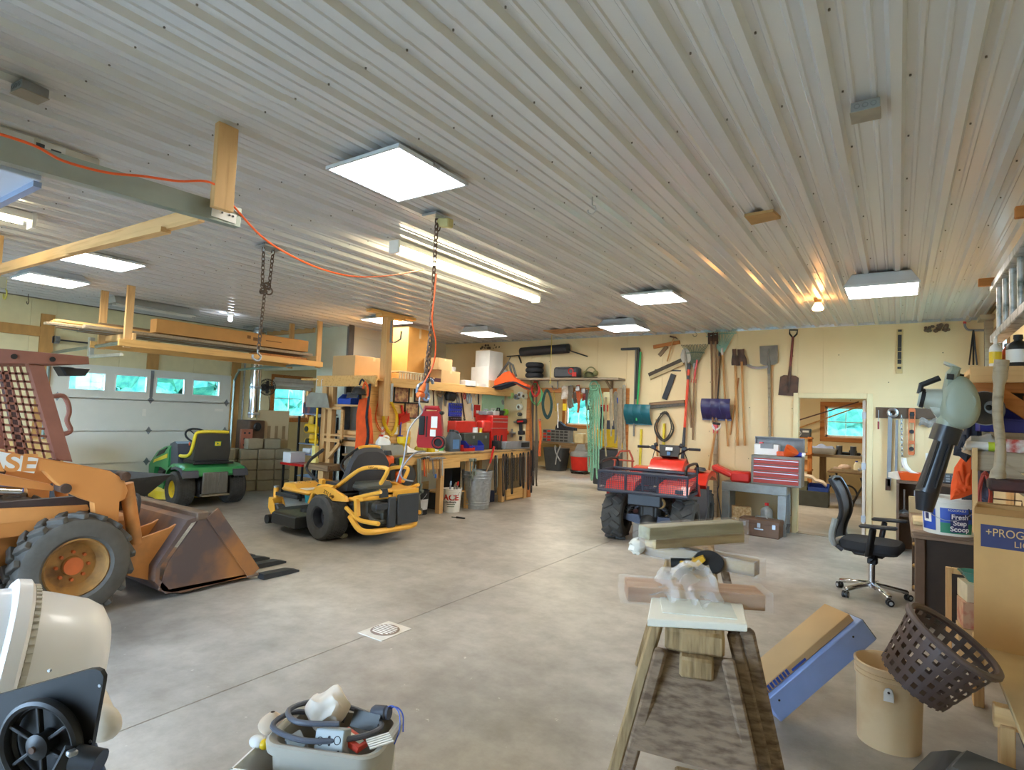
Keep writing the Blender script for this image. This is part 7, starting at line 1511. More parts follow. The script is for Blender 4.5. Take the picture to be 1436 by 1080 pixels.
t_shovel('y',YW,(1011,585),(1009,484),'black D-grip pole above the purple snow shovel',.05,.1,True,BLACK,BLACK)if False else t_pole('shovel_shaft','handle','y',YW,(1010,484),(1006,560),'dark shovel shaft with a D grip above the purple blade',.018,BLACK)
t_pole('wood_pole','pole','y',YW,(1036,530),(1024,610),'slanting wooden pole right of the leaf rake handle',.014,HANDLE)
for dx,lb,R in((-5,'clamshell digger with a narrow dark blade, left half',1),(4,'clamshell digger with a broad dark blade, right half',-1)):
    t,L=hthing('clamshell_digger',lb,'digger','y',YW-.03,(1036+dx*1.0,490),((1035,1045)[R<0],625));w=(.05,.09)[R<0];m=MB();m.grid(lambda u,v:(w*sin((u-.5)*2.4)*(.55+.45*sin(pi*min(1,v+.35))),-.06+w*cos((u-.5)*2.4)*.6-.02,L-.26+.26*v),8,6,.006);part('blade',m,RUST,t);m=MB();m.cyl((0,-.03,0),(0,-.03,L-.2),.019,n=8);part('handle',m,HANDLE,t)
t=thing('tool_hanger','curved steel bar between the clamshell digger and the square shovel','bar',aty(1060,517,YW));m=MB();m.tube([aty(x,y,YW-.05)for x,y in((1046,511),(1055,515),(1065,516),(1077,514))],.022,8,sm=4);wpart('bar',m,mat('bar_bright','#c3c8cc',.3,.8),t)
t_shovel('y',YW-.03,(1078,485),(1080,640),'square grey shovel hung with its blade up above the tool chest',.26,.3,True,mat('blade_worn','#7d776c',.6,.4,var=.2),GREYW)
t_pole('wood_rod','rod','y',YW,(1083,510),(1083,612),'tan wooden handle behind the square shovel',.016,HANDLE)
t_shovel('y',YW,(1113,463),(1105,555),'rusty spade with a D grip hung left of the doorway',.27,.31,False,RUST,mat('shaft_red','#7c3a30',.6))
t,L=hthing('d_grip_shovel','wooden shovel shaft with a white and red D grip leaning beside the quad bike','shovel','y',9.35,(1006,588),(994,660));m=MB();m.cyl((0,0,-.3),(0,0,L-.16),.018,n=8);part('handle',m,HANDLE,t);m=MB();dgrip(m,L-.18,.06,.016);m.mi(1).cyl((-.06,0,L-.07),(.06,0,L-.07),.02,n=8);part('grip',m,[mat('grip_white','#d8d2cc',.5),BLACK],t)
t,L=hthing('wood_post','grey timber with a red top standing behind the quad bike','post','y',YW,(1004,595),(1004,725));m=MB();m.box((0,-.03,L*.45),(.06,.04,L*.9),None,.003);m.mi(1).box((0,-.03,L*.95),(.07,.05,L*.1),None,.004);part('post',m,[GREYW,RED],t)
t,L=hthing('wall_level','yellow ruler board with black figures high on the far wall','level','y',YW,(1262,462),(1261,524));m=MB();m.box((0,-.012,L/2),(.075,.022,L),None,.003);part('board',m,mat('ruler_tan','#cdb27c',.6),t);m=MB()
for k,h in enumerate((.03,.06,.1,.05,.12,.06,.03)):m.box((0,-.024,L*(.06+.14*k)+.04),(.045,.003,h))
part('figures',m,BLACK,t)
m=MB();rn=random.Random(4)
for k in range(26):m.sph((rn.uniform(-.13,.13),-.03,rn.uniform(-.04,.05)),rn.uniform(.015,.03),6,4)
single('mud_nest',m,mat('mud','#6b5c4c',.95,var=.3,scale=30),'dark dried mud nest stuck high on the far wall','nest',aty(1313,461,YW))
m=MB()
for k in range(18):m.sph((rn.uniform(-.25,.25),-.03,rn.uniform(-.04,.04)),rn.uniform(.012,.03),6,4)
single('mud_nest',m,mat('mud','#6b5c4c',.95,var=.3,scale=30),'dark cobwebbed nest under the ceiling in the corner above the white cartons','nest',aty(688,487,YW))
t=thing('wall_bracket','grey bracket with a red tip and three hanging rods near the right corner','bracket',aty(1370,463,FAR-.1));m=MB();m.tube([aty(x,y,FAR-.1)for x,y in((1385,463),(1360,463),(1354,459),(1353,454))],.014,8,sm=3);wpart('arm',m,GREY,t);q=aty(1353,454,FAR-.1);m=MB();m.cyl(q,q+V((0,0,.03)),.018);wpart('tip',m,RED,t)
for x1 in(1359,1365,1370):m=MB();m.cyl(aty(1365,463,FAR-.11),aty(x1,512,FAR-.1),.01,n=6);wpart('rod',m,BLACKM,t)
a,b=aty(1228,586,YW),aty(1312,571,YW);rl=thing('tool_rail','dark brown board with hooks on the far wall right of the doorway','rail',((a.x+b.x)/2,YW,a.z));m=MB();m.bx((a.x,YW-.02,a.z+.0),(b.x,YW,a.z+.15),.003);wpart('board',m,mat('rail_brown','#57422f',.6),rl)
YR=YW-.03
t,L=hthing('screwdriver','thin red handled screwdriver hung at the left of the brown rail','screwdriver','y',YR,(1232,575),(1232,602));m=MB();m.cyl((0,-.02,0),(0,-.02,L*.4),.012,n=8);part('handle',m,DKRED,t);m=MB();m.cyl((0,-.02,L*.4),(0,-.02,L),.005,n=6);part('shank',m,STEEL,t)
t,L=hthing('tow_chain','long steel bars and chain hung from the brown rail','chain','y',YR,(1252,574),(1250,688));m=MB();m.box((-.03,-.03,L*.5),(.05,.03,L*.9),None,.004);m.box((.05,-.03,L*.52),(.03,.03,L*.7),None,.004);part('bar',m,GREY,t);m=MB();m.tor((0,-.04,L-.05),.05,.02,rot(pi/2,0,0),18,8);chain(m,[(.1,-.04,L-.1),(.12,-.04,L*.3)],.04,.007);part('links',m,STEEL,t);m=MB();m.box((-.04,-.03,.08),(.06,.03,.16),None,.003);part('end',m,RUST,t)
t,L=hthing('spirit_level','orange spirit level hung upright from the brown rail','level','y',YR,(1279,574),(1278,637));m=MB()
for x in(-.032,.032):m.box((x,-.02,L/2),(.012,.025,L),None,.003)
for z in(.02,.26,.5,.74,.98):m.box((0,-.02,L*z),(.06,.025,L*.08),None,.003)
part('frame',m,mat('level_orange','#d0713f',.45),t);m=MB()
for z in(.12,.5,.88):m.cyl((0,-.005,L*z),(0,-.036,L*z),.028,n=14)
part('vial',m,BLACK,t)
m=MB();m.grid(lambda u,v:((u-.5)*.2,-.04-.03*sin(pi*v),.1*v+.02*sin(9*u)),8,4,.02);single('work_gloves',m,mat('glove_grey','#8c8780',.95,var=.3,scale=20),'grey work gloves hung at the right end of the brown rail','gloves',aty(1302,598,YR))
m=MB();m.bx((-.04,-.01,-.06),(.04,0,.06),.002);m.mi(1).bx((-.015,-.012,.01),(.015,-.01,.04));m.bx((-.015,-.012,-.04),(.015,-.01,-.01));single('outlet',m,[WHITEP,LTGREY],'white wall outlet on the far wall behind the leaf blower','outlet',aty(1303,642,YW))
ht=thing('hand_truck','red hand truck standing behind the quad bike basket','hand truck',(aty(872,700,9.2).x,9.2,0));a,b,c,d=aty(858,690,9.2),aty(860,633,9.2),aty(884,633,9.2),aty(888,690,9.2)
m=MB();m.tube([(a.x,9.15,.1),(b.x,9.3,b.z-.12),(b.x+.07,9.32,b.z),(c.x-.07,9.32,c.z),(c.x,9.3,c.z-.12),(d.x,9.15,.1)],.018,8)
for z in(.35,.65,.9):m.cyl((a.x,9.2,z),(d.x,9.2,z),.014)
wpart('frame',m,mat('truck_red','#a8442c',.5,var=.1),ht);m=MB();m.bx((a.x,8.95,.01),(d.x,9.16,.03));wpart('toe_plate',m,RUST,ht)
for x in(a.x-.05,d.x+.05):m=MB();m.at(TR(x,9.25,.12)@rot(0,pi/2,0));tyre(m,.12,.06,.06,0,20);wpart('wheel',m,RUBBER,ht)
# ------------------------------------------------------------------ back room seen through the opening
Yk=15.2;xa,xb,zt_=aty(748,622,Yk).x,aty(842,630,Yk).x,aty(790,621,Yk).z
t=thing('work_counter','dark bench under the back window seen through the wide opening','workbench',((xa+xb)/2,Yk+.3,0));m=MB();m.bx((xa,Yk,zt_-.05),(xb,Yk+.7,zt_),.004);m.bx((xa+.9,Yk,zt_-.3),(xb,Yk+.04,zt_-.05));wpart('top',m,OLDW,t)
for x in(xa+.05,(xa+xb)/2+.2,xb-.1):m=MB();m.bx((x-.05,Yk+.05,0),(x+.05,Yk+.15,zt_-.05));wpart('leg',m,OLDZ,t)
x0,x1=aty(760,600,Yk).x,aty(797,600,Yk).x;W_=x1-x0;t=thing('parts_cabinet','grey parts cabinet with two columns of red drawers on the back room bench','cabinet',((x0+x1)/2,Yk+.2,zt_));H_=aty(780,603,Yk).z-zt_
m=MB();m.bx((-W_/2,-.14,0),(W_/2,.14,H_),.006);part('body',m,GREY,t)
for i in range(6):
    for j in range(4):m=MB();m.bx((-W_/2+.02+i*W_/6.2,-.16,.03+j*H_/4.2),(-W_/2+.0+(i+.9)*W_/6.2,-.13,.01+(j+.85)*H_/4.2),.003);part('drawer',m,REDP if i<2 and(i+j)%3 else DKGREY,t)
m=MB();m.loft([[(x,y,z)for y,z in((-.1,0),(.1,0),(.08,h),(-.08,h))]for x,h in((-.35,.1),(-.25,.26),(-.05,.12),(.3,.08))]);single('tool_bag',m,BLACKC,'black bag lying on top of the grey parts cabinet','bag',((x0+x1)/2+.3,Yk+.2,zt_+H_))
m=MB();m.bx((-.15,-.1,0),(.15,.1,.3),.02);single('cream_box',m,mat('cream_box','#d9cba0',.6),'cream box beside the parts cabinet on the back room bench','box',(aty(808,610,Yk).x,Yk+.25,zt_))
c=V((aty(779,650,Yk-.2).x,Yk-.15,0));t=thing('trash_bin','big dark bin with a light streaked bag under the back room bench','trash can',c);m=MB();m.loft([rrect(.5,.5,.1,0),rrect(.68,.6,.12,zt_-.2),rrect(.7,.62,.12,zt_-.15)]);part('body',m,mat('bin_charcoal','#3a4048',.5),t);m=MB();m.tube([(.15,-.32,.2),(.2,-.33,.5),(.3,-.33,.75)],.02,6,sm=3);m.tube([(.3,-.3,.3),(.15,-.33,.55),(.12,-.33,.75)],.02,6,sm=3);part('bag_streak',m,mat('bag_grey','#9a9fa6',.4),t)
c=V((aty(815,655,Yk-.3).x,Yk-.35,0));t=thing('shop_vacuum','red shop vacuum with a grey lid before the back room bench','vacuum',c);m=MB();m.lathe([(0,.06),(.24,.06),(.3,.5),(0,.5)],28);part('tank',m,REDP,t);m=MB();m.lathe([(.3,.48),(.31,.52),(.28,.6),(.14,.64),(0,.64)],28);m.prism([(-.2,.6),(.2,.6),(.1,.82),(-.1,.82)],.1,frame((0,.05,0),(1,0,0),(0,0,1)),.01);part('lid',m,GREY,t);m=MB()
for k in range(4):m.sph((.24*cos(k*pi/2+.8),.24*sin(k*pi/2+.8),.04),.04)
m.tor((0,0,.07),.26,.03,None,24,6);part('caster',m,BLACK,t)
c=aty(848,640,12.2);t=thing('yellow_cabinet','yellow tool cart partly hidden by straps in the right part of the opening','cart',(aty(856,640,12.2).x,12.2,0));m=MB();m.bx((-.3,-.2,.95),(.3,.2,1.35),.02);m.bx((-.05,-.23,1.05),(.2,-.2,1.25));part('body',m,YELLOW,t);m=MB();m.bx((-.32,-.22,.1),(.32,.22,.9),.02);part('base',m,DKGREY,t)
carton('dark blue and grey carton on the yellow tool cart',(aty(858,618,12.2).x,12.2,1.352),.5,.3,.2,0,mat('carton_bluegrey','#4c566a',.6),tape=False)
m=MB();m.bx((-.2,-.15,0),(.2,.15,.3),.01);single('red_tool_box',m,DKRED,'dark red box on the floor behind the hand truck','box',(aty(868,668,11).x,11.0,0))
Yd=14.4
def dx(px,y=640):return aty(px,y,Yd).x
zt2=aty(1170,638,Yd).z
t=thing('work_counter','long counter under the window in the room behind the doorway','counter',(dx(1165),Yd+.4,0));m=MB();m.bx((dx(1125),Yd,zt2-.06),(dx(1222),Yd+.9,zt2),.005);part_=wpart('top',m,GREYW,t);m=MB();m.bx((dx(1149),Yd+.05,0),(dx(1158),Yd+.15,zt2-.06));m.bx((dx(1208),Yd+.05,0),(dx(1215),Yd+.15,zt2-.06));wpart('leg',m,OLDZ,t)
t=thing('shelf_unit','pine shelf rack at the left inside the doorway','shelf',(dx(1120),Yd-.6,0));m=MB()
for px in(1098,1141):m.bx((dx(px)-.04,Yd-.7,0),(dx(px)+.04,Yd-.6,aty(1130,612,Yd).z));
wpart('post',m,ORANGEWZ,t)
for y in(613,634,656):z=aty(1130,y,Yd).z;m=MB();m.bx((dx(1095),Yd-.75,z-.03),(dx(1143),Yd-.3,z),.003);wpart('shelf',m,ORANGEW,t)
z=aty(1130,613,Yd).z;t=thing('radio','dark radio on top of the pine shelf rack inside the doorway','radio',(dx(1130),Yd-.55,z));m=MB();m.bx((-.16,-.09,0),(.16,.09,.19),.012);part('body',m,DKGREY,t);m=MB();m.at(TR(-.07,-.095,.08)).tor((0,0,0),.05,.006,rot(pi/2,0,0),18,6);m.bx((.08,-.005,.03),(.2,.0,.07));part('dial',m,LTGREY,t)
carton('small labelled carton on the lower level of the pine shelf rack',(dx(1131),Yd-.5,aty(1130,656,Yd).z),.22,.2,.2,0,CARD,tape=False)
t=thing('tray','grey tray heaped with pale blue cloths on the counter inside the doorway','tray',(dx(1152),Yd+.2,zt2));m=MB();m.loft([rrect(.5,.3,.04,0),rrect(.6,.36,.05,.13),rrect(.57,.33,.05,.13),rrect(.46,.26,.04,.02)]);part('body',m,LTGREY,t);m=MB();m.grid(lambda u,v:((u-.5)*.5,(v-.5)*.28,.1+.1*sin(pi*u)**.5*sin(pi*v)**.5+.025*sin(13*u+4*v)),12,6,.01);part('cloth',m,mat('cloth_blue','#b9c8ec',.9),t)
for k,px in enumerate((1176,1196)):can('dark mug on the counter inside the doorway, %s one'%('left','right')[k],(dx(px),Yd+.15,zt2),.06,.2,mat('mug_dark','#3d4552',.4),name='mug')
m=MB();m.bx((-.25,-.08,0),(.25,.08,.06),.02);m.sph((.1,0,.08),(.08,.06,.05));single('hand_plane',m,DKGREY,'low dark tools between the two mugs on the counter','tool',(dx(1187),Yd+.4,zt2))
t=thing('sewing_table','old table with black iron legs inside the doorway','table',(dx(1190),Yd-.65,0));z=aty(1190,661,Yd-.6).z;m=MB();m.bx((dx(1166),Yd-.85,z-.04),(dx(1215),Yd-.4,z),.005);wpart('top',m,OLDW,t);m=MB()
for s in(0,1):
    xx=dx(1170)+s*.55;m.tube([(xx-.16,Yd-.8,0),(xx-.1,Yd-.8,.2),(xx+.1,Yd-.8,z-.1),(xx+.08,Yd-.8,z-.04)],.02,6,sm=3);m.tube([(xx+.2,Yd-.8,0),(xx+.1,Yd-.8,.25),(xx-.02,Yd-.8,z-.1)],.02,6,sm=3)
m.tor((dx(1192),Yd-.75,.25),.17,.018,rot(pi/2,0,0),24,6);wpart('iron_frame',m,BLACKM,t)
m=MB();m.bx((-.25,-.12,0),(.25,.12,.04));m.mi(1).sph((.0,0,.08),(.12,.08,.06));m.bx((-.2,-.08,.04),(-.05,.08,.07));single('paper_heap',m,[TANC,mat('paper_pinkish','#d8bfae',.8)],'heap of papers on the old iron legged table','papers',(dx(1188),Yd-.62,z))
jug('white and blue jug at the right end of the iron legged table',(dx(1206),Yd-.62,z),.16,.12,.22,mat('jug_cream','#e2dcc0',.5),BLUE)
q=V((dx(1146),Yd-1.2,0));carton('dark grey tote on the floor inside the doorway',q,.68,.4,.3,0,mat('tote_dark','#454a48',.5),tape=False)
bin_('blue bin with papers on top of the dark grey tote',q+V((.16,0,.302)),.36,.3,.14,0,mat('bin_blue','#2f56b8',.4));bin_('olive bin on top of the dark grey tote, left one',q+V((-.2,0,.302)),.32,.3,.16,0,mat('bin_olive','#6f705c',.6))
m=MB();m.grid(lambda u,v:((u-.5)*.5,(v-.5)*.25,.18-.22*u+.03*sin(12*v)+.02*sin(17*u)),8,6,.02);single('paper_heap',m,mat('paper_cream','#ded0bc',.8),'crumpled papers spilling over the blue bin inside the doorway','papers',q+V((.05,0,.48)))
for(a,b,lb,mt)in((((1121,589),(1193,567)),0,'upper dark strip leaning across the window behind the doorway',mat('strip_maroon','#5a3a30',.6)),(((1121,600),(1200,572)),0,'lower tan strip leaning across the window behind the doorway',HANDLE)):
    p,r=aty(*a[0],Yd+1.2),aty(*a[1],Yd+1.3);m=MB();m.bar(p-(r-p)*.3,r+(r-p)*.15,.05,.03);m.v=[v-p for v in m.v];single('wood_strip',m,mt,lb,'strip',p)
# ------------------------------------------------------------------ metal stand with the tool chest, left of the doorway
Yt=9.12
def tx_(px,y=680):return aty(px,y,Yt).x
zt3=aty(1055,679,Yt).z;x0,x1=tx_(1012),tx_(1103)
t=thing('metal_stand','grey steel stand under the red drawered tool chest','stand',((x0+x1)/2,Yt+.22,0));ST=mat('stand_grey','#8d9494',.5,.3,var=.15);m=MB();m.bx((x0,Yt,zt3-.13),(x1,Yt+.42,zt3),.006);wpart('top',m,ST,t)
for x in(x0+.06,x1-.06):
    for y in(Yt+.03,Yt+.4):m=MB();m.bx((x-.055,y-.03,0),(x+.055,y+.0,zt3-.13),.004);m.bx((x-.055 if x<(x0+x1)/2 else x+.035,y,0),(x-.035 if x<(x0+x1)/2 else x+.055,y+.04,zt3-.13));wpart('leg',m,ST,t)
m=MB();m.bx((x0,Yt+.02,.1),(x1,Yt+.42,.14),.004);wpart('shelf',m,mat('stand_dark','#46494b',.6),t)
carton('small patterned carton on the lower shelf of the steel stand',(tx_(1036),Yt+.2,.142),.26,.2,.2,.3,mat('carton_pattern','#cdb184',.7,0,scale=30,col2='#a98656'),tape=False)
bottle('water jug with a red cap on the lower shelf of the steel stand',(tx_(1073),Yt+.15,.142),.085,.3,mat('jug_water','#c9d6dc',.2,trans=.6),RED)
q=atz(1066,752,0);t=thing('tool_box','brown metal tool box on the floor before the steel stand','tool box',(q.x,q.y+.06,0),R_(-4));m=MB();m.bx((-.27,-.12,0),(.27,.12,.24),.01);part('body',m,mat('toolbox_brown','#6b513d',.5,.3,var=.12),t);m=MB();m.bx((-.275,-.125,.17),(.275,.125,.245),.012);part('lid',m,mat('toolbox_brown','#6b513d',.5,.3),t);m=MB()
for x in(-.2,0,.2):m.bx((x-.02,-.132,.13),(x+.02,-.122,.19))
m.bx((-.06,-.135,.1),(.06,-.125,.115));m.tube([(-.08,0,.245),(-.07,0,.27),(.07,0,.27),(.08,0,.245)],.01,6);part('latch',m,STEEL,t)
x0,x1=tx_(1052),tx_(1123);H_=aty(1088,640,Yt).z-zt3;t=thing('tool_chest','grey tool chest with red drawers and an open lid on the steel stand','tool chest',((x0+x1)/2,Yt+.2,zt3));W_=x1-x0;m=MB();TGR=mat('chest_grey','#7d7a70',.5,.2)
m.bx((-W_/2,-.16,0),(W_/2,.17,H_),.006);part('body',m,TGR,t)
for k in range(4):m=MB();z0=.03+k*(H_-.06)/4;m.bx((-W_/2+.035,-.172,z0),(W_/2-.035,-.158,z0+(H_-.06)/4-.012),.003);d=part('drawer',m,mat('drawer_red','#a93b30',.5,var=.05),t);m=MB();m.bx((-W_/2+.04,-.18,z0+.055),(W_/2-.04,-.17,z0+.063));part('pull',m,STEEL,d)
m=MB();m.bx((-W_/2,.15,H_),(W_/2,.17,H_+.27),.004);m.bx((-W_/2,.1,H_),(-W_/2+.01,.17,H_+.26));m.bx((W_/2-.01,.1,H_),(W_/2,.17,H_+.26));m.bx((-W_/2,.09,H_+.255),(W_/2,.17,H_+.27));m.bx((-W_/2+.02,.14,H_+.13),(W_/2-.02,.152,H_+.14));part('lid',m,GREY,t);cz=zt3+H_;cx=(x0+x1)/2
m=MB();m.bx((-.17,-.08,0),(.17,.08,.16),.01);m.mi(1).bx((-.08,-.085,.1),(.1,-.07,.17));m.mi(2).bx((-.1,-.05,.16),(-.05,.0,.19));single('case',m,[WHITEP,GREY,RED],'white case with a grey grip in the open tool chest','case',(cx-.15,Yt+.22,cz))
m=MB();m.lathe([(.03,0),(.06,.03),(.1,.13),(.1,.15)],16,zto((.5,-.2,.6)));m.bx((-.12,-.04,0),(.05,.06,.07),.01);single('funnel',m,ORANGE,'red funnel lying in the open tool chest','funnel',(cx+.12,Yt+.12,cz))
m=MB();m.cyl((-.07,0,.035),(.05,0,.035),.035);m.mi(1).cyl((.05,0,.035),(.09,0,.035),.036);single('spray_can',m,[BLUE,WHITE],'blue and white can lying at the right of the open tool chest','can',(cx+.28,Yt+.15,cz))
q=V((tx_(1024),Yt+.18,zt3));t=thing('power_tool_case','open red plastic case on the left end of the steel stand','case',q,.1);m=MB();m.bx((-.03,-.14,0),(.26,.14,.16),.03);part('base',m,REDP,t);m=MB();m.box((-.15,0,.15),(.32,.28,.09),(0,R_(22),0),.03);part('lid',m,mat('red_case2','#d8362c',.4),t)
m=MB();m.lathe([(0,0),(.2,0),(.2,.5),(0,.5)],24,rot(pi/2,0,0));m.mi(0);single('metal_disc',m,mat('olive_grey','#77735f',.6),'olive grey drum standing behind the quad bike front wheel','drum',(tx_(992)-.05,9.58,.62))if False else None
pts=[aty(x,y,9.55)for x,y in((1000,660),(1007,662),(1008,680),(1006,690),(1010,715),(1012,735))];m=MB();m.tube(crom(pts,4),.008,6);single('electric_cable',m,mat('cable_grey','#575b66',.5),'grey cord hanging down the far wall left of the steel stand','cord')
# ------------------------------------------------------------------ office chair
ct=atz(1222,836,0);ch=thing('office_chair','black office chair with mesh back and chrome star base','chair',(ct.x,ct.y,0),R_(-8))
m=MB();m.cyl((0,0,.08),(0,0,.3),.03,n=16);m.cyl((0,0,.3),(0,0,.42),.018,n=12)
for k in range(5):a=2*pi*k/5+.35;m.bar((.02*cos(a),.02*sin(a),.12),(.3*cos(a),.3*sin(a),.075),.05,.035,b=.01)
part('base',m,CHROME,ch)
for k in range(5):
    a=2*pi*k/5+.35;m=MB()
    for s in(-.015,.015):m.at(TR(.3*cos(a),.3*sin(a),.03)@rot(0,0,a+.6+k)@rot(pi/2,0,0)).cyl((0,0,s-.009),(0,0,s+.009),.03,n=16)
    w=part('caster',m,BLACK,ch);m=MB();m.at(TR(.3*cos(a),.3*sin(a),.03)@rot(0,0,a+.6+k)@rot(pi/2,0,0)).cyl((0,0,-.026),(0,0,.026),.016,n=14);part('hub_cap',m,LTGREY,w)
m=MB();m.loft([[(x,y,z)for x,y in rr(.5*s,.5*s,.12,5)]for s,z in((.9,.43),(1,.46),(1,.5),(.94,.53),(.8,.535))]);part('seat',m,mat('seat_black','#26272b',.8),ch)
m=MB();m.bx((-.15,-.1,.38),(.12,.1,.44),.02);m.tube([(.05,-.1,.4),(.06,-.24,.39),(.04,-.3,.37)],.01,6,sm=2);m.bx((.0,-.22,.34),(.08,-.15,.4),.01);part('mechanism',m,BLACK,ch)
m=MB();A=[(-.2,.43),(-.28,.5),(-.27,.62),(-.22,.78),(-.25,.95),(-.32,1.08)]
for y in(-.22,.22):m.tube([(x,y*(1-.15*i/5),z)for i,(x,z)in enumerate(A)],.022,8,sm=4)
m.tube([(-.32,-.187,1.08),(-.33,0,1.1),(-.32,.187,1.08)],.02,8,sm=3);bk_=part('back_frame',m,mat('frame_dark','#2d2f33',.4),ch)
m=MB();C_=crom([(x,0,z)for x,z in A[1:]],4);m.grid(lambda u,v:(C_[int(v*(len(C_)-1))].x-.03*cos((u-.5)*3),(u-.5)*.4*(1-.1*v),C_[int(v*(len(C_)-1))].z),10,len(C_)-1,.006);part('mesh',m,mat('mesh_grey','#5b5d60',.7),bk_)
m=MB();m.tube([(-.26,-.235,.72),(-.29,-.24,.56),(-.27,-.22,.48),(-.27,0,.465),(-.27,.22,.48),(-.29,.24,.56),(-.26,.235,.72)],.03,8,sm=4);part('back_support',m,mat('silver_plastic','#a9b0ae',.35,.4),bk_)
for s in(-1,1):
    m=MB();m.bar((.02,s*.27,.42),(.06,s*.29,.68),.07,.035,b=.01);m.bar((.0,s*.2,.42),(.02,s*.28,.43),.05,.03);m.box((.1,s*.29,.7),(.3,.09,.03),(0,R_(-3),0),.012);part('armrest',m,BLACK,ch)
# ------------------------------------------------------------------ desk and what stands on it
DW_=mat('desk_brown','#6a5340',.4,0,scale=3,col2='#4f3b2c',amount=.45,stretch=(1,10,1))
dk_=thing('desk','old dark brown desk behind the office chair','desk',(.52,6.5,0));DZ=.78;X0d,Y0d=.12,5.9
m=MB();m.bx((X0d-.03,Y0d-.03,DZ-.045),(.93,7.2,DZ),.015);m.bx((X0d-.03,Y0d-.01,DZ-.075),(.93,7.17,DZ-.045),.006);wpart('top',m,mat('desk_top','#8b735e',.35,var=.12,scale=3),dk_)
m=MB();m.bx((X0d+.04,Y0d+.03,.08),(.9,Y0d+.06,DZ-.075));m.bx((X0d+.04,Y0d+.05,.06),(.5,7.1,DZ-.075),.004);wpart('carcass',m,mat('desk_dark','#33281f',.5,var=.15),dk_)
for x in(X0d+.03,.88):
    for y in(Y0d+.03,7.12):m=MB();m.bx((x-.035,y-.035,0),(x+.035,y+.035,DZ-.075),.006);wpart('leg',m,DW_,dk_)
for k in range(3):m=MB();z0=.12+k*.19;m.bx((X0d+.015,Y0d+.12,z0),(X0d+.04,6.6,z0+.17),.004);d=wpart('drawer',m,DW_,dk_);m=MB();m.sph((X0d+.0,6.35,z0+.085),.018);wpart('knob',m,mat('brass','#b9915a',.3,.9),d)
q=atz(1332,750,DZ);q.y+=.1
t=bucket('big white litter bucket with blue and green label on the desk',(q.x+.0,q.y,DZ),.17,.185,.29,mat('bucket_cream','#dcd9cc',.45,var=.03),handle=False)
an=math.atan2(-q.y,-q.x)
def band(nm,R0,R1,z0,z1,a0,a1,mt,par):m=MB();m.lathe([(R0+.001,z0),(R1+.001,z1)],20,None,False,a0,a1);return part(nm,m,mt,par)
Rz=lambda z:.17+.015*z/.29
band('label_green',Rz(.02),Rz(.1),.02,.1,an-.32,an+.95,mat('lab_green','#1f7d5a',.4),t);band('label_blue',Rz(.1),Rz(.215),.1,.215,an-.32,an+.95,mat('lab_blue','#2b4fae',.4),t)
band('label_panel',Rz(.03)+.001,Rz(.175)+.001,.03,.175,an+.05,an+.75,mat('lab_navy','#2a2f5c',.4),t);band('label_left',Rz(.03),Rz(.2),.03,.2,an-1.25,an-.5,mat('lab_blue','#2b4fae',.4),t);band('label_emblem',Rz(.09)+.001,Rz(.18)+.001,.09,.18,an-1.1,an-.68,WHITE,t)
band('emblem_mark',Rz(.11)+.002,Rz(.16)+.002,.11,.16,an-1.0,an-.8,mat('lab_navy','#2a2f5c',.4),t)
for k,s in enumerate(('Fresh','Step','Scoop')):wrapped(s,.052,WHITE,Rz(.14)+.003,.15-k*.047,an+.4,t,1,.0012)
wrapped('SCOOPABLE',.022,mat('lab_cream','#e8e4c8',.5),Rz(.2)+.002,.2,an+.3,t)
m=MB();m.tube([(.19*cos(an+a),.19*sin(an+a),.25-.13*sin((a+1.3)/2.6*pi))for a in[-1.3+.13*k for k in range(21)]],.003,5);part('bail',m,STEEL,t)
m=MB();m.bx((-.1,-.2,0),(.1,.2,.035),.006);single('book',m,mat('book_tan','#c9b489',.7),'tan book lying on the desk left of the litter bucket','book',atz(1288,735,DZ)+V((.06,.1,.002)))
m=MB();m.bx((-.12,-.01,0),(.12,.02,.16),.004);single('desk_organizer',m,mat('organizer_tan','#b7a077',.7),'tan wooden organiser standing on the desk behind the litter bucket','organiser',atz(1292,722,DZ)+V((.02,.1,0)))
m=MB();m.cyl((0,0,.012),(.4,.02,.012),.012,n=8);m.cyl((.4,.02,.012),(.46,.02,.012),.02,n=10);single('pipe_tool',m,STEEL,'steel rod lying on the desk right of the litter bucket','rod',atz(1362,735,DZ)+V((0,.1,.0)))
t=thing('wall_plaque','cream tin with red print standing at the right end of the desk','tin',atz(1412,740,DZ)+V((0,.0,0)));m=MB();m.bx((-.1,-.03,0),(.1,.03,.19),.006);part('body',m,mat('tin_cream','#b9ae93',.5),t);m=MB();m.tube([(-.1,0,.19),(-.1,0,.24),(.1,0,.24),(.1,0,.19)],.006,6);part('handle',m,RUST,t);m=MB();m.cyl((0,-.031,.08),(0,-.03,.08),.035,n=16);part('print',m,GREY,t)
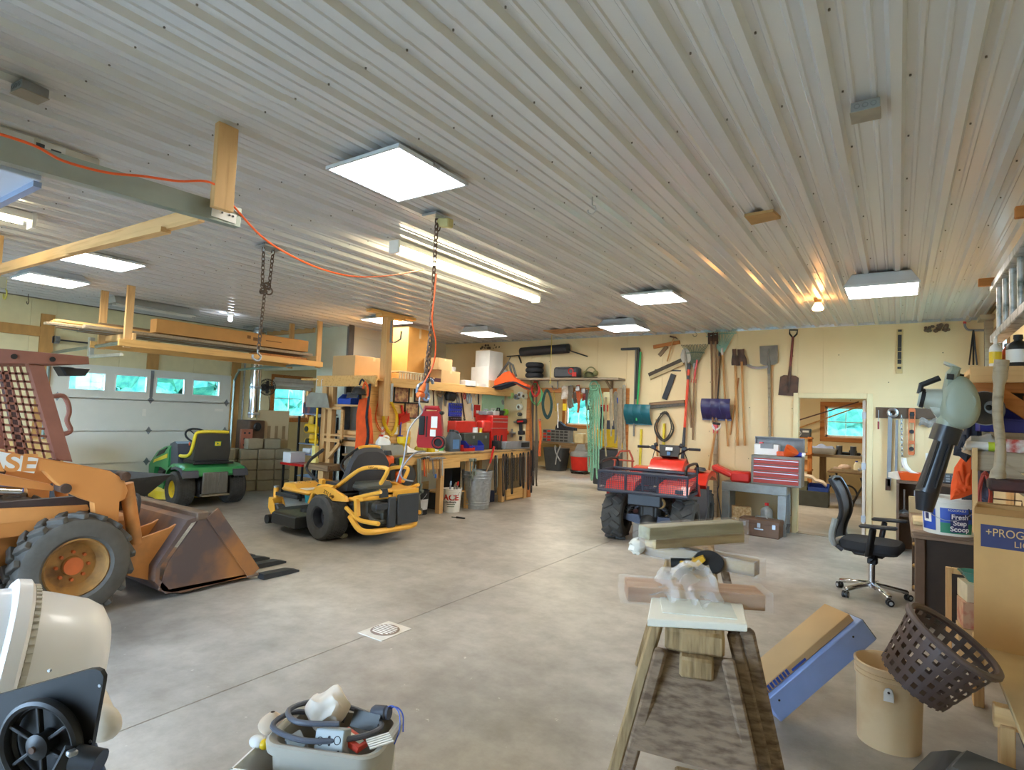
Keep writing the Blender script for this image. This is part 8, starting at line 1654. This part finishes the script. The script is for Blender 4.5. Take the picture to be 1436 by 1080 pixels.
# ------------------------------------------------------------------ cabinet by the far wall right of the doorway
Yc=9.05;x0,x1=aty(1257,680,Yc).x,.75;zc=aty(1280,675,Yc).z
t=thing('low_cabinet','dark brown open cabinet against the far wall right of the doorway','cabinet',((x0+x1)/2,Yc+.25,0));m=MB();m.bx((x0,Yc,zc-.04),(x1,Yc+.5,zc),.004);wpart('top',m,DW_,t);m=MB();m.bx((x0,Yc,0),(x0+.03,Yc+.5,zc-.04));m.bx((x1-.03,Yc,0),(x1,Yc+.5,zc-.04));m.bx((x0+.03,Yc+.02,.48),(x1-.03,Yc+.48,.51));m.bx((x0+.03,Yc+.48,0),(x1-.03,Yc+.5,zc-.04));wpart('carcass',m,DW_,t)
for k,px in enumerate((1268,1283)):x=aty(px,700,Yc+.1).x;m=MB();m.lathe([(0,0),(.09,0),(.09,.015),(.03,.03),(.012,.05),(.012,.3),(0,.3)],14);single('spindle',m,STEEL,'%s upright spindle on the shelf of the dark brown cabinet'%('left','right')[k],'spindle',(x,Yc+.2,.512))
t=thing('tray','orange-red tray with a white handle on the dark brown cabinet','tray',(aty(1283,672,Yc).x,Yc+.18,zc));m=MB();m.loft([rrect(.3,.2,.02,0),rrect(.36,.26,.03,.1),rrect(.34,.24,.03,.1),rrect(.28,.18,.02,.01)]);part('body',m,ORANGE,t);m=MB();m.tube([(-.12,0,.28),(-.1,0,.18),(-.02,-.02,.1),(.14,-.04,.06)],[.03,.028,.02,.012],8,sm=4);part('handle',m,WHITE,t)
m=MB();m.loft([[(x,y*r,.05+z*r)for y,z in((-.05,-.05),(.05,-.05),(.05,.05),(-.05,.05))]for x,r in((-.14,.6),(-.05,1),(.05,.8),(.13,.3))]);single('white_bag',m,mat('bag_white','#ddd2bf',.8),'white bag lying on the left end of the dark brown cabinet','bag',(x0+.05,Yc+.15,zc))
t=thing('keyboard_stack','dark grey device on the right part of the dark brown cabinet','device',(aty(1326,678,Yc).x,Yc+.15,zc));m=MB();m.bx((-.14,-.1,0),(.14,.12,.12),.015);part('body',m,DKGREY,t);m=MB()
for i in range(4):
    for j in range(3):m.bx((-.11+i*.058,-.106,.02+j*.032),(-.07+i*.058,-.099,.04+j*.032))
part('button',m,GREY,t)
# ------------------------------------------------------------------ right wall rack
YR_=5.0;zs_=aty(1395,514,YR_).z;xs_=aty(1362,515,YR_).x
rk2=thing('storage_rack','rough timber rack along the right wall holding bottles and bins','rack',(.7,5.4,0));m=MB();m.bx((xs_,YR_,zs_-.04),(.93,7.6,zs_),.003);m.bx((xs_-.01,YR_-.03,zs_-.11),(.93,YR_,zs_-.0),.004);wpart('shelf',m,PINE,rk2)
z2=aty(1395,531,YR_).z;m=MB();m.bx((xs_-.05,YR_+.1,z2-.09),(.93,YR_+.14,z2),.004);m.bx((xs_+.0,YR_+.3,z2-.16),(.93,YR_+.34,z2-.1));m.bar((.55,YR_+.02,z2-.1),(.92,YR_+.02,z2-.4),.04,.09);wpart('brace',m,ORANGEW,rk2)
z3=aty(1395,606,YR_).z;m=MB();m.bx((aty(1388,606,YR_).x,YR_,z3-.1),(.93,7.0,z3),.004);wpart('shelf',m,GREYW,rk2)
z4=aty(1395,634,4.6).z;x4=aty(1363,634,4.6).x;m=MB();m.bx((x4,4.6,z4-.12),(.93,4.64,z4),.004);m.bx((x4,4.64,z4-.03),(.93,6.6,z4));m.bar((x4+.12,4.6,z4-.1),(.92,4.6,z4-.42),.04,.1);wpart('shelf',m,GREYW,rk2)
m=MB();m.bx((.88,4.6,0),(.93,4.7,zs_));m.bx((.88,7.4,0),(.93,7.5,zs_));m.bx((x4-.0,4.57,z4-.5),(x4+.025,4.6,z4+.02));wpart('upright',m,PINEZ,rk2)
def ons(px,y,Y,z):p=aty(px,y,Y);return V((p.x,Y,z))
bottle('white spray bottle with a yellow label on the top of the timber rack',ons(1396,510,YR_+.1,zs_),.035,.2,WHITEP,WHITEP,labelm=YELLOW,trigger=True)
bottle('green capped bottle behind the yellow labelled spray bottle',ons(1404,510,YR_+.25,zs_),.03,.15,GREEN,GREEN);bottle('orange labelled bottle with a grey cap on the top of the timber rack',ons(1413,510,YR_+.15,zs_),.035,.17,ORANGE,GREY,.5,labelm=mat('lab_orange','#c9632a',.5))
bottle('black bottle with a white label on the top of the timber rack',ons(1428,510,YR_+.1,zs_),.065,.22,BLACK,BLACK,.35,labelm=WHITE)
bin_('dark blue bin on the middle shelf of the timber rack',ons(1410,605,YR_+.2,z3),.3,.3,.17,0,mat('bin_navy','#272c86',.4));can('black and white printed can above the dark blue bin',ons(1420,580,YR_+.35,z3+.18),.07,.2,mat('can_black','#2a2a2a',.4),name='can')
t=thing('lamp_reflector','dark grey clamp lamp reflector hung under the timber rack','lamp',aty(1382,573,YR_-.05));m=MB().at(zto((-.45,-.85,-.1),aty(1386,572,YR_)));m.lathe([(.03,-.1),(.05,-.06),(.1,.02),(.115,.05),(.11,.05),(.045,-.05),(0,-.06)],28,None,False);wpart('reflector',m,mat('reflector_grey','#6f6b66',.4,.6),t);m=MB().at(zto((-.45,-.85,-.1),aty(1386,572,YR_)));m.cyl((0,0,-.2),(0,0,-.08),.03);m.sph((0,0,-.01),.02);wpart('socket',m,BLACK,t)
m=MB();m.grid(lambda u,v:((u-.5)*.2,(v-.5)*.2,.11*sin(pi*u)**.6*sin(pi*v)**.6+.015*sin(11*u)),10,8,.003);single('plastic_bag',m,mat('bag_clear','#b9bcbd',.2,alpha=.8),'clear crumpled plastic bag on the lower shelf of the timber rack','bag',ons(1378,630,4.75,z4))
m=MB();m.cyl((-.07,0,.03),(.04,0,.03),.028,n=12);m.mi(1).cyl((.04,0,.03),(.09,0,.03),.029,n=12);single('marker_tube',m,[WHITE,mat('lime','#7bd03a',.4)],'white and lime green tube on the lower shelf of the timber rack','tube',ons(1374,632,4.66,z4+.0))
carton('small white and red box on the lower shelf of the timber rack',ons(1425,632,4.75,z4),.2,.12,.08,0,mat('box_redwhite','#d8cfc4',.6,0,scale=16,col2='#b8422e'),tape=False)
def jacket(nm,lb,pts,Y,mt,d=.1):t=thing(nm,lb,'jacket',aty(pts[0][0],max(p[1]for p in pts),Y));m=MB();pry(m,Y+d,pts,d,.03);wpart('cloth',m,mt,t);m=MB();P=[aty(x,y,Y-.02)for x,y in pts];c=sum(P,V((0,0,0)))/len(P);[m.tube([p.lerp(c,.35),p.lerp(c,.6)+V((.0,-.004,-.02)),p.lerp(c,.75)+V((.01,0,-.06))],.012,6,sm=3)for p in P[::2]];wpart('fold',m,mt,t)
jacket('orange_jacket','bright orange work jacket hanging beside the desk',[(1348,640),(1362,632),(1366,660),(1366,690),(1356,694),(1345,698),(1332,700),(1333,680),(1338,655)],5.5,ORANGEC)
jacket('dark_jacket','black jacket hanging over the orange one',[(1360,585),(1374,580),(1376,615),(1364,636),(1354,648),(1345,640),(1336,638),(1338,625),(1350,605)],5.35,BLACKC,.08)
jacket('grey_jacket','slate grey jacket hanging right of the orange one',[(1372,640),(1385,645),(1392,690),(1390,716),(1376,716),(1368,690)],5.7,mat('cloth_slate','#54566a',.95,var=.2))
jacket('dark_trousers','dark trousers hanging under the orange jacket',[(1347,690),(1372,690),(1374,740),(1362,745),(1350,720)],5.8,mat('cloth_dark','#34363c',.95,var=.2))
t_coil('y',5.25,(1381,660),(1380,730),'red cord hanging in front of the slate grey jacket',mat('cord_red','#b04434',.5),w=.07,n=5,r=.006)
Yb_=4.5;LB=mat('blower_sage','#9aa391',.4,var=.04);t=thing('leaf_blower','sage green leaf blower with a long black tube hung from the timber rack','leaf blower',aty(1290,722,Yb_));bl=wm(t)
P=lambda x,y,dy=0:aty(x,y,Yb_+dy)
m=MB();m.cyl(P(1300,690),P(1326,612),.062,.052,20);m.cyl(P(1296,716),P(1300,690),.045,.064,20);m.cyl(P(1322,620),P(1330,598),.076,.076,20)
for s in(-.03,.03):m.bar(P(1303,684,-.062)+V((s,0,0)),P(1326,616,-.056)+V((s,0,0)),.008,.01)
wpart('tube',m,mat('tube_black','#25272d',.3),t)
m=MB();c=P(1345,565);m.cyl(P(1330,602),P(1340,565),.068,.08,20);m.at(TR(c)).loft([[(.1*s*cos(2*pi*k/28)*(1-.15*sin(2*pi*k/28)),d,.165*s*sin(2*pi*k/28))for k in range(28)]for s,d in((.6,-.1),(.85,-.085),(1,-.05),(1,.1),(.85,.13))]);m.tor((0,-.09,0),.07,.008,rot(pi/2,0,0),28,6);m.at(MX.Identity(4));pry(m,Yb_+.05,[(1321,545),(1326,523),(1334,515),(1345,518),(1343,540),(1335,562),(1320,563)],.12,.02);wpart('housing',m,LB,t)
m=MB();m.cyl(P(1288,557),P(1322,562),.055,.075,18);m.cyl(P(1308,578),P(1326,570),.05,.06,16);m.cyl(P(1334,515),P(1336,512),.045,.05,16);wpart('motor',m,mat('blower_light','#aeb4a8',.4),t)
m=MB();m.tube([P(1290,552,-.03),P(1292,540,-.03),P(1318,530,-.03)],.018,8);m.cyl(P(1291,558),P(1297,559),.062,n=18);wpart('handle',m,BLACK,t);m=MB();pry(m,Yb_-.075,[(1328,524),(1338,525),(1337,533),(1327,532)],.01,.003);m.at(MX.Identity(4));pry(m,Yb_+.12,[(1357,555),(1360,557),(1352,585),(1349,583)],.16,.003);m.cyl(P(1344,525),P(1352,527),.008,n=6);wpart('vent',m,BLACK,t)
t=thing('sledge_axe','old axe with a grey worn handle and dark red head at the right edge','axe',aty(1402,690,3.6));m=MB();m.tube([aty(x,y,3.6)for x,y in((1405,505),(1401,540),(1399,580),(1403,620),(1402,650),(1398,672))],[.03,.022,.021,.021,.023,.032],10,sm=4);wpart('handle',m,GREYW,t);m=MB();m.bx((aty(1385,680,3.6).x,3.56,aty(1390,688,3.6).z),(.9,3.66,aty(1390,670,3.6).z),.012);wpart('head',m,mat('head_maroon','#4a2724',.5,.3,col2='#2b2422',scale=8),t)
t=thing('ladder','paint spattered aluminium ladder stored on edge high on the right wall','ladder',(.72,6.2,2.4));p,q=atx(1400,470,.62),atx(1436,444,.62);LAD=mat('ladder_alu','#b5b8ba',.4,.5,0,14,col2='#5c6663',amount=.4);zl0=(p.z+q.z)/2;m=MB();m.bx((.58,3.5,zl0-.03),(.66,p.y+.1,zl0+.03),.006);wpart('rail',m,LAD,t);m=MB();m.bx((.58,3.5,zl0+.36),(.66,p.y+.1,zl0+.42),.006);wpart('rail',m,LAD,t)
for k in range(9):y=p.y-.1-k*.3;m=MB();m.cyl((.62,y,zl0+.03),(.62,y,zl0+.36),.022,n=12);wpart('rung',m,LAD,t)
for k,(px,py,Yq)in enumerate(((1372,396,5.6),(1424,297,3.9))):a=aty(px,py,Yq);m=MB();m.bx((a.x,Yq,a.z-.03),(.94,Yq+.04,a.z+.03),.003);m.bar((a.x+.18,Yq+.02,a.z-.03),(.93,Yq+.02,a.z-.25),.04,.05);m.v=[v-a for v in m.v];single('wall_bracket',m,ORANGEW,('wooden bracket arm over the ladder near the far end of the right wall','wooden bracket arm on the right wall at the frame edge')[k],'bracket',a)
m=MB();m.bx((.86,8.9,1.2),(.94,9.0,3.0));m.bx((.8,8.75,2.95),(.94,9.05,3.0));m.v=[v-V((.9,8.9,1.2))for v in m.v];single('stud_post',m,GREYW,'grey timber stud standing out from the right wall by the corner','post',(.9,8.9,1.2))
# ------------------------------------------------------------------ weathered sawhorse and what lies on it
SHZ=.76;o_=atz(974,884,SHZ);fw=_ray(974,884);fw.z=0;fw.normalize();az=math.atan2(fw.y,fw.x)
WW=mat('weathered_wood','#86705a',.85,0,scale=4.5,bump=.6,stretch=(1.2,3,12),col2='#5e4a38',amount=.45);WL=mat('weathered_light','#a68a62',.85,0,scale=3,bump=.5,stretch=(3,12,1.5),col2='#77603f',amount=.45)
sw=thing('sawhorse','old weathered wooden sawhorse in the foreground under the white foam tray','sawhorse',(o_.x,o_.y,0),az)
m=MB();m.bx((-.02,-.115,SHZ-.09),(1.9,.115,SHZ),.012);part('beam',m,WL,sw)
m=MB();m.bx((-.06,-.075,SHZ-.17),(.1,.055,SHZ-.09),.01);part('spacer',m,WL,sw)
m=MB();b0,t0=.28,.135;m.loft([[(-.01,-t0,SHZ-.1),(-.01,t0,SHZ-.1),(.03,t0,SHZ-.1),(.03,-t0,SHZ-.1)],[(-.13,-b0*.7,.42),(-.13,b0*.7,.42),(-.09,b0*.7,.42),(-.09,-b0*.7,.42)],[(-.17,-b0*.82,.31),(-.17,b0*.78,.34),(-.13,b0*.78,.34),(-.13,-b0*.82,.31)]]);part('end_board',m,WW,sw)
m=MB();m.bx((-.18,-.12,.06),(-.14,.06,.3),.008);part('lower_block',m,WL,sw)
for sy in(1,-1):
    for x in(.05,1.55):
        m=MB();m.bar((x+.05,sy*.15,SHZ-.02),(x-.12,sy*.34,0),.1,.05,(0,1,0),.01);part('leg',m,WL if sy>0 else WW,sw)
    m=MB();m.bar((-.03,sy*.125,SHZ-.08),(-.2,sy*.27,.1),.05,.05,(0,1,0),.01);part('edge_batten',m,WW,sw)
m=MB();m.bar((.1,-.2,SHZ-.0),(-.02,-.37,.0),.09,.06,(0,1,0),.012);m.bar((.12,-.15,SHZ+.02),(.05,-.22,SHZ-.4),.07,.05,(0,1,0),.01);part('side_rail',m,WW,sw)
def onsaw(x,y,z):return atz(x,y,z)
Z1=SHZ+.002;c=[onsaw(x,y,Z1+.03)for x,y in((908,868),(1048,876),(1040,840),(915,830))];q=sum(c,V((0,0,0)))/4
t=thing('foam_tray','white foam tray with thin sheets lying on the near end of the sawhorse','tray',(q.x,q.y,Z1));m=MB();P=[(v.x-q.x,v.y-q.y)for v in c];m.prism(P,.03,None,.004);part('tray',m,mat('foam_white','#efeee2',.6,var=.02),t);m=MB();m.prism([(p[0]*.8,p[1]*.6)for p in P],.004,TR(0,0,.03));part('sheet',m,mat('film_pale','#dfe4da',.25),t)
FILM=mat('film','#f2f0ec',.14,0,.03,alpha=.12,spec=1.);FILML=mat('film_loose','#f2f2f0',.2,0,.03,alpha=.3,spec=1.)
m=MB();A=[onsaw(x,y,Z1+.04)for x,y in((925,846),(990,862),(1012,838),(1000,806),(960,812),(935,830))];q=onsaw(962,846,Z1);m.grid(lambda u,v:(q.x+(u-.5)*.3+.03*sin(9*v+4*u),q.y+(v-.45)*.3+.02*sin(11*u),Z1+.04+.13*sin(pi*min(1,u*1.05))**.8*sin(pi*v*.75)+.03*abs(sin(9*u+7*v))-.02*abs(sin(15*u-11*v))),26,18,.0);single('plastic_film',m,FILML,'clear crumpled plastic film lying over the foam tray and wrapped plank','plastic film')
def lumber(nm,lb,a,b,z,w,h,mt,film=True,flare=False):
    p,r=onsaw(*a,z),onsaw(*b,z);d=r-p;L=d.length;t=thing(nm,lb,'lumber',(p+r)/2,math.atan2(d.y,d.x));m=MB();m.bx((-L/2,-w/2,-h),(L/2,w/2,0),.004);part('board',m,mt,t)
    if film:
        m=MB();e=.006;n=26;rg=[];rn=random.Random(len(lb))
        for k in range(n+1):
            x=-L/2-.03+(L+.06)*k/n;j=lambda:rn.uniform(0,.006);rg.append([(x,-w/2-e-j(),-h-e),(x,w/2+e+j(),-h-e),(x,w/2+e+j(),e+j()),(x,0,e+j()),(x,-w/2-e-j(),e+j())])
        m.loft(rg);part('wrap',m,FILM,t,None,15)
    return t
PT=SHZ+.075
lumber('wrapped_plank','reddish plank in clear wrap lying across the sawhorse behind the foam tray',(878,815),(1066,828),PT,.16,.07,mat('plank_red','#9a6a48',.5,0,scale=3,stretch=(1,8,8),col2='#b08a68'))
BT_=mat('board_bundle','#8b7d6e',.5,0,scale=2,stretch=(1,10,10),col2='#b9a076',amount=.5);BP=mat('board_pale','#c9b68c',.6,0,scale=3,stretch=(1,9,9),col2='#9d8a68',amount=.4)
lumber('board_bundle','film wrapped board bundle slanting down to the right, nearest of the three',(900,757),(1062,787),SHZ+.085,.09,.08,BT_)
lumber('board_bundle','film wrapped board bundle with a tan top, middle one of the three',(912,750),(1036,742),SHZ+.165,.1,.075,BP)
lumber('board_bundle','film wrapped grey-green board bundle, farthest and topmost of the three',(903,738),(1034,730),SHZ+.24,.1,.07,mat('board_greygreen','#a9a58a',.5,0,scale=3,stretch=(1,9,9),col2='#8d8a70'))
q=onsaw(900,760,SHZ+.09);m=MB();m.sph((0,0,0),(.05,.04,.05),12,8);m.v=[v+V((random.uniform(-.008,.008),)*3)for v in m.v];single('film_bunch',m,mat('film_bunch','#e4e0d2',.3,alpha=.85),'bunched end of clear wrap at the left of the board bundles','plastic wrap',q+V((-.03,0,-.03)))
q=onsaw(975,797,SHZ+.01);t=thing('power_saw','yellow and black saw lying between the wrapped plank and the board bundles','power saw',(q.x,q.y,SHZ),az-pi/2);t.scale=(.78,.78,.62);m=MB();m.lathe([(0,-.03),(.1,-.03),(.11,0),(.1,.03),(0,.03)],28,TR(.09,.02,.075)@rot(pi/2-.5,0,0));m.cyl((-.17,0,.04),(-.02,0,.05),.045,.05,16);part('guard',m,BLACK,t);m=MB();m.loft([[(x,y,z)for x,z in((-.1,.02),(-.02,.1),(.05,.14),(.07,.11),(.02,.05))]for y in(-.05,.05)]);m.box((-.08,0,.05),(.06,.1,.06),None,.01);part('body',m,mat('saw_yellow','#d9a52a',.4),t)
# ------------------------------------------------------------------ tan barrel, blue panel, basket, cartons at the right
q=atz(1246,1040,0);t=bucket('tan stained plastic barrel on the floor under the brown basket',(q.x,q.y,0),.14,.15,.40,mat('barrel_tan','#e4c79c',.5,0,scale=2.5,col2='#c99a62',amount=.36),handle=False);an=math.atan2(-q.y,-q.x)
m=MB();M=rot(0,0,an)@TR(.157,0,.3)@rot(0,pi/2,0);m.at(M).prism([(x,y)for x,y in((-.0,-.022),(.04,-.022),(.04,.022),(0,.022),(-.02,.014),(-.026,0),(-.02,-.014))],.008,None,.002);part('handle_ear',m,WHITEP,t);m=MB();m.at(M).cyl((-.004,0,.008),(-.004,0,.01),.006,n=8);part('hole',m,BLACK,t)
q0=atz(1098,1015,0);q1=atz(1240,935,.0)
A=atz(1095,1012,.02);Lp=.7
t=thing('sheet_metal_housing','light blue sheet metal housing leaning up from the floor beside the sawhorse','panel',A);dirx=V((_r.x,_r.y,0)).normalized();diry=V((-dirx.y,dirx.x,0));Mx=frame((0,0,0),dirx*.80+V((0,0,.62))+diry*.1,diry)
m=MB().at(Mx);m.bx((0,0,-.005),(Lp,.16,.13),.004);part('housing',m,LBLUE,t);m=MB().at(Mx);m.bx((Lp,.003,.0),(Lp+.004,.157,.125));part('end_plate',m,mat('plate_grey','#6d737a',.5,.5),t);m=MB().at(Mx)
for x in(.06,.6):m.cyl((x,-.002,.09),(x,.001,.09),.006,n=8)
part('hole',m,BLACK,t)
t=thing('flat_carton','flat brown carton with blue print lying on the light blue housing','box',A+Mx@V((-.02,.03,.133)));m=MB().at(Mx);m.bx((.02,0,0),(.69,.22,.045),.003);part('body',m,CARD,t);m=MB().at(Mx)
for k in range(9):m.bx((.03+k*.022,-.001,.006),(.045+k*.022,0,.038))
m.bx((.24,-.001,.006),(.34,0,.02));part('print',m,mat('print_blue','#3550a0',.6),t)
cb=aty(1322,925,3.35);axv=(V((-.02,-.40,.0))+V((0,0,.72))+_r*.5).normalized()
rim_c=dp(1336,897,2.66);t=thing('laundry_basket','dark brown woven plastic basket tipped on its side above the tan barrel','basket',rim_c);ax_b=(-_r*.42-_u*.75+_f*.25).normalized();M=zto(ax_b);BK=mat('basket_brown','#54443f',.5,var=.08)
R0b,R1b,Hb=.245,.19,.27
def bp_(a,h):R=R0b+(R1b-R0b)*h/Hb;return(R*cos(a)*1.0,R*sin(a)*.8,h)
m=MB().at(M);m.tube([bp_(2*pi*k/48,0)for k in range(48)],.017,8,closed=True);part('rim',m,BK,t)
m=MB().at(M)
for j in range(1,6):h=Hb*j/5.3;m.loft([[bp_(2*pi*k/56,h+dz)for k in range(56)]for dz in(-.013,.013)],True,False)
part('band',m,BK,t);m=MB().at(M)
for k in range(25):a=2*pi*k/25;m.loft([[V(bp_(a+da,Hb*q/5))*(1.012 if q%2 else.99)for da in(-.062,.062)]for q in range(6)],False,False)
part('slat',m,BK,t);m=MB().at(M);m.lathe([(R1b*.98,Hb),(0,Hb)],40,MX.Diagonal((1,.8,1,1)),False);part('bottom',m,BK,t)
LBZ=.44;a=atz(1385,905,LBZ);b=atz(1412,1000,LBZ);lb_=thing('low_bench','low plywood bench on timber legs along the right side','bench',(.65,3.8,0));xl=.40
m=MB();m.bx((xl,3.0,LBZ-.025),(.93,4.55,LBZ),.003);wpart('top',m,mat('plywood','#b79b6c',.7,var=.1,scale=3),lb_);m=MB();m.bx((xl-.05,3.35,LBZ-.12),(.9,3.41,LBZ-.03),.004);m.bx((xl-.03,4.45,LBZ-.11),(.9,4.5,LBZ-.03),.004);wpart('rail',m,PINE,lb_)
for y in(3.33,4.42):
    for x in(xl-.03,.85):m=MB();m.bx((x,y,0),(x+.05,y+.1,LBZ-.1),.004);wpart('leg',m,PINEZ,lb_)
m=MB();m.bx((-.15,-.2,0),(.2,.25,.34),.02);single('dark_bin',m,mat('bin_navyblack','#23263a',.5),'navy black bin under the low plywood bench','bin',(.68,3.9,0))
q=V((.60,4.25,LBZ));t=carton('tall open brown carton with a dark blue printed band on the low plywood bench',(q.x-.035,q.y,q.z),.40,.34,.74,R_(-7),mat('carton_progress','#c0955c',.8,var=.05),True,False);m=MB();m.bx((-.17,-.172,.54),(.2,-.17,.66));part('printed_band',m,mat('band_navy','#2c2f58',.6),t)
text('lettering','+PROGRESSO',.06,mat('letter_tan','#cda46c',.7),t,frame((.0,-.1735,.62),(1,0,0),(0,0,1)),.0005,.82);text('lettering','LIGHT',.045,mat('letter_tan','#cda46c',.7),t,frame((.03,-.1735,.57),(1,0,0),(0,0,1)),.0005,1)
m=MB()
for k,(y,rz,z)in enumerate(((-.17,.5,.74),(.17,-.4,.74))):m.box((0,y-(.03 if k==0 else-.03),.735),(.39,.06,.004),(rz,0,0))
part('flap',m,CARDD,t)
m=MB();W_,H_=.16,.62
for p,r in(((0,-.02,0),(.035,.02,H_)),((W_-.035,-.02,0),(W_,.02,H_)),((.035,-.02,H_-.04),(W_-.035,.02,H_)),((.035,-.02,.1),(W_-.035,.02,.13))):m.bx(p,r,.003)
q=aty(1326,870,5.3);single('pine_frame',m,PINEZ,'narrow pine frame standing on the floor before the desk','frame',(q.x,5.3,0))
for k,(z,w,mt,lb)in enumerate(((0,.2,CARD,'lowest small carton in the stack between desk and tall carton'),(.26,.17,mat('carton_redprint','#c9a080',.7,0,scale=12,col2='#b04a3a',amount=.4),'red printed small carton second in the stack by the desk'),(.44,.15,mat('carton_cream','#d8c8a8',.7),'cream small carton on top of the stack by the desk'))):carton(lb,(aty(1352,850,5.2).x+.06,5.2,z+.0),w,.2,(.255,.175,.12)[k],.1*k,mt,tape=False)
m=MB();m.lathe([(0,0),(.04,0),(.09,.06),(.1,.07),(.09,.07),(.03,.01)],20,None,False);single('glass_bowl',m,mat('glass_teal','#5fb0a4',.1,trans=.5),'teal glass bowl on the small carton stack by the desk','bowl',(aty(1352,800,5.2).x+.06,5.2,.562))
q=atz(1335,1072,.3);t=thing('tool_tote','black moulded plastic box in the lower right corner of the view','plastic box',(.27,2.75,0),R_(-18));m=MB();m.loft([rrect(.42,.4,.05,0),rrect(.46,.44,.05,.26),rrect(.44,.42,.05,.3),rrect(.3,.28,.05,.36)]);m.bx((-.1,-.12,.34),(.12,.1,.4),.02);part('body',m,mat('moulded_black','#2d2f2f',.5,var=.1),t);m=MB();m.tube([(-.18,-.2,.27),(-.08,-.22,.31),(.1,-.22,.31),(.2,-.2,.27)],.02,8,sm=3);part('lip',m,mat('moulded_black','#2d2f2f',.5),t)
q=atz(640,727,0);m=MB();m.cyl((0,0,.015),(.14,.03,.015),.016,.012,10);m.cyl((-.08,-.015,.012),(0,0,.014),.006,n=8);single('hand_tool',m,BLACK,'small black handled tool lying on the floor before the white bucket','hand tool',q)
# ------------------------------------------------------------------ light
w=bpy.data.worlds.new('sky');SC.world=w;w.use_nodes=True
bg=w.node_tree.nodes['Background'];bg.inputs[0].default_value=(.5,.72,1.0,1);bg.inputs[1].default_value=14
SC.view_settings.view_transform='Standard';SC.view_settings.look='None';SC.view_settings.gamma=1;SC.view_settings.use_curve_mapping=False
SC.view_settings.exposure=0.85
# ------------------------------------------------------------------ legs, latches and the like become one object each
def split_parts(o):
    me=o.data;n=len(me.vertices);g=list(range(n))
    def find(a):
        while g[a]!=a:g[a]=g[g[a]];a=g[a]
        return a
    for e in me.edges:g[find(e.vertices[0])]=find(e.vertices[1])
    bb={}
    for v in me.vertices:
        r=find(v.index);b=bb.setdefault(r,[list(v.co),list(v.co)])
        for i in range(3):b[0][i]=min(b[0][i],v.co[i]);b[1][i]=max(b[1][i],v.co[i])
    ks=list(bb);cl={k:k for k in ks}
    def root(k):
        while cl[k]!=k:k=cl[k]
        return k
    for i,a in enumerate(ks):
        for b in ks[:i]:
            if all(bb[a][0][t]<=bb[b][1][t]+.003 and bb[b][0][t]<=bb[a][1][t]+.003 for t in range(3)):cl[root(a)]=root(b)
    rs=sorted({root(k)for k in ks})
    if not 2<=len(rs)<=8:return
    name=o.name.split('.')[0];V0=[tuple(v.co)for v in me.vertices];own=[root(find(i))for i in range(n)];datas=[]
    for r in rs:
        ix={};fs=[];mi=[]
        for p in me.polygons:
            if own[p.vertices[0]]==r:fs.append([ix.setdefault(i,len(ix))for i in p.vertices]);mi.append(p.material_index)
        d=bpy.data.meshes.new(name);d.from_pydata([V0[i]for i in ix],[],fs)
        for mt in me.materials:d.materials.append(mt)
        d.polygons.foreach_set('material_index',mi);d.polygons.foreach_set('use_smooth',[True]*len(fs));d.set_sharp_from_angle(angle=R_(38));datas.append(d)
    o.data=datas[0]
    for d in datas[1:]:
        c=bpy.data.objects.new(name,d);COL.objects.link(c);c.parent=o.parent;c.matrix_basis=o.matrix_basis.copy()
for o in[o for o in COL.objects if o.type=='MESH' and o.parent and o.name.split('.')[0]in('leg','latch','end_cap','collar','brace','flap','rail','motor','vent','post','upright','bracket','shelf','crosspiece','button','handle_slot','back_support','foot_well','drawer_trim','spindle_cover','cable_drum','torsion_spring','rear_guard','suspension_arm','console')]:split_parts(o)
